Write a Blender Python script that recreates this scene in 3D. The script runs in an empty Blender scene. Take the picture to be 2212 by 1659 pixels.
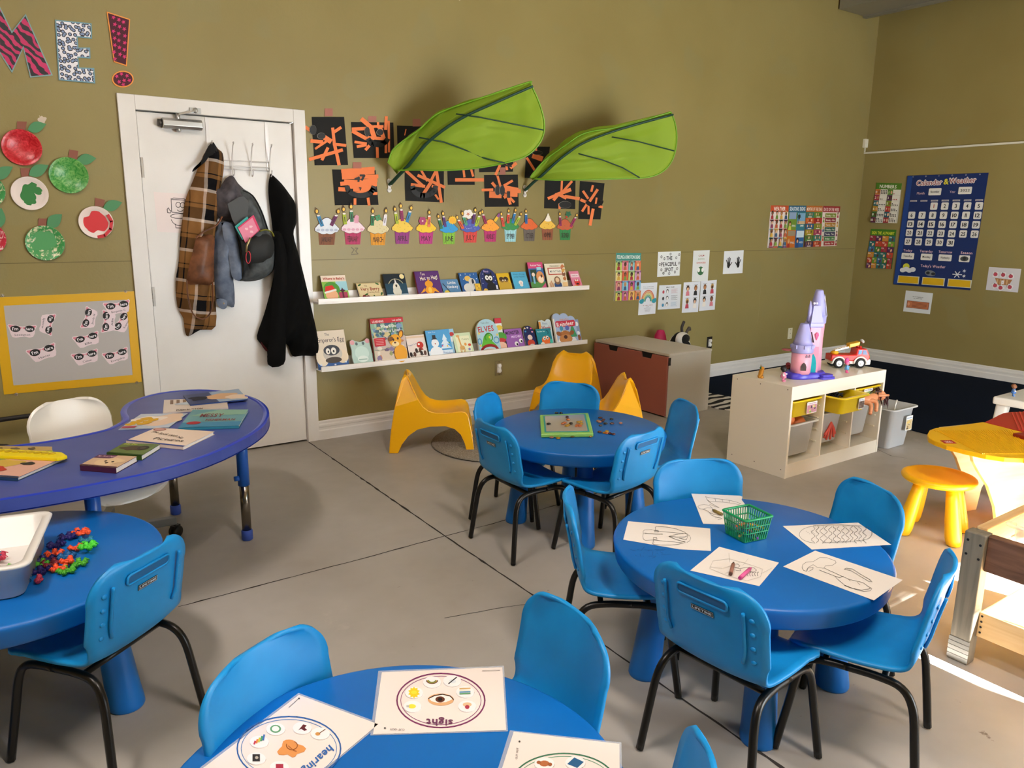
import bpy, math, random
from mathutils import Vector, Matrix
from mathutils.geometry import delaunay_2d_cdt
S = bpy.context.scene
COL = S.collection
# ---------------------------------------------------------------- camera, world, sun, window light, exposure
FPX, CX, CY, CAMH, CAMY = 1640.0, 1106.0, 829.5, 1.478, -4.843
R3 = ((0.81971285, 0.11226977, 0.56166391), (-0.57268275, 0.17821599, 0.80017094), (0.01026248, 0.97756563, -0.2103809))
cd = bpy.data.cameras.new('camera'); cam = bpy.data.objects.new('camera', cd); COL.objects.link(cam)
cd.sensor_width = 36.0; cd.lens = FPX / 2212 * 36.0; cd.clip_start = 0.02
cam.matrix_world = Matrix(((R3[0][0], R3[0][1], -R3[0][2], 0.0), (R3[1][0], R3[1][1], -R3[1][2], CAMY),
                           (R3[2][0], R3[2][1], -R3[2][2], CAMH), (0, 0, 0, 1)))
S.camera = cam
S.view_settings.view_transform = 'Standard'; S.view_settings.look = 'None'
S.view_settings.gamma = 1.0; S.view_settings.use_curve_mapping = False
S.view_settings.exposure = 1.3
S.cycles.use_denoising = True
S.cycles.max_bounces = 8; S.cycles.diffuse_bounces = 5; S.cycles.caustics_reflective = False; S.cycles.caustics_refractive = False
S.cycles.sample_clamp_indirect = 12.0
world = bpy.data.worlds.new('sky'); S.world = world; world.use_nodes = True
wn = world.node_tree; bg = wn.nodes['Background']
bg.inputs[0].default_value = (0.80, 0.90, 1.0, 1); bg.inputs[1].default_value = 2.2
def light(name, kind, loc, rot, energy, color, **kw):
    l = bpy.data.lights.new(name, kind); l.energy = energy; l.color = color
    for k, v in kw.items(): setattr(l, k, v)
    o = bpy.data.objects.new(name, l); COL.objects.link(o); o.location = loc; o.rotation_euler = rot
    return o
SUN_AZ, SUN_EL = math.radians(-78), math.radians(27)       # direction TOWARDS the sun, from +x
sd = Vector((math.cos(SUN_AZ) * math.cos(SUN_EL), math.sin(SUN_AZ) * math.cos(SUN_EL), math.sin(SUN_EL)))
sun = light('sun', 'SUN', (9, -12, 6), (0, 0, 0), 95.0, (1.0, 0.955, 0.90), angle=math.radians(0.6))
sun.rotation_euler = sd.to_track_quat('Z', 'Y').to_euler()
YF = -7.0                                                   # the front wall with the glazed door front
WX0, WX1, WZ0, WZ1 = 3.20, 5.6, 0.08, 1.96
portal = light('window_light', 'AREA', ((WX0 + WX1) / 2, YF - 0.05, (WZ0 + WZ1) / 2), (math.radians(90), 0, 0), 110.0, (0.86, 0.94, 1.0),
               shape='RECTANGLE', size=WX1 - WX0, size_y=WZ1 - WZ0)
for lx, ly in ((-1.0, -3.4), (1.2, -5.2)):                        # ceiling strip lights behind the camera
    light('ceiling_light', 'AREA', (lx, ly, 4.1), (0, 0, 0), 42.0, (1.0, 0.88, 0.80), shape='RECTANGLE', size=0.3, size_y=1.2)
# ---------------------------------------------------------------- pixels to points (2212x1659 frame)
def ray(px, py):
    c = (px - CX, CY - py, FPX)
    return Vector([r[0] * c[0] + r[1] * c[1] + r[2] * c[2] for r in R3])
CAMP = Vector((0, CAMY, CAMH))
def PZ(px, py, z=0.0):
    d = ray(px, py); return CAMP + d * ((z - CAMH) / d.z)
def PY(px, py, y=0.0):
    d = ray(px, py); return CAMP + d * ((y - CAMY) / d.y)
def PX(px, py, x):
    d = ray(px, py); return CAMP + d * (x / d.x)
# ---------------------------------------------------------------- materials
def lin(h):
    h = h.lstrip('#'); o = []
    for i in (0, 2, 4):
        c = int(h[i:i + 2], 16) / 255; o.append(c / 12.92 if c <= 0.04045 else ((c + 0.055) / 1.055) ** 2.4)
    return (*o, 1.0)
MATS = {}
def M(h, rough=0.55, metal=0.0, **kw):
    if not isinstance(h, str): return h
    key = (h, rough, metal, tuple(sorted(kw.items())))
    if key in MATS: return MATS[key]
    m = bpy.data.materials.new('mat_' + h.lstrip('#')); m.use_nodes = True
    b = m.node_tree.nodes['Principled BSDF']
    b.inputs['Base Color'].default_value = lin(h); b.inputs['Roughness'].default_value = rough; b.inputs['Metallic'].default_value = metal
    for k, v in kw.items():
        if k == 'bump': continue
        b.inputs[{'trans': 'Transmission Weight', 'alpha': 'Alpha', 'spec': 'Specular IOR Level', 'sheen': 'Sheen Weight', 'coat': 'Coat Weight', 'ior': 'IOR', 'sss': 'Subsurface Weight'}[k]].default_value = v
    MATS[key] = m; return m
def node(nt, t, **kw):
    n = nt.nodes.new(t)
    for k, v in kw.items():
        if k in n.inputs.keys() if hasattr(n, 'inputs') else False: n.inputs[k].default_value = v
        else: setattr(n, k, v)
    return n
def tex_mat(name, c1, c2, scale=5.0, detail=4.0, rough=0.6, lo=0.35, hi=0.65, bump=0.0, bscale=60.0, stretch=(1, 1, 1), r2=None, bdist=0.002, dist=0.0, metal=0.0, **kw):
    m = bpy.data.materials.new(name); m.use_nodes = True; nt = m.node_tree; b = nt.nodes['Principled BSDF']
    tc = node(nt, 'ShaderNodeTexCoord'); mp = node(nt, 'ShaderNodeMapping'); mp.inputs['Scale'].default_value = stretch
    nt.links.new(tc.outputs['Object'], mp.inputs['Vector'])
    nz = node(nt, 'ShaderNodeTexNoise'); nz.inputs['Scale'].default_value = scale; nz.inputs['Detail'].default_value = detail; nz.inputs['Distortion'].default_value = dist
    nt.links.new(mp.outputs[0], nz.inputs['Vector'])
    cr = node(nt, 'ShaderNodeValToRGB'); cr.color_ramp.elements[0].position = lo; cr.color_ramp.elements[1].position = hi
    cr.color_ramp.elements[0].color = lin(c1); cr.color_ramp.elements[1].color = lin(c2)
    nt.links.new(nz.outputs['Fac'], cr.inputs[0]); nt.links.new(cr.outputs[0], b.inputs['Base Color'])
    b.inputs['Roughness'].default_value = rough; b.inputs['Metallic'].default_value = metal
    if 'spec' in kw: b.inputs['Specular IOR Level'].default_value = kw['spec']
    if bump:
        n2 = node(nt, 'ShaderNodeTexNoise'); n2.inputs['Scale'].default_value = bscale; n2.inputs['Detail'].default_value = 3
        nt.links.new(mp.outputs[0], n2.inputs['Vector'])
        bp = node(nt, 'ShaderNodeBump'); bp.inputs['Strength'].default_value = bump; bp.inputs['Distance'].default_value = bdist
        nt.links.new(n2.outputs['Fac'], bp.inputs['Height']); nt.links.new(bp.outputs[0], b.inputs['Normal'])
    return m
# ---------------------------------------------------------------- objects
def tag(o, label=None, cat=None, group=None, kind=None):
    if label: o['label'] = label
    if cat: o['category'] = cat
    if group: o['group'] = group
    if kind: o['kind'] = kind
    return o
def thing(name, label, cat, loc=(0, 0, 0), rz=0.0, group=None):
    o = bpy.data.objects.new(name, None); COL.objects.link(o); o.empty_display_size = 0.05
    o.location = loc; o.rotation_euler = (0, 0, rz)
    return tag(o, label, cat, group)
def world_m(o):
    m = Matrix.Translation(o.location) @ o.rotation_euler.to_matrix().to_4x4()
    return world_m(o.parent) @ m if o.parent else m
def copy_tree(o, parent=None, **kw):
    c = o.copy(); COL.objects.link(c)
    if parent: c.parent = parent
    for k, v in kw.items():
        if k in ('location', 'rotation_euler'): setattr(c, k, v)
        else: c[k] = v
    for ch in [x for x in o.children]: copy_tree(ch, c)
    return c
class MB:
    def __init__(s, col='#808080', rough=0.5, **kw):
        s.v = []; s.f = []; s.fm = []; s.fs = []; s.mats = []; s.m = s.mi(M(col, rough, **kw) if isinstance(col, str) else col)
    def mi(s, m):
        if m not in s.mats: s.mats.append(m)
        return s.mats.index(m)
    def use(s, col, rough=0.5, **kw):
        s.m = s.mi(M(col, rough, **kw) if isinstance(col, str) else col); return s
    def add(s, vs, fs, smooth=False):
        b = len(s.v); s.v += [tuple(v) for v in vs]
        for f in fs: s.f.append([b + i for i in f]); s.fm.append(s.m); s.fs.append(smooth)
        return s
    def box(s, x0, y0, z0, x1, y1, z1, mx=None):
        vs = [(x0, y0, z0), (x1, y0, z0), (x1, y1, z0), (x0, y1, z0), (x0, y0, z1), (x1, y0, z1), (x1, y1, z1), (x0, y1, z1)]
        if mx: vs = [mx @ Vector(v) for v in vs]
        return s.add(vs, [(0, 3, 2, 1), (4, 5, 6, 7), (0, 1, 5, 4), (1, 2, 6, 5), (2, 3, 7, 6), (3, 0, 4, 7)])
    def cbox(s, c, d, mx=None):
        return s.box(c[0] - d[0] / 2, c[1] - d[1] / 2, c[2] - d[2] / 2, c[0] + d[0] / 2, c[1] + d[1] / 2, c[2] + d[2] / 2, mx)
    def bar(s, a, b, w, h, up=(0, 0, 1)):
        a, b = Vector(a), Vector(b); d = (b - a).normalized(); u = Vector(up); sx = d.cross(u).normalized(); u = sx.cross(d)
        vs = []
        for p in (a, b):
            for i, j in ((-1, -1), (1, -1), (1, 1), (-1, 1)): vs.append(p + sx * (w / 2 * i) + u * (h / 2 * j))
        return s.add(vs, [(3, 2, 1, 0), (4, 5, 6, 7), (0, 1, 5, 4), (1, 2, 6, 5), (2, 3, 7, 6), (3, 0, 4, 7)])
    def tube(s, pts, r, n=10, closed=False, caps=True, flat=1.0):
        pts = [Vector(p) for p in pts]; L = len(pts); rr = r if isinstance(r, (list, tuple)) else [r] * L
        vs = []; prev = None
        for i, p in enumerate(pts):
            if closed: t = pts[(i + 1) % L] - pts[i - 1]
            else: t = pts[min(i + 1, L - 1)] - pts[max(i - 1, 0)]
            t.normalize()
            if prev is None: a = Vector((0, 0, 1)) if abs(t.z) < 0.9 else Vector((1, 0, 0)); u = t.cross(a).normalized()
            else: u = (prev - t * prev.dot(t)).normalized()
            prev = u; w = t.cross(u)
            for k in range(n):
                an = 2 * math.pi * k / n; vs.append(p + (u * math.cos(an) + w * math.sin(an) * flat) * rr[i])
        fs = []
        for i in range(L if closed else L - 1):
            for k in range(n):
                a = i * n + k; b = i * n + (k + 1) % n; j = ((i + 1) % L) * n
                fs.append((a, b, j + (k + 1) % n, j + k))
        s.add(vs, fs, True)
        if caps and not closed:
            b = len(s.v) - len(vs)
            s.f.append([b + k for k in range(n)][::-1]); s.f.append([b + (L - 1) * n + k for k in range(n)]); s.fm += [s.m] * 2; s.fs += [False] * 2
        return s
    def lathe(s, prof, c=(0, 0, 0), n=28, mx=None, smooth=True, sx=1.0, sy=1.0, capb=True, capt=True):
        vs = []
        for r, z in prof:
            for k in range(n):
                a = 2 * math.pi * k / n; vs.append(Vector((c[0] + r * math.cos(a) * sx, c[1] + r * math.sin(a) * sy, c[2] + z)))
        if mx: vs = [mx @ v for v in vs]
        fs = [(i * n + k, i * n + (k + 1) % n, (i + 1) * n + (k + 1) % n, (i + 1) * n + k) for i in range(len(prof) - 1) for k in range(n)]
        s.add(vs, fs, smooth); b = len(s.v) - len(vs)
        if capb and prof[0][0] > 1e-6: s.f.append([b + k for k in range(n)][::-1]); s.fm.append(s.m); s.fs.append(False)
        if capt and prof[-1][0] > 1e-6: s.f.append([b + (len(prof) - 1) * n + k for k in range(n)]); s.fm.append(s.m); s.fs.append(False)
        return s
    def ball(s, c, r, n=12, mx=None):
        rx, ry, rz = (r, r, r) if not isinstance(r, (list, tuple)) else r
        m2 = max(5, n // 2 + 1); vs = []; fs = []
        for i in range(m2 + 1):
            t = math.pi * i / m2
            for k in range(n):
                a = 2 * math.pi * k / n
                vs.append(Vector((rx * math.sin(t) * math.cos(a), ry * math.sin(t) * math.sin(a), -rz * math.cos(t))))
        vs = [(mx @ v if mx else v) + Vector(c) for v in vs]
        for i in range(m2):
            for k in range(n): fs.append((i * n + k, i * n + (k + 1) % n, (i + 1) * n + (k + 1) % n, (i + 1) * n + k))
        return s.add(vs, fs, True)
    def loft(s, rings, close=True, caps=True, smooth=True):
        n = len(rings[0]); vs = [v for r in rings for v in r]; fs = []
        for i in range(len(rings) - 1):
            for k in range(n if close else n - 1):
                fs.append((i * n + k, i * n + (k + 1) % n, (i + 1) * n + (k + 1) % n, (i + 1) * n + k))
        s.add(vs, fs, smooth); b = len(s.v) - len(vs)
        if caps and close:
            s.f.append([b + k for k in range(n)][::-1]); s.f.append([b + (len(rings) - 1) * n + k for k in range(n)]); s.fm += [s.m] * 2; s.fs += [False] * 2
        return s
    def prism(s, pts, vec, smooth=False):
        pts = [Vector(p) for p in pts]; v = Vector(vec); n = len(pts)
        return s.add(pts + [p + v for p in pts], [list(range(n))[::-1], list(range(n, 2 * n))] + [(i, (i + 1) % n, n + (i + 1) % n, n + i) for i in range(n)], smooth)
    def build(s, name, parent=None, world=False, bevel=0.0, subsurf=0, solid=0.0, seg=2, off=0.0, **tg):
        me = bpy.data.meshes.new(name); vs = s.v; org = None
        if parent is not None and world:
            im = world_m(parent).inverted(); vs = [tuple(im @ Vector(v)) for v in vs]
        elif parent is None:
            xs = [v[0] for v in vs]; ys = [v[1] for v in vs]; zs = [v[2] for v in vs]
            org = Vector(((min(xs) + max(xs)) / 2, (min(ys) + max(ys)) / 2, min(zs))); vs = [(v[0] - org.x, v[1] - org.y, v[2] - org.z) for v in vs]
        me.from_pydata(vs, [], s.f)
        for m in s.mats: me.materials.append(m)
        me.polygons.foreach_set('material_index', s.fm); me.polygons.foreach_set('use_smooth', s.fs)
        me.update()
        o = bpy.data.objects.new(name, me); COL.objects.link(o)
        if parent is not None: o.parent = parent
        else: o.location = org
        if solid: d = o.modifiers.new('s', 'SOLIDIFY'); d.thickness = solid; d.offset = off
        if bevel: d = o.modifiers.new('b', 'BEVEL'); d.width = bevel; d.segments = seg; d.limit_method = 'ANGLE'; d.angle_limit = math.radians(40)
        if subsurf: d = o.modifiers.new('u', 'SUBSURF'); d.levels = subsurf; d.render_levels = subsurf
        tag(o, tg.get('label'), tg.get('cat'), tg.get('group'), tg.get('kind'))
        return o
# ---------------------------------------------------------------- glyphs and flat printed graphics
GL = {}
def glyph(ch, bold=False):
    if (ch, bold) in GL: return GL[ch, bold]
    c = bpy.data.curves.new('g', 'FONT'); c.body = ch; c.size = 1.0; c.resolution_u = 2; c.offset = 0.022 if bold else 0.0
    o = bpy.data.objects.new('g', c)
    try:
        me = o.to_mesh(); vs = [(v.co.x, v.co.y) for v in me.vertices]; fs = [tuple(p.vertices) for p in me.polygons]; o.to_mesh_clear()
    except Exception: vs, fs = [], []
    bpy.data.objects.remove(o); bpy.data.curves.remove(c)
    if vs: x0 = min(v[0] for v in vs); x1 = max(v[0] for v in vs)
    else: x0, x1 = 0, 0.28
    GL[ch, bold] = ([(v[0] - x0, v[1]) for v in vs], fs, x1 - x0)
    return GL[ch, bold]
class Gfx:
    """prints flat shapes on the quad bl, br, tr, tl; units: height 100, width 100*aspect"""
    def __init__(s, bl, br, tr, tl, mb=None, eps=0.00025, lift=0.0, H=100.0, flip=False):
        s.q = [Vector(p) for p in (bl, br, tr, tl)]
        s.n = (s.q[1] - s.q[0]).cross(s.q[3] - s.q[0]).normalized()
        if flip: s.n = -s.n
        w = ((s.q[1] - s.q[0]).length + (s.q[2] - s.q[3]).length) / 2; h = ((s.q[3] - s.q[0]).length + (s.q[2] - s.q[1]).length) / 2
        s.H = H; s.W = H * w / h; s.mb = mb or MB(); s.eps = eps; s.l = lift + eps
        if mb is None: s.mb.mats.clear()
    def pt(s, x, y, l=0.0):
        u, v = x / s.W, y / s.H; a = s.q[0].lerp(s.q[1], u); b = s.q[3].lerp(s.q[2], u); return a.lerp(b, v) + s.n * l
    def up(s): s.l += s.eps; return s
    def slab(s, col, t=0.002, rough=0.6, pts=None, **kw):
        s.mb.use(col, rough, **kw); pts = pts or [(0, 0), (s.W, 0), (s.W, s.H), (0, s.H)]
        s.mb.prism([s.pt(x, y, 0) for x, y in pts], s.n * t); s.l = t + s.eps; return s
    def poly(s, pts, col, rough=0.6, **kw):
        s.mb.use(col, rough, **kw); s.mb.add([s.pt(x, y, s.l) for x, y in pts], [range(len(pts))]); s.up(); return s
    def rect(s, x0, y0, x1, y1, col, r=0.0, **kw):
        if r:
            pts = []
            for cx, cy, a0 in ((x1 - r, y0 + r, -90), (x1 - r, y1 - r, 0), (x0 + r, y1 - r, 90), (x0 + r, y0 + r, 180)):
                for k in range(4): a = math.radians(a0 + 30 * k); pts.append((cx + r * math.cos(a), cy + r * math.sin(a)))
        else: pts = [(x0, y0), (x1, y0), (x1, y1), (x0, y1)]
        return s.poly(pts, col, **kw)
    def ell(s, cx, cy, rx, ry, col, n=18, rot=0.0, a0=0, a1=360, **kw):
        c, sn = math.cos(math.radians(rot)), math.sin(math.radians(rot)); pts = []
        full = a1 - a0 >= 360
        for k in range(n if full else n + 1):
            a = math.radians(a0 + (a1 - a0) * k / n); x, y = rx * math.cos(a), ry * math.sin(a); pts.append((cx + x * c - y * sn, cy + x * sn + y * c))
        return s.poly(pts, col, **kw)
    def ring(s, cx, cy, rx, ry, w, col, n=36, a0=0, a1=360):
        pts = [(cx + rx * math.cos(math.radians(a0 + (a1 - a0) * k / n)), cy + ry * math.sin(math.radians(a0 + (a1 - a0) * k / n))) for k in range(n + 1)]
        return s.line(pts, w, col)
    def line(s, pts, w, col, rough=0.6):
        s.mb.use(col, rough)
        for (x0, y0), (x1, y1) in zip(pts, pts[1:]):
            d = math.hypot(x1 - x0, y1 - y0)
            if d < 1e-6: continue
            ex, ey = (x1 - x0) / d * w / 2, (y1 - y0) / d * w / 2; k = 0.4
            x0, y0, x1, y1 = x0 - ex * k, y0 - ey * k, x1 + ex * k, y1 + ey * k
            s.mb.add([s.pt(x0 + ey, y0 - ex, s.l), s.pt(x1 + ey, y1 - ex, s.l), s.pt(x1 - ey, y1 + ex, s.l), s.pt(x0 - ey, y0 + ex, s.l)], [(0, 1, 2, 3)])
        s.up(); return s
    def text(s, t, x, y, h, col, al='c', w=None, rot=0.0, bold=False, rough=0.6, arc=0.0):
        s.mb.use(col, rough); sc = h / 0.72; tot = 0; xs = []
        for ch in t:
            g = glyph(ch, bold); xs.append(tot); tot += g[2] + 0.07
        tot = max(tot - 0.07, 0.01); fx = sc if w is None else w / tot
        off = {'c': -tot / 2, 'l': 0, 'r': -tot}[al]; c, sn = math.cos(math.radians(rot)), math.sin(math.radians(rot))
        for ch, gx in zip(t, xs):
            g = glyph(ch, bold)
            if not g[0]: continue
            vs = []
            for vx, vy in g[0]:
                lx = (vx + gx + off); ly = vy * sc
                if arc: ly -= arc * (lx / tot * 2) ** 2
                lx *= fx
                vs.append(s.pt(x + lx * c - ly * sn, y + lx * sn + ly * c, s.l))
            s.mb.add(vs, g[1])
        s.up(); return s
    def star(s, cx, cy, r, col, n=5, r2=0.45, rot=90):
        return s.poly([(cx + (r if k % 2 == 0 else r * r2) * math.cos(math.radians(rot + 180 * k / n)), cy + (r if k % 2 == 0 else r * r2) * math.sin(math.radians(rot + 180 * k / n))) for k in range(2 * n)], col)
    def blob(s, cx, cy, rx, ry, col, seed=0, j=0.2, n=22, **kw):
        r = random.Random(seed); ph = [r.uniform(0, 6.28) for _ in range(4)]
        return s.poly([(cx + rx * (1 + j * sum(math.sin((i + 2) * 2 * math.pi * k / n + ph[i]) for i in range(4)) / 2) * math.cos(2 * math.pi * k / n), cy + ry * (1 + j * sum(math.sin((i + 2) * 2 * math.pi * k / n + ph[i]) for i in range(4)) / 2) * math.sin(2 * math.pi * k / n)) for k in range(n)], col, **kw)
def wallquad(bl, br, tr, tl, y=-0.003): return [PY(*p, y) for p in (bl, br, tr, tl)]
def quadB(bl, br, tr, tl, x=8.037): return [PX(*p, x) for p in (bl, br, tr, tl)]
def rrect(hw, hd, r, n=5, cx=0, cy=0):
    o = []
    for sx, sy, a0 in ((1, -1, -90), (1, 1, 0), (-1, 1, 90), (-1, -1, 180)):
        for k in range(n + 1):
            a = math.radians(a0 + 90 * k / n); o.append((cx + sx * (hw - r) + r * math.cos(a), cy + sy * (hd - r) + r * math.sin(a)))
    return o
def smooth_path(pts, k=4):
    """Catmull-Rom"""
    P = [Vector(p) for p in pts]; o = []
    for i in range(len(P) - 1):
        p0, p1, p2, p3 = P[max(i - 1, 0)], P[i], P[i + 1], P[min(i + 2, len(P) - 1)]
        for j in range(k):
            t = j / k; o.append(0.5 * ((2 * p1) + (p2 - p0) * t + (2 * p0 - 5 * p1 + 4 * p2 - p3) * t * t + (3 * p1 - p0 - 3 * p2 + p3) * t ** 3))
    o.append(P[-1]); return o
# ---------------------------------------------------------------- the room
def wall_mat():
    m = bpy.data.materials.new('olive_wall'); m.use_nodes = True; nt = m.node_tree; b = nt.nodes['Principled BSDF']; L = nt.links.new
    tc = node(nt, 'ShaderNodeTexCoord')
    n1 = node(nt, 'ShaderNodeTexNoise'); n1.inputs['Scale'].default_value = 1.1; n1.inputs['Detail'].default_value = 3
    L(tc.outputs['Object'], n1.inputs['Vector'])
    cr = node(nt, 'ShaderNodeValToRGB'); e = cr.color_ramp.elements; e[0].position = 0.3; e[1].position = 0.7
    e[0].color = lin('#8b7c4b'); e[1].color = lin('#948655')
    L(n1.outputs['Fac'], cr.inputs[0])
    # touched-up paint patches
    n2 = node(nt, 'ShaderNodeTexNoise'); n2.inputs['Scale'].default_value = 3.1; n2.inputs['Detail'].default_value = 1.5
    L(tc.outputs['Object'], n2.inputs['Vector'])
    c2 = node(nt, 'ShaderNodeValToRGB'); e = c2.color_ramp.elements; e[0].position = 0.62; e[1].position = 0.66; e[0].color = (0, 0, 0, 1); e[1].color = (0.35, 0.35, 0.35, 1)
    L(n2.outputs['Fac'], c2.inputs[0])
    mx = node(nt, 'ShaderNodeMixRGB'); mx.inputs[2].default_value = lin('#8b835a'); L(c2.outputs[0], mx.inputs[0]); L(cr.outputs[0], mx.inputs[1])
    # chips: bright specks
    n3 = node(nt, 'ShaderNodeTexVoronoi'); n3.inputs['Scale'].default_value = 2.2; L(tc.outputs['Object'], n3.inputs['Vector'])
    c3 = node(nt, 'ShaderNodeValToRGB'); e = c3.color_ramp.elements; e[0].position = 0.012; e[1].position = 0.016; e[0].color = (0.8, 0.8, 0.8, 1); e[1].color = (0, 0, 0, 1)
    L(n3.outputs['Distance'], c3.inputs[0])
    m3 = node(nt, 'ShaderNodeMixRGB'); m3.inputs[2].default_value = lin('#cfc9a8'); L(c3.outputs[0], m3.inputs[0]); L(mx.outputs[0], m3.inputs[1])
    L(m3.outputs[0], b.inputs['Base Color']); b.inputs['Roughness'].default_value = 0.42; b.inputs['Specular IOR Level'].default_value = 0.35
    n4 = node(nt, 'ShaderNodeTexNoise'); n4.inputs['Scale'].default_value = 55; n4.inputs['Detail'].default_value = 4; n4.inputs['Distortion'].default_value = 0.8
    L(tc.outputs['Object'], n4.inputs['Vector'])
    bp = node(nt, 'ShaderNodeBump'); bp.inputs['Strength'].default_value = 0.22; bp.inputs['Distance'].default_value = 0.003
    L(n4.outputs['Fac'], bp.inputs['Height']); L(bp.outputs[0], b.inputs['Normal'])
    return m
def floor_mat():
    m = bpy.data.materials.new('worn_concrete'); m.use_nodes = True; nt = m.node_tree; b = nt.nodes['Principled BSDF']; L = nt.links.new
    tc = node(nt, 'ShaderNodeTexCoord')
    n1 = node(nt, 'ShaderNodeTexNoise'); n1.inputs['Scale'].default_value = 1.3; n1.inputs['Detail'].default_value = 5; n1.inputs['Roughness'].default_value = 0.6
    L(tc.outputs['Object'], n1.inputs['Vector'])
    cr = node(nt, 'ShaderNodeValToRGB'); e = cr.color_ramp.elements; e[0].position = 0.3; e[1].position = 0.72; e[0].color = lin('#9b958b'); e[1].color = lin('#b0aca5')
    L(n1.outputs['Fac'], cr.inputs[0]); last = cr
    def dark(scale, lo, hi, col, stretch=(1, 1, 1), inv=False, rz=0.0, detail=6):
        nonlocal last
        mp = node(nt, 'ShaderNodeMapping'); mp.inputs['Scale'].default_value = stretch; mp.inputs['Rotation'].default_value = (0, 0, rz)
        L(tc.outputs['Object'], mp.inputs['Vector'])
        n = node(nt, 'ShaderNodeTexNoise'); n.inputs['Scale'].default_value = scale; n.inputs['Detail'].default_value = detail; n.inputs['Roughness'].default_value = 0.65
        L(mp.outputs[0], n.inputs['Vector'])
        c = node(nt, 'ShaderNodeValToRGB'); e = c.color_ramp.elements; e[0].position = lo; e[1].position = hi
        e[0].color = (0, 0, 0, 1); e[1].color = (1, 1, 1, 1); L(n.outputs['Fac'], c.inputs[0])
        x = node(nt, 'ShaderNodeMixRGB'); x.inputs[2].default_value = lin(col); L(c.outputs[0], x.inputs[0]); L(last.outputs[0], x.inputs[1]); last = x
    dark(14, 0.70, 0.745, '#6b6156')
    dark(30, 0.735, 0.76, '#4a443c')
    dark(6, 0.72, 0.76, '#7a6f62', (1, 9, 1), rz=0.5)
    dark(7, 0.73, 0.77, '#7d7368', (8, 1, 1), rz=0.9)
    dark(3, 0.66, 0.9, '#c4bdb2')
    L(last.outputs[0], b.inputs['Base Color'])
    b.inputs['Roughness'].default_value = 0.40; b.inputs['Specular IOR Level'].default_value = 0.4
    n5 = node(nt, 'ShaderNodeTexNoise'); n5.inputs['Scale'].default_value = 9; n5.inputs['Detail'].default_value = 5; L(tc.outputs['Object'], n5.inputs['Vector'])
    mr = node(nt, 'ShaderNodeMapRange'); mr.inputs[3].default_value = 0.34; mr.inputs[4].default_value = 0.6; L(n5.outputs['Fac'], mr.inputs[0]); L(mr.outputs[0], b.inputs['Roughness'])
    bp = node(nt, 'ShaderNodeBump'); bp.inputs['Strength'].default_value = 0.08; bp.inputs['Distance'].default_value = 0.002
    n4 = node(nt, 'ShaderNodeTexNoise'); n4.inputs['Scale'].default_value = 40; n4.inputs['Detail'].default_value = 4; L(tc.outputs['Object'], n4.inputs['Vector'])
    L(n4.outputs['Fac'], bp.inputs['Height']); L(bp.outputs[0], b.inputs['Normal'])
    return m
WALL, FLOOR = wall_mat(), floor_mat()
WHITE = tex_mat('white_paint', '#dcd8d2', '#e6e3de', scale=2.0, rough=0.32, bump=0.05, bscale=12)
XL, XR, CEIL = -3.2, 8.04, 4.25
BX0, BX1 = 0.497 * CAMH, 1.2105 * CAMH      # door frame outer edges
DZ = 1.446 * CAMH
MB(FLOOR).box(XL, YF, -0.1, XR, 0.14, 0.0).build('floor', kind='structure')
# wall A with the door; drawn around the opening of the frame
w = MB(WALL); w.box(XL, 0, -0.1, BX0 + 0.02, 0.15, CEIL).box(BX1 - 0.02, 0, -0.1, XR + 0.15, 0.15, CEIL).box(BX0 + 0.02, 0, DZ - 0.02, BX1 - 0.02, 0.15, CEIL)
w.build('wall_back', kind='structure')
MB(WALL).box(XR, YF - 0.15, -0.1, XR + 0.15, 0, CEIL).build('wall_right', kind='structure')
MB(WALL).box(XL - 0.15, YF - 0.15, -0.1, XL, 0.15, CEIL).build('wall_left', kind='structure')
w = MB(WALL); w.box(XL, YF - 0.15, -0.1, WX0, YF, CEIL).box(WX1, YF - 0.15, -0.1, XR, YF, CEIL).box(WX0, YF - 0.15, WZ1, WX1, YF, CEIL).box(WX0, YF - 0.15, -0.1, WX1, YF, WZ0)
w.build('wall_front', kind='structure')
MB('#9a9282', 0.8).box(XL - 0.15, YF - 0.15, CEIL, XR + 0.15, 0.15, CEIL + 0.12).build('ceiling', kind='structure')
# glazed front: mullions and glass
g = thing('window_1', None, None, (WX0, YF, WZ0)); g['kind'] = 'structure'
f = MB('#3a3a3a', 0.4)
nx = 4
for i in range(nx + 1):
    x = WX0 + (WX1 - WX0) * i / nx; f.box(max(WX0, x - 0.022), YF - 0.12, WZ0, min(WX1, x + 0.022), YF - 0.03, WZ1)
for z in (WZ0 + 0.03, 1.05, WZ1 - 0.03): f.box(WX0, YF - 0.11, z - 0.025, WX1, YF - 0.04, z + 0.025)
f.build('window_frame', g, world=True)
# plain seams between the wall boards
s = MB('#6a5d36', 0.7)
s.box(BX1, -0.0012, 1.212, XR, 0.0, 1.2155); s.box(XL, -0.0015, 1.228, BX0, 0.0, 1.232)
s.build('trim_1', kind='structure')
s = MB('#9c8f63', 0.6)
a, b = PY(1645, 590), PY(1640, 700); s.box(a.x, -0.001, b.z, a.x + 0.004, 0, a.z)
s.box(XR - 0.004, -0.006, 0.14, XR, 0, CEIL)
s.build('trim_2', kind='structure')
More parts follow.
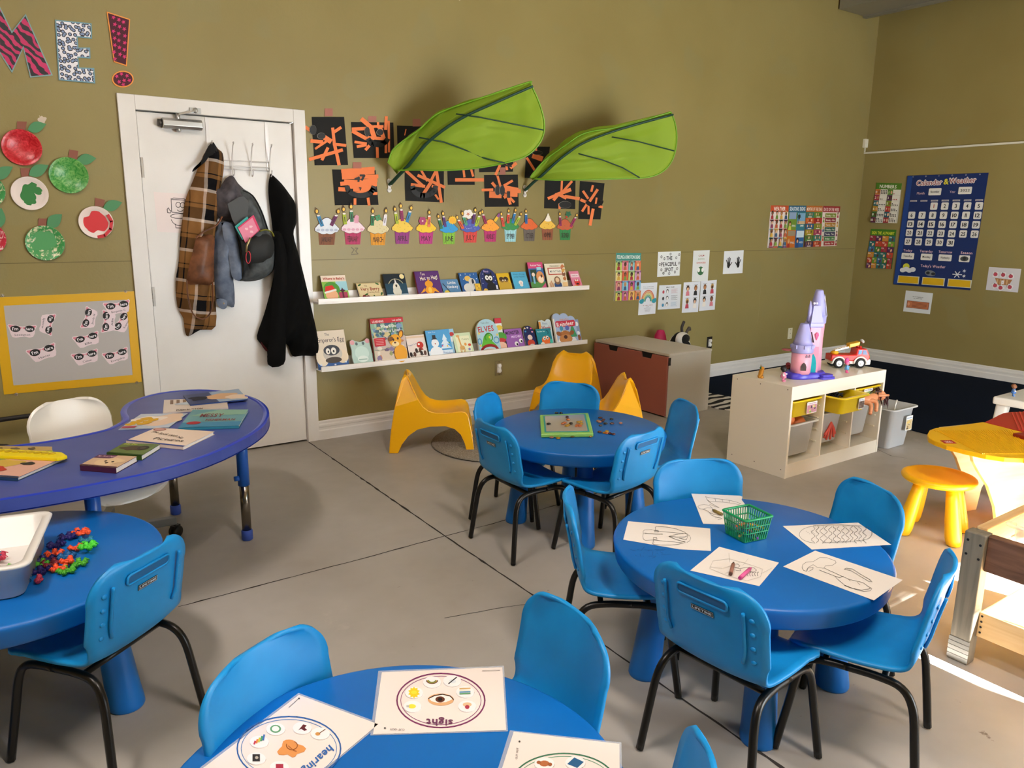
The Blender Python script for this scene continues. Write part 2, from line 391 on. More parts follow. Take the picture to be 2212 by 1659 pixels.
# concrete joints
def joint(pts, w, seed, name):
    r = random.Random(seed); q = []
    P0 = [PZ(*p) for p in pts]; path = []
    for a, b in zip(P0, P0[1:]):
        n = max(2, int((b - a).length / 0.04))
        for k in range(n): path.append(a.lerp(b, k / n))
    path.append(P0[-1]); m = MB('#2c2722', 0.9)
    d = (P0[-1] - P0[0]).normalized(); nrm = Vector((-d.y, d.x, 0)); ls = []; rs = []
    for p in path:
        j = r.uniform(-0.0015, 0.0015); ww = w * r.choice((0.7, 1, 1, 1.1, 1.2, 1.9)); ls.append(p + nrm * (j + ww / 2)); rs.append(p + nrm * (j - ww / 2))
    n = len(path)
    m.add([(*v.xy, 0.0006) for v in ls + rs], [(i, n + i, n + i + 1, i + 1) for i in range(n - 1)])
    return m.build(name, kind='structure')
joint([(667, 955), (961, 1158), (1150, 1285), (1311, 1398), (1423, 1475), (1685, 1656), (1760, 1708)], 0.0075, 1, 'trim_3')
joint([(385, 1311), (812, 1199), (961, 1158)], 0.005, 2, 'trim_4')
joint([(961, 1158), (1062, 1132), (1300, 1062), (1420, 1025), (1560, 992)], 0.004, 3, 'trim_5')
joint([(1195, 1300), (1100, 1310), (960, 1335)], 0.003, 4, 'trim_6')
joint([(1512, 1005), (1590, 1003)], 0.003, 5, 'trim_7')
joint([(1890, 968), (1925, 985), (1960, 990)], 0.003, 6, 'trim_8')
# baseboards with a moulded top
def baseboard(a, b, inn, name, col):
    a, b, inn = Vector(a), Vector(b), Vector(inn)
    pr = [(0, 0), (0.016, 0), (0.016, 0.062), (0.012, 0.07), (0.012, 0.085), (0.0145, 0.09), (0.0145, 0.102), (0.008, 0.112), (0.008, 0.124), (0.005, 0.132), (0, 0.132)]
    m = MB(col); m.loft([[a + inn * x + Vector((0, 0, z)) for x, z in pr], [b + inn * x + Vector((0, 0, z)) for x, z in pr]], smooth=False)
    return m.build(name, kind='structure')
baseboard((BX1, 0, 0), (XR, 0, 0), (0, -1, 0), 'baseboard_back', WHITE)
baseboard((XL, 0, 0), (BX0, 0, 0), (0, -1, 0), 'baseboard_left', WHITE)
baseboard((XR, 0, 0), (XR, YF, 0), (-1, 0, 0), 'baseboard_right', WHITE)
# door frame and door
FW = 0.073 * CAMH * 0.93
f = MB(WHITE)
ix0, ix1, iz = 0.5645 * CAMH - 0.012, 1.1515 * CAMH + 0.012, 1.3848 * CAMH + 0.012
f.box(BX0, -0.018, 0, ix0, 0.0, DZ).box(ix1, -0.018, 0, BX1, 0.0, DZ).box(ix0, -0.018, iz, ix1, 0.0, DZ)
f.box(ix0 - 0.03, -0.006, 0, ix0, 0.14, iz).box(ix1, -0.006, 0, ix1 + 0.03, 0.14, iz).box(ix0, -0.006, iz, ix1, 0.14, iz + 0.03)
f.build('trim_9', bevel=0.003, kind='structure')
MB('#0c0a08', 0.9).box(ix0, 0.052, 0.0, ix1, 0.14, iz).build('dark_backing', kind='structure')  # added black block behind the door slab; darkens its gaps and stops light
d = thing('door_1', None, None, (ix0, 0.04, 0)); d['kind'] = 'structure'
MB(WHITE).box(ix0 + 0.005, 0.010, 0.012, ix1 - 0.003, 0.048, iz - 0.006).build('door_slab', d, world=True, bevel=0.002)
for zc in (1.75, 1.02, 0.28):
    h = MB('#9a938a', 0.35, metal=1.0)
    for k in range(5): h.lathe([(0.007, 0), (0.007, 0.02)], (ix0 + 0.001, 0.004, zc - 0.055 + k * 0.022), n=10)
    h.box(ix0 - 0.002, 0.004, zc - 0.055, ix0 + 0.02, 0.009, zc + 0.055).build('hinge', d, world=True)
# ---------------------------------------------------------------- blue chairs
CH = tex_mat('chair_blue', '#0d86cb', '#1190d6', scale=8, rough=0.42, bump=0.12, bscale=260, bdist=0.0006, spec=0.45)
TB = tex_mat('table_blue', '#0563b4', '#066abd', scale=3, rough=0.4, bump=0.06, bscale=300, bdist=0.0005, spec=0.45)
BLK = M('#14120f', 0.32, 0.3)
def chair_shell():
    prof = [(-0.197, 0.603), (-0.193, 0.590), (-0.189, 0.572), (-0.183, 0.545), (-0.176, 0.51), (-0.169, 0.47), (-0.161, 0.43), (-0.153, 0.395), (-0.143, 0.365), (-0.127, 0.343), (-0.103, 0.330), (-0.07, 0.324), (-0.02, 0.320), (0.04, 0.320), (0.09, 0.323), (0.125, 0.325), (0.15, 0.322), (0.168, 0.312), (0.176, 0.300)]
    def hw(i, y, z):
        if z > 0.36 and i < 8:
            d = 0.603 - z; r = 0.082
            return 0.172 if d > r else 0.172 - r + math.sqrt(max(0.0, r * r - (r - d) ** 2)) + 0.002
        if y > 0.1:
            d = 0.176 - y; r = 0.06; return 0.165 if d > r else 0.165 - r + math.sqrt(max(0.0, r * r - (r - d) ** 2)) + 0.004
        t = max(0.0, min(1.0, (z - 0.32) / 0.1)); return 0.160 + 0.010 * t
    # refine the profile
    P = smooth_path([(0, y, z) for y, z in prof], 3); rings = []
    for p in P:
        w_ = hw(0 if p.z > 0.40 else 9, p.y, p.z); ring = []
        back = max(0.0, min(1.0, (p.z - 0.33) / 0.08))
        for k in range(17):
            t = -1 + 2 * k / 16; e = abs(t) ** 2.4
            y = p.y + 0.024 * e * back; z = p.z + 0.016 * e * (1 - back)
            ring.append(Vector((t * w_, y, z)))
        rings.append(ring)
    m = MB(CH); m.loft(rings, close=False, smooth=True)
    return m
def curve_leg(pts, r=0.0115):
    m = MB(BLK); m.tube(smooth_path(pts, 4), r, n=8); return m
def back_y(z):
    zz = [(0.36, -0.141), (0.43, -0.161), (0.51, -0.176), (0.603, -0.197)]
    for (a, ya), (b, yb) in zip(zz, zz[1:]):
        if z <= b: return ya + (yb - ya) * (z - a) / (b - a)
    return zz[-1][1]
def make_chair(label, loc, rz):
    t = thing('kids_chair', label, 'chair', loc, rz, 'blue plastic chairs around the round tables')
    sh = chair_shell().build('seat_shell', t, solid=0.011, off=0.0)
    # rolled rim of the shell, drawn as its own stiff edge
    for x in (-0.118, 0.118):
        b = MB(CH)
        pts = [(x * (1.0 if z > 0.42 else 0.93), back_y(z) - 0.008 + 0.012 * (abs(x) / 0.172) ** 2.4, z) for z in (0.405, 0.44, 0.48, 0.52, 0.555)]
        b.tube(smooth_path(pts, 3), 0.0045, n=6)
        for z in (0.415, 0.455, 0.495, 0.535):
            xx = x * 1.14; b.ball((xx, back_y(z) - 0.006 + 0.024 * (abs(xx) / 0.172) ** 2.4, z), (0.009, 0.0035, 0.007), n=8)
        b.build('rear_rib', t)
    h = MB(CH)
    ring = [(x, z) for x, z in rrect(0.075, 0.014, 0.010, 3, 0, 0.553)]
    h.tube([(x, back_y(z) - 0.0065, z) for x, z in ring], 0.0035, n=6, closed=True)
    hb = h.build('handle_rim', t)
    n = MB('#0a5f97', 0.5); n.prism([(x, back_y(z) - 0.0056, z) for x, z in rrect(0.072, 0.011, 0.008, 3, 0, 0.553)], (0, -0.0012, 0)); n.build('recess_shade', t)  # slightly raised plate; its darker blue paints the shade of a hand slot
    # maker's plate
    z0, z1 = 0.505, 0.520; y0, y1 = back_y(z0) - 0.0075, back_y(z1) - 0.0075
    g = Gfx((-0.034, y0, z0), (0.034, y0, z0), (0.034, y1, z1), (-0.034, y1, z1), eps=0.0003)
    g.slab('#101214', 0.001); g.line([(6, 8), (g.W - 6, 8), (g.W - 6, 92), (6, 92), (6, 8)], 7, '#c9d2d8'); g.text('LIFETIME', g.W / 2, 30, 42, '#d5dde2', w=g.W - 60, bold=True)
    g.mb.build('maker_plate', t)
    for s_ in (-1, 1):
        curve_leg([(s_ * 0.172, 0.178, 0.006), (s_ * 0.158, 0.155, 0.15), (s_ * 0.148, 0.137, 0.255), (s_ * 0.142, 0.112, 0.292), (s_ * 0.14, 0.06, 0.301), (s_ * 0.14, 0.02, 0.302)]).build('leg', t)
        curve_leg([(s_ * 0.176, -0.182, 0.006), (s_ * 0.162, -0.165, 0.15), (s_ * 0.152, -0.150, 0.245), (s_ * 0.144, -0.118, 0.290), (s_ * 0.14, -0.06, 0.301), (s_ * 0.14, 0.02, 0.302)]).build('leg', t)
    f = MB(BLK); f.tube([(-0.14, 0.075, 0.298), (0.14, 0.075, 0.298)], 0.009, n=8).tube([(-0.14, -0.075, 0.298), (0.14, -0.075, 0.298)], 0.009, n=8)
    f.build('seat_frame', t)
    return t
CHAIRS = [  # x, y, heading (degrees, 0 = facing +x)
 (1.965, -2.150, 0, 'blue plastic chair at the middle table, its back to the door'),
 (2.236, -2.433, 100, 'blue plastic chair with bright back and shiny maker plate at the gem table'),
 (2.150, -1.830, -55, 'blue plastic chair tucked in beside the front foot of the side-on yellow lounge chair'),
 (2.475, -1.765, 212, 'blue plastic chair behind the light board, facing the camera across the gem table'),
 (2.654, -2.275, 154.5, 'blue plastic chair between the gem table and the white toy storage unit'),
 (1.640, -3.150, -38, 'blue plastic chair seen from its side beside the jacket drawing'),
 (1.602, -3.656, 6, 'blue plastic chair with its back to the camera, black maker plate, at the drawing table'),
 (1.955, -3.814, 112, 'blue plastic chair at the drawing table beside the sunlit floor and the wooden post'),
 (2.262, -3.476, 156, 'blue plastic chair at the drawing table behind the burger drawing'),
 (2.062, -3.165, 242, 'blue plastic chair at the drawing table behind the torn fish drawing'),
 (0.475, -3.540, -62.7, 'blue plastic chair at the senses table behind the hearing card'),
 (0.850, -3.607, 174.5, 'blue plastic chair at the senses table to the right of the sight card'),
 (0.752, -4.020, 135, 'blue plastic chair of which only the tip of the back shows at the bottom edge'),
 (0.172, -2.590, 128, 'blue plastic chair with its back to the camera at the table with connector toys'),
]
c0 = None
for x, y, a, lab in CHAIRS:
    rz = math.radians(a - 90)
    if c0 is None: c0 = make_chair(lab, (x, y, 0), rz)
    else: copy_tree(c0, location=(x, y, 0), rotation_euler=(0, 0, rz), label=lab)
# ---------------------------------------------------------------- round blue tables
def make_table(label, loc, rz):
    t = thing('round_table', label, 'table', loc, rz, 'round blue play tables')
    R = 0.425
    m = MB(TB); m.lathe([(0.0, 0.44), (R - 0.075, 0.44), (R - 0.045, 0.428), (R - 0.024, 0.416), (R - 0.012, 0.4165), (R - 0.007, 0.424), (R - 0.0015, 0.462), (R, 0.470), (R - 0.003, 0.4765), (R - 0.011, 0.48), (0.0, 0.4805)], n=72)
    m.build('tabletop', t)
    for k in range(4):
        a = math.radians(45 + 90 * k); dx, dy = math.cos(a), math.sin(a); l = MB(TB)
        pr = [(0.050, 0.0), (0.053, 0.006), (0.053, 0.02), (0.050, 0.06), (0.045, 0.18), (0.040, 0.30), (0.036, 0.38), (0.034, 0.445)]
        vs = []
        l.lathe(pr, (0, 0, 0), n=24, mx=Matrix(((1, 0, -0.10 * dx, 0.305 * dx), (0, 1, -0.10 * dy, 0.305 * dy), (0, 0, 1, 0), (0, 0, 0, 1))))
        l.build('leg', t)
    return t
T1 = make_table('round blue play table with glass gems and a light board on it', (2.343, -2.081, 0), math.radians(12))
T2 = copy_tree(T1, location=(1.916, -3.430, 0), rotation_euler=(0, 0, math.radians(5)), label='round blue play table covered with line drawings and a green crayon basket')
T3 = copy_tree(T1, location=(0.500, -3.790, 0), rotation_euler=(0, 0, 0.3), label='round blue play table with the laminated sense cards, at the bottom edge')
T4 = copy_tree(T1, location=(-0.030, -2.300, 0), rotation_euler=(0, 0, math.radians(14)), label='round blue play table with a white bin and connector toys at the left edge')
# ---------------------------------------------------------------- yellow lounge chairs
YEL = M('#f2b20a', 0.28, spec=0.5, coat=0.3)
def lounge(label, loc, ang):
    t = thing('lounge_chair', label, 'chair', loc, math.radians(ang), 'yellow plastic lounge chairs')
    W_ = lambda z: 0.222 - 0.17 * z - 0.9 * max(0.0, z - 0.42) ** 1.0 * max(0.0, z - 0.42) * 10
    rear = [(0.0, 0.0), (0.008, 0.1), (0.022, 0.2), (0.04, 0.3), (0.062, 0.4), (0.078, 0.46), (0.095, 0.492)]
    rim = [(0.095, 0.492), (0.112, 0.485), (0.13, 0.455), (0.155, 0.40), (0.185, 0.34), (0.215, 0.295), (0.25, 0.268), (0.30, 0.254), (0.36, 0.252), (0.42, 0.258), (0.465, 0.262), (0.49, 0.255), (0.508, 0.232)]
    front = [(0.520, 0.18), (0.535, 0.1), (0.548, 0.0)]
    arch = [(0.50, 0.0), (0.485, 0.06), (0.46, 0.115), (0.42, 0.152), (0.36, 0.170), (0.26, 0.168), (0.18, 0.150), (0.12, 0.108), (0.08, 0.055), (0.055, 0.0)]
    cen = [(0.105, 0.470), (0.122, 0.455), (0.142, 0.415), (0.165, 0.355), (0.19, 0.295), (0.218, 0.245), (0.25, 0.215), (0.30, 0.198), (0.36, 0.196), (0.42, 0.205), (0.465, 0.222), (0.49, 0.226), (0.508, 0.212)]
    side = [(x, z) for x, z in rear + rim[1:] + front + arch]
    m = MB(YEL)
    for s_ in (-1, 1):
        m.add([(x, s_ * W_(z), z) for x, z in side], [range(len(side))])
    rows = []
    for (xr, zr), (xc, zc) in zip(rim, cen):
        row = []
        for k in range(13):
            u = -1 + k / 6; e = abs(u) ** 2.6; z = zc + (zr - zc) * e; row.append((xc + (xr - xc) * e, u * W_(zr), z))
        rows.append(row)
    m.loft(rows, close=False)
    rows = []
    for q in range(9):
        row = []
        for k in range(13):
            u = -1 + k / 6; zb = 0.30 * (1 - abs(u) ** 3.0); z = 0.478 + (zb - 0.478) * q / 8
            xr = 0.0
            for (xa, za), (xb, zb2) in zip(rear, rear[1:]):
                if za <= z <= zb2: xr = xa + (xb - xa) * (z - za) / (zb2 - za)
            row.append((xr + 0.035 * (1 - u * u), u * W_(z), z))
        rows.append(row)
    m.loft(rows, close=False)
    rows = []                                        # front apron
    for q in range(4):
        row = []
        for k in range(13):
            u = -1 + k / 6; zb = 0.205 * (1 - abs(u) ** 4); x = 0.508 + 0.02 * q / 3; zt = 0.232 - (0.02) * (1 - abs(u) ** 2.6); z = zt + (max(zb, 0.10 * abs(u) ** 8) - zt) * q / 3
            row.append((0.508 + (0.232 - z) * 0.2, u * W_(z), z))
        rows.append(row)
    m.loft(rows, close=False)
    m.build('shell', t, solid=0.009, off=0.0, bevel=0.003)
    return t
L1 = lounge('yellow plastic lounge chair seen side-on in front of the door trim', (2.17, -0.355, 0), -31)
q = copy_tree(L1, location=(3.83, -0.30, 0), rotation_euler=(0, 0, math.radians(213)), label='yellow plastic lounge chair facing the room next to the pink storage bench')
q = copy_tree(L1, location=(3.52, -1.32, 0), rotation_euler=(0, 0, math.radians(149)), label='yellow plastic lounge chair half hidden behind the gem table')
# ---------------------------------------------------------------- kidney table
KB = tex_mat('kidney_top', '#3a4a95', '#42529c', scale=6, rough=0.38, spec=0.5)
KE = M('#1538b6', 0.3, coat=0.3)
kid = [(0.12, -1.437), (0.252, -1.419), (0.371, -1.373), (0.426, -1.321), (0.490, -1.207), (0.503, -1.05), (0.544, -0.911), (0.61, -0.816), (0.71, -0.752), (0.828, -0.757), (0.932, -0.836), (1.010, -0.989), (1.037, -1.134), (1.026, -1.308), (0.98, -1.477), (0.90, -1.640), (0.778, -1.785), (0.619, -1.917), (0.44, -2.005), (0.265, -2.038), (0.12, -2.045)]
half = smooth_path([(x, y, 0) for x, y in kid], 3)
KP = [(v.x, v.y) for v in half] + [(0.24 - v.x, v.y) for v in half[::-1]][1:-1]
def offset_poly(P_, d):
    n = len(P_); o = []
    for i in range(n):
        a = Vector(P_[i - 1]); b = Vector(P_[(i + 1) % n]); t = (b - a).normalized(); o.append((P_[i][0] - t.y * d, P_[i][1] + t.x * d))
    return o
kt = thing('kidney_table', 'indigo kidney shaped activity table strewn with picture books', 'table', (0.12, -1.5, 0))
m = MB(KE); rings = []
for d, z in ((0.035, 0.556), (0.008, 0.558), (0.0, 0.566), (-0.003, 0.578), (0.0, 0.592), (0.008, 0.600), (0.02, 0.6035), (0.03, 0.602), (0.034, 0.600)):
    rings.append([(x, y, z) for x, y in offset_poly(KP, d)])
m.loft(rings, caps=False); m.build('table_edge', kt, world=True)
m = MB(KB); inn = [(x, y, 0.6) for x, y in offset_poly(KP, 0.034)]; m.prism([(x, y, 0.560) for x, y, z in inn], (0, 0, 0.04)); m.build('tabletop', kt, world=True)
STEEL = M('#8a8378', 0.22, 1.0)
for x, y in ((0.904, -1.404), (0.695, -0.886), (0.24 - 0.904, -1.404), (0.24 - 0.695, -0.886), (0.25, -1.86)):
    m = MB('#1c62c4', 0.35); m.lathe([(0.026, 0.27), (0.026, 0.56)], (x, y, 0), n=20)
    m.lathe([(0.012, 0), (0.012, 0.02)], (0, 0, 0), n=10, mx=Matrix.Translation((x - 0.024, y - 0.012, 0.31)) @ Matrix.Rotation(math.radians(-90), 4, 'Y'))
    lg = m.build('leg', kt, world=True)
    m = MB(STEEL); m.lathe([(0.021, 0.03), (0.021, 0.30)], (x, y, 0), n=20); m.build('leg_tube', lg, world=True)
    m = MB('#3c5cc0', 0.5); m.lathe([(0.022, 0.0), (0.0255, 0.004), (0.0255, 0.045), (0.022, 0.05)], (x, y, 0), n=20); m.build('foot_cap', lg, world=True)
# ---------------------------------------------------------------- white swivel chair
WP = M('#e9e4da', 0.3, coat=0.2)
oc = thing('swivel_chair', 'white plastic shell chair on castors pushed under the kidney table', 'chair', (0.31, -1.19, 0), math.radians(18))
prof = [(0.205, 0.675), (0.20, 0.66), (0.19, 0.62), (0.175, 0.56), (0.16, 0.50), (0.14, 0.44), (0.10, 0.395), (0.04, 0.378), (-0.08, 0.373), (-0.22, 0.378), (-0.31, 0.376), (-0.35, 0.36), (-0.365, 0.33)]
P_ = smooth_path([(0, y, z) for y, z in prof], 3); rows = []
for p in P_:
    if p.z > 0.47: d = 0.677 - p.z; r = 0.10; w_ = 0.172 if d > r else 0.172 - r + math.sqrt(max(0, r * r - (r - d) ** 2)) + 0.002
    else:
        w_ = 0.215; d = 0.365 + p.y
        if p.y < -0.1 and d < 0.09: w_ = 0.215 - 0.09 + math.sqrt(max(0, 0.0081 - (0.09 - d) ** 2))
    if 0.40 < p.z < 0.52 and p.y > 0.02: w_ = 0.172 + 0.043 * (0.52 - p.z) / 0.12
    bk = max(0, min(1, (p.z - 0.42) / 0.12)); row = []
    for k in range(17):
        u = -1 + k / 8; e = abs(u) ** 3; row.append((u * w_, p.y - 0.05 * e * bk, p.z + 0.03 * e * (1 - bk)))
    rows.append(row)
m = MB(WP); m.loft(rows, close=False); m.build('shell', oc, solid=0.012, off=0.0, bevel=0.003)
m = MB('#8d8f90', 0.35, metal=0.6); m.lathe([(0.028, 0.09), (0.028, 0.24)], n=18); m.build('pedestal', oc)
m = MB('#141414', 0.5); m.lathe([(0.02, 0.24), (0.02, 0.37), (0.07, 0.375), (0.07, 0.39)], n=18); m.build('gas_lift', oc)
for k in range(5):
    a = math.radians(-13 + 72 * k - 4); c, s_ = math.cos(a), math.sin(a)
    m = MB('#85898b', 0.4, metal=0.5); m.bar((0.02 * c, 0.02 * s_, 0.095), (0.33 * c, 0.33 * s_, 0.082), 0.036, 0.036); am = m.build('base_arm', oc, bevel=0.003)
    m = MB('#17130f', 0.35)
    mx = Matrix.Translation((0.325 * c, 0.325 * s_, 0.0275)) @ Matrix.Rotation(a + 0.6, 4, 'Z')
    for o_ in (-0.02, 0.008): m.lathe([(0.0, 0), (0.024, 0), (0.0275, 0.003), (0.0275, 0.01), (0.024, 0.013), (0, 0.013)], n=20, mx=mx @ Matrix.Rotation(math.radians(90), 4, 'X') @ Matrix.Translation((0, 0, o_)))
    m.lathe([(0.008, 0), (0.008, 0.03)], n=8, mx=mx @ Matrix.Translation((0, 0, 0.01))); m.box(-0.02, -0.012, 0.012, 0.02, 0.012, 0.03, mx)
    m.build('castor', am)
# ---------------------------------------------------------------- pink-fronted storage bench
BE = M('#cbc3b4', 0.4); PK = M('#a45f51', 0.5)
sb = thing('storage_bench', 'beige storage bench with pink drawer front against the wall', 'bench', (4.48, -0.46, 0))
x0, x1, y0, y1, zt = 4.24, 4.72, -0.875, -0.03, 0.50
m = MB(BE); m.box(x0 + 0.004, y0, 0, x1, y0 + 0.018, zt - 0.02).box(x0 + 0.004, y1 - 0.018, 0, x1, y1, zt - 0.02).box(x1 - 0.012, y0 + 0.018, 0.02, x1, y1 - 0.018, zt - 0.02).box(x0 + 0.02, y0 + 0.018, 0.02, x1 - 0.012, y1 - 0.018, 0.04)
m.build('body', sb, world=True, bevel=0.002)
MB(BE).box(x0, y0 - 0.004, zt - 0.02, x1 + 0.002, y1 + 0.004, zt).build('bench_top', sb, world=True, bevel=0.003)
pts = [(y1, 0.012), (y1, zt - 0.024), (-0.20, zt - 0.024), (-0.21, zt - 0.062), (-0.31, zt - 0.062), (-0.32, zt - 0.024), (-0.585, zt - 0.024), (-0.595, zt - 0.062), (-0.70, zt - 0.062), (-0.71, zt - 0.024), (y0 + 0.002, zt - 0.024), (y0 + 0.002, 0.012)]
dr = MB(PK).prism([(x0 - 0.014, y, z) for y, z in pts], (0.017, 0, 0)).build('drawer_front', sb, world=True, bevel=0.002)
m = MB('#0c0908', 0.8)  # black plates behind the drawer notches paint the shade inside the handles
m.box(x0 + 0.0035, -0.325, zt - 0.075, x0 + 0.01, -0.195, zt - 0.02); m.build('slot_shade', dr, world=True)
m = MB('#0c0908', 0.8); m.box(x0 + 0.0035, -0.715, zt - 0.075, x0 + 0.01, -0.58, zt - 0.02); m.build('slot_shade', dr, world=True)
m = MB('#4a4540', 0.4, metal=0.7); m.box(x0 - 0.004, y0 - 0.004, zt - 0.09, x0 + 0.02, y0, zt - 0.03).lathe([(0.006, 0), (0.006, 0.03)], (x0 + 0.005, y0 - 0.006, zt - 0.08), n=8); m.build('hinge', sb, world=True)
# ---------------------------------------------------------------- white storage unit with bins
WU = M('#ebe5d6', 0.35)
tu = thing('storage_unit', 'white open storage unit full of yellow and clear toy bins', 'storage unit', (4.28, -2.06, 0))
X0, X1, Y0, Y1, ZT = 3.78, 4.778, -2.272, -1.842, 0.556
MB(WU).box(X0, Y0, 0, X0 + 0.018, Y1, ZT - 0.0).build('side_panel', tu, world=True, bevel=0.002)
MB(WU).box(X1 - 0.018, Y0, 0, X1, Y1, ZT - 0.0).build('side_panel', tu, world=True, bevel=0.002)
MB(WU).box(X0 + 0.018, Y0 + 0.001, ZT - 0.02, X1 - 0.018, Y1, ZT).build('top_panel', tu, world=True)
MB(WU).box(X0 + 0.018, Y0 + 0.001, ZT - 0.082, X1 - 0.018, Y0 + 0.019, ZT - 0.02).build('top_rail', tu, world=True)
MB(WU).box(X0 + 0.018, Y0 + 0.003, 0.0, X1 - 0.018, Y0 + 0.021, 0.085).build('plinth', tu, world=True)
MB(WU).box(X0 + 0.018, Y0 + 0.02, 0.067, X1 - 0.018, Y1, 0.085).build('bottom_panel', tu, world=True)
cols = [(X0 + 0.018, X0 + 0.333), (X0 + 0.345, X0 + 0.653), (X0 + 0.665, X1 - 0.018)]
for xa in (X0 + 0.333, X0 + 0.653): MB(WU).box(xa, Y0 + 0.002, 0.085, xa + 0.012, Y1, ZT - 0.02).build('divider', tu, world=True)
RUN = M('#e8e2cf', 0.3)
for a, b in cols:
    for z in (0.17, 0.245, 0.32, 0.395, 0.45):
        for x, sg in ((a, 1), (b, -1)):
            m = MB(RUN); m.box(min(x, x + sg * 0.007), Y0 + 0.03, z, max(x, x + sg * 0.007), Y1 - 0.03, z + 0.007); m.build('runner', tu, world=True)
for yy, zz in ((Y0 + 0.03, 0.05), (Y0 + 0.22, 0.05), (Y1 - 0.04, 0.05), (Y0 + 0.03, ZT - 0.02), (Y0 + 0.22, ZT - 0.02), (Y1 - 0.04, ZT - 0.02)):
    m = MB('#6f675c', 0.4); m.prism([(X0 - 0.0006, yy + 0.0035 * math.cos(k * math.pi / 4), zz + 0.0035 * math.sin(k * math.pi / 4)) for k in range(8)], (0.0005, 0, 0)); m.build('screw', tu, world=True)
YB = M('#f0cf1c', 0.35, trans=0.12); CB = M('#e4e6e6', 0.32, alpha=0.62); GB = M('#c9ccce', 0.35)
def bin_(label, cx, y0, w, d, h, zr, mat, group, rz=0.0, name='toy_bin', cx0=None, parts=True):
    """y0 is the front edge, zr the height of the rim"""
    t = thing(name, label, 'bin', (cx, y0 + d / 2, zr - h), rz, group)
    m = MB(mat); R_ = lambda hw, hd, z, r: [(x, y, z) for x, y in rrect(hw, hd, r, 4)]
    tw, td = w / 2 - 0.022, d / 2 - 0.022; k = 0.10 * h
    m.loft([R_(tw - k, td - k, 0, 0.03), R_(tw - k + 0.004, td - k + 0.004, 0.004, 0.03), R_(tw, td, h - 0.012, 0.03), R_(w / 2 - 0.002, d / 2 - 0.002, h - 0.010, 0.035), R_(w / 2, d / 2, h - 0.004, 0.035), R_(w / 2 - 0.004, d / 2 - 0.004, h, 0.033), R_(tw - 0.002, td - 0.002, h - 0.002, 0.03), R_(tw - k + 0.001, td - k + 0.001, 0.006, 0.028)])
    m.build('tub', t)
    return t
yb1 = bin_('yellow toy bin in the left column of the white unit, picture label on front', (cols[0][0] + cols[0][1]) / 2, Y0 - 0.002, 0.305, 0.42, 0.105, 0.462, YB, 'shallow yellow bins in the storage unit')
yb2 = bin_('yellow toy bin pulled forward in the middle column of the white unit', (cols[1][0] + cols[1][1]) / 2, Y0 - 0.115, 0.305, 0.42, 0.105, 0.462, YB, 'shallow yellow bins in the storage unit')
yb3 = bin_('yellow toy bin in the right column of the white unit, above the doll', (cols[2][0] + cols[2][1]) / 2, Y0 - 0.002, 0.305, 0.42, 0.105, 0.462, YB, 'shallow yellow bins in the storage unit')
cb1 = bin_('clear deep bin in the left column of the white unit holding orange toys', (cols[0][0] + cols[0][1]) / 2, Y0 + 0.006, 0.305, 0.42, 0.205, 0.318, CB, 'deep clear bins in the storage unit')
cb2 = bin_('clear deep bin in the middle column of the white unit with a red toy inside', (cols[1][0] + cols[1][1]) / 2, Y0 + 0.03, 0.305, 0.42, 0.205, 0.335, CB, 'deep clear bins in the storage unit')
cb3 = bin_('clear deep bin in the right column of the white unit, under the doll', (cols[2][0] + cols[2][1]) / 2, Y0 + 0.03, 0.305, 0.42, 0.205, 0.335, CB, 'deep clear bins in the storage unit')
gb = bin_('grey deep bin standing on the floor right of the white unit', 4.995, -2.33, 0.32, 0.42, 0.28, 0.281, GB, None)
def bin_label(root, xa, xb, za, zb, yf, fn):
    q = [(xa, yf, za), (xb, yf, za), (xb, yf, zb), (xa, yf, zb)]
    q = [Vector(p) - Vector((0, 0.002, 0)) for p in q]
    g = Gfx(*q); g.slab('#e9ecec', 0.001); fn(g); g.mb.build('picture_label', root, world=True)
def pic(seed, title, tcol='#7a5fa0', pal=('#c98ea0', '#7fb04f', '#d8cf7a', '#4b4f57', '#e9e0d0')):
    def f(g):
        r = random.Random(seed)
        g.text(title, g.W / 2, 82, 11, tcol, w=g.W * 0.8, bold=True)
        g.rect(4, 5, g.W - 4, 74, pal[0])
        for k in range(9): g.blob(r.uniform(12, g.W - 12), r.uniform(14, 66), r.uniform(7, 16), r.uniform(5, 13), pal[k % len(pal)], seed=seed + k)
    return f
cx = [(a + b) / 2 for a, b in cols]
bin_label(yb1, cx[0] + 0.0, cx[0] + 0.10, 0.37, 0.44, Y0 + 0.013, pic(3, 'Puppets Food', '#b0569a'))
bin_label(yb2, cx[1] + 0.035, cx[1] + 0.095, 0.375, 0.44, Y0 - 0.100, pic(5, 'Books', '#7a8fb0', ('#6b5a52', '#8a7264', '#54443f')))
bin_label(yb3, cx[2] - 0.045, cx[2] + 0.055, 0.37, 0.45, Y0 + 0.013, pic(8, 'Doll Clothes', '#5b6fa0', ('#8fae5c', '#4c7a45', '#d9dfd2', '#3e4a3c')))
bin_label(gb, 5.005, 5.085, 0.12, 0.22, -2.322, pic(11, 'Instruments', '#5b7fb0', ('#cdbb8e', '#3c332a', '#7a5a33', '#e2c56a')))
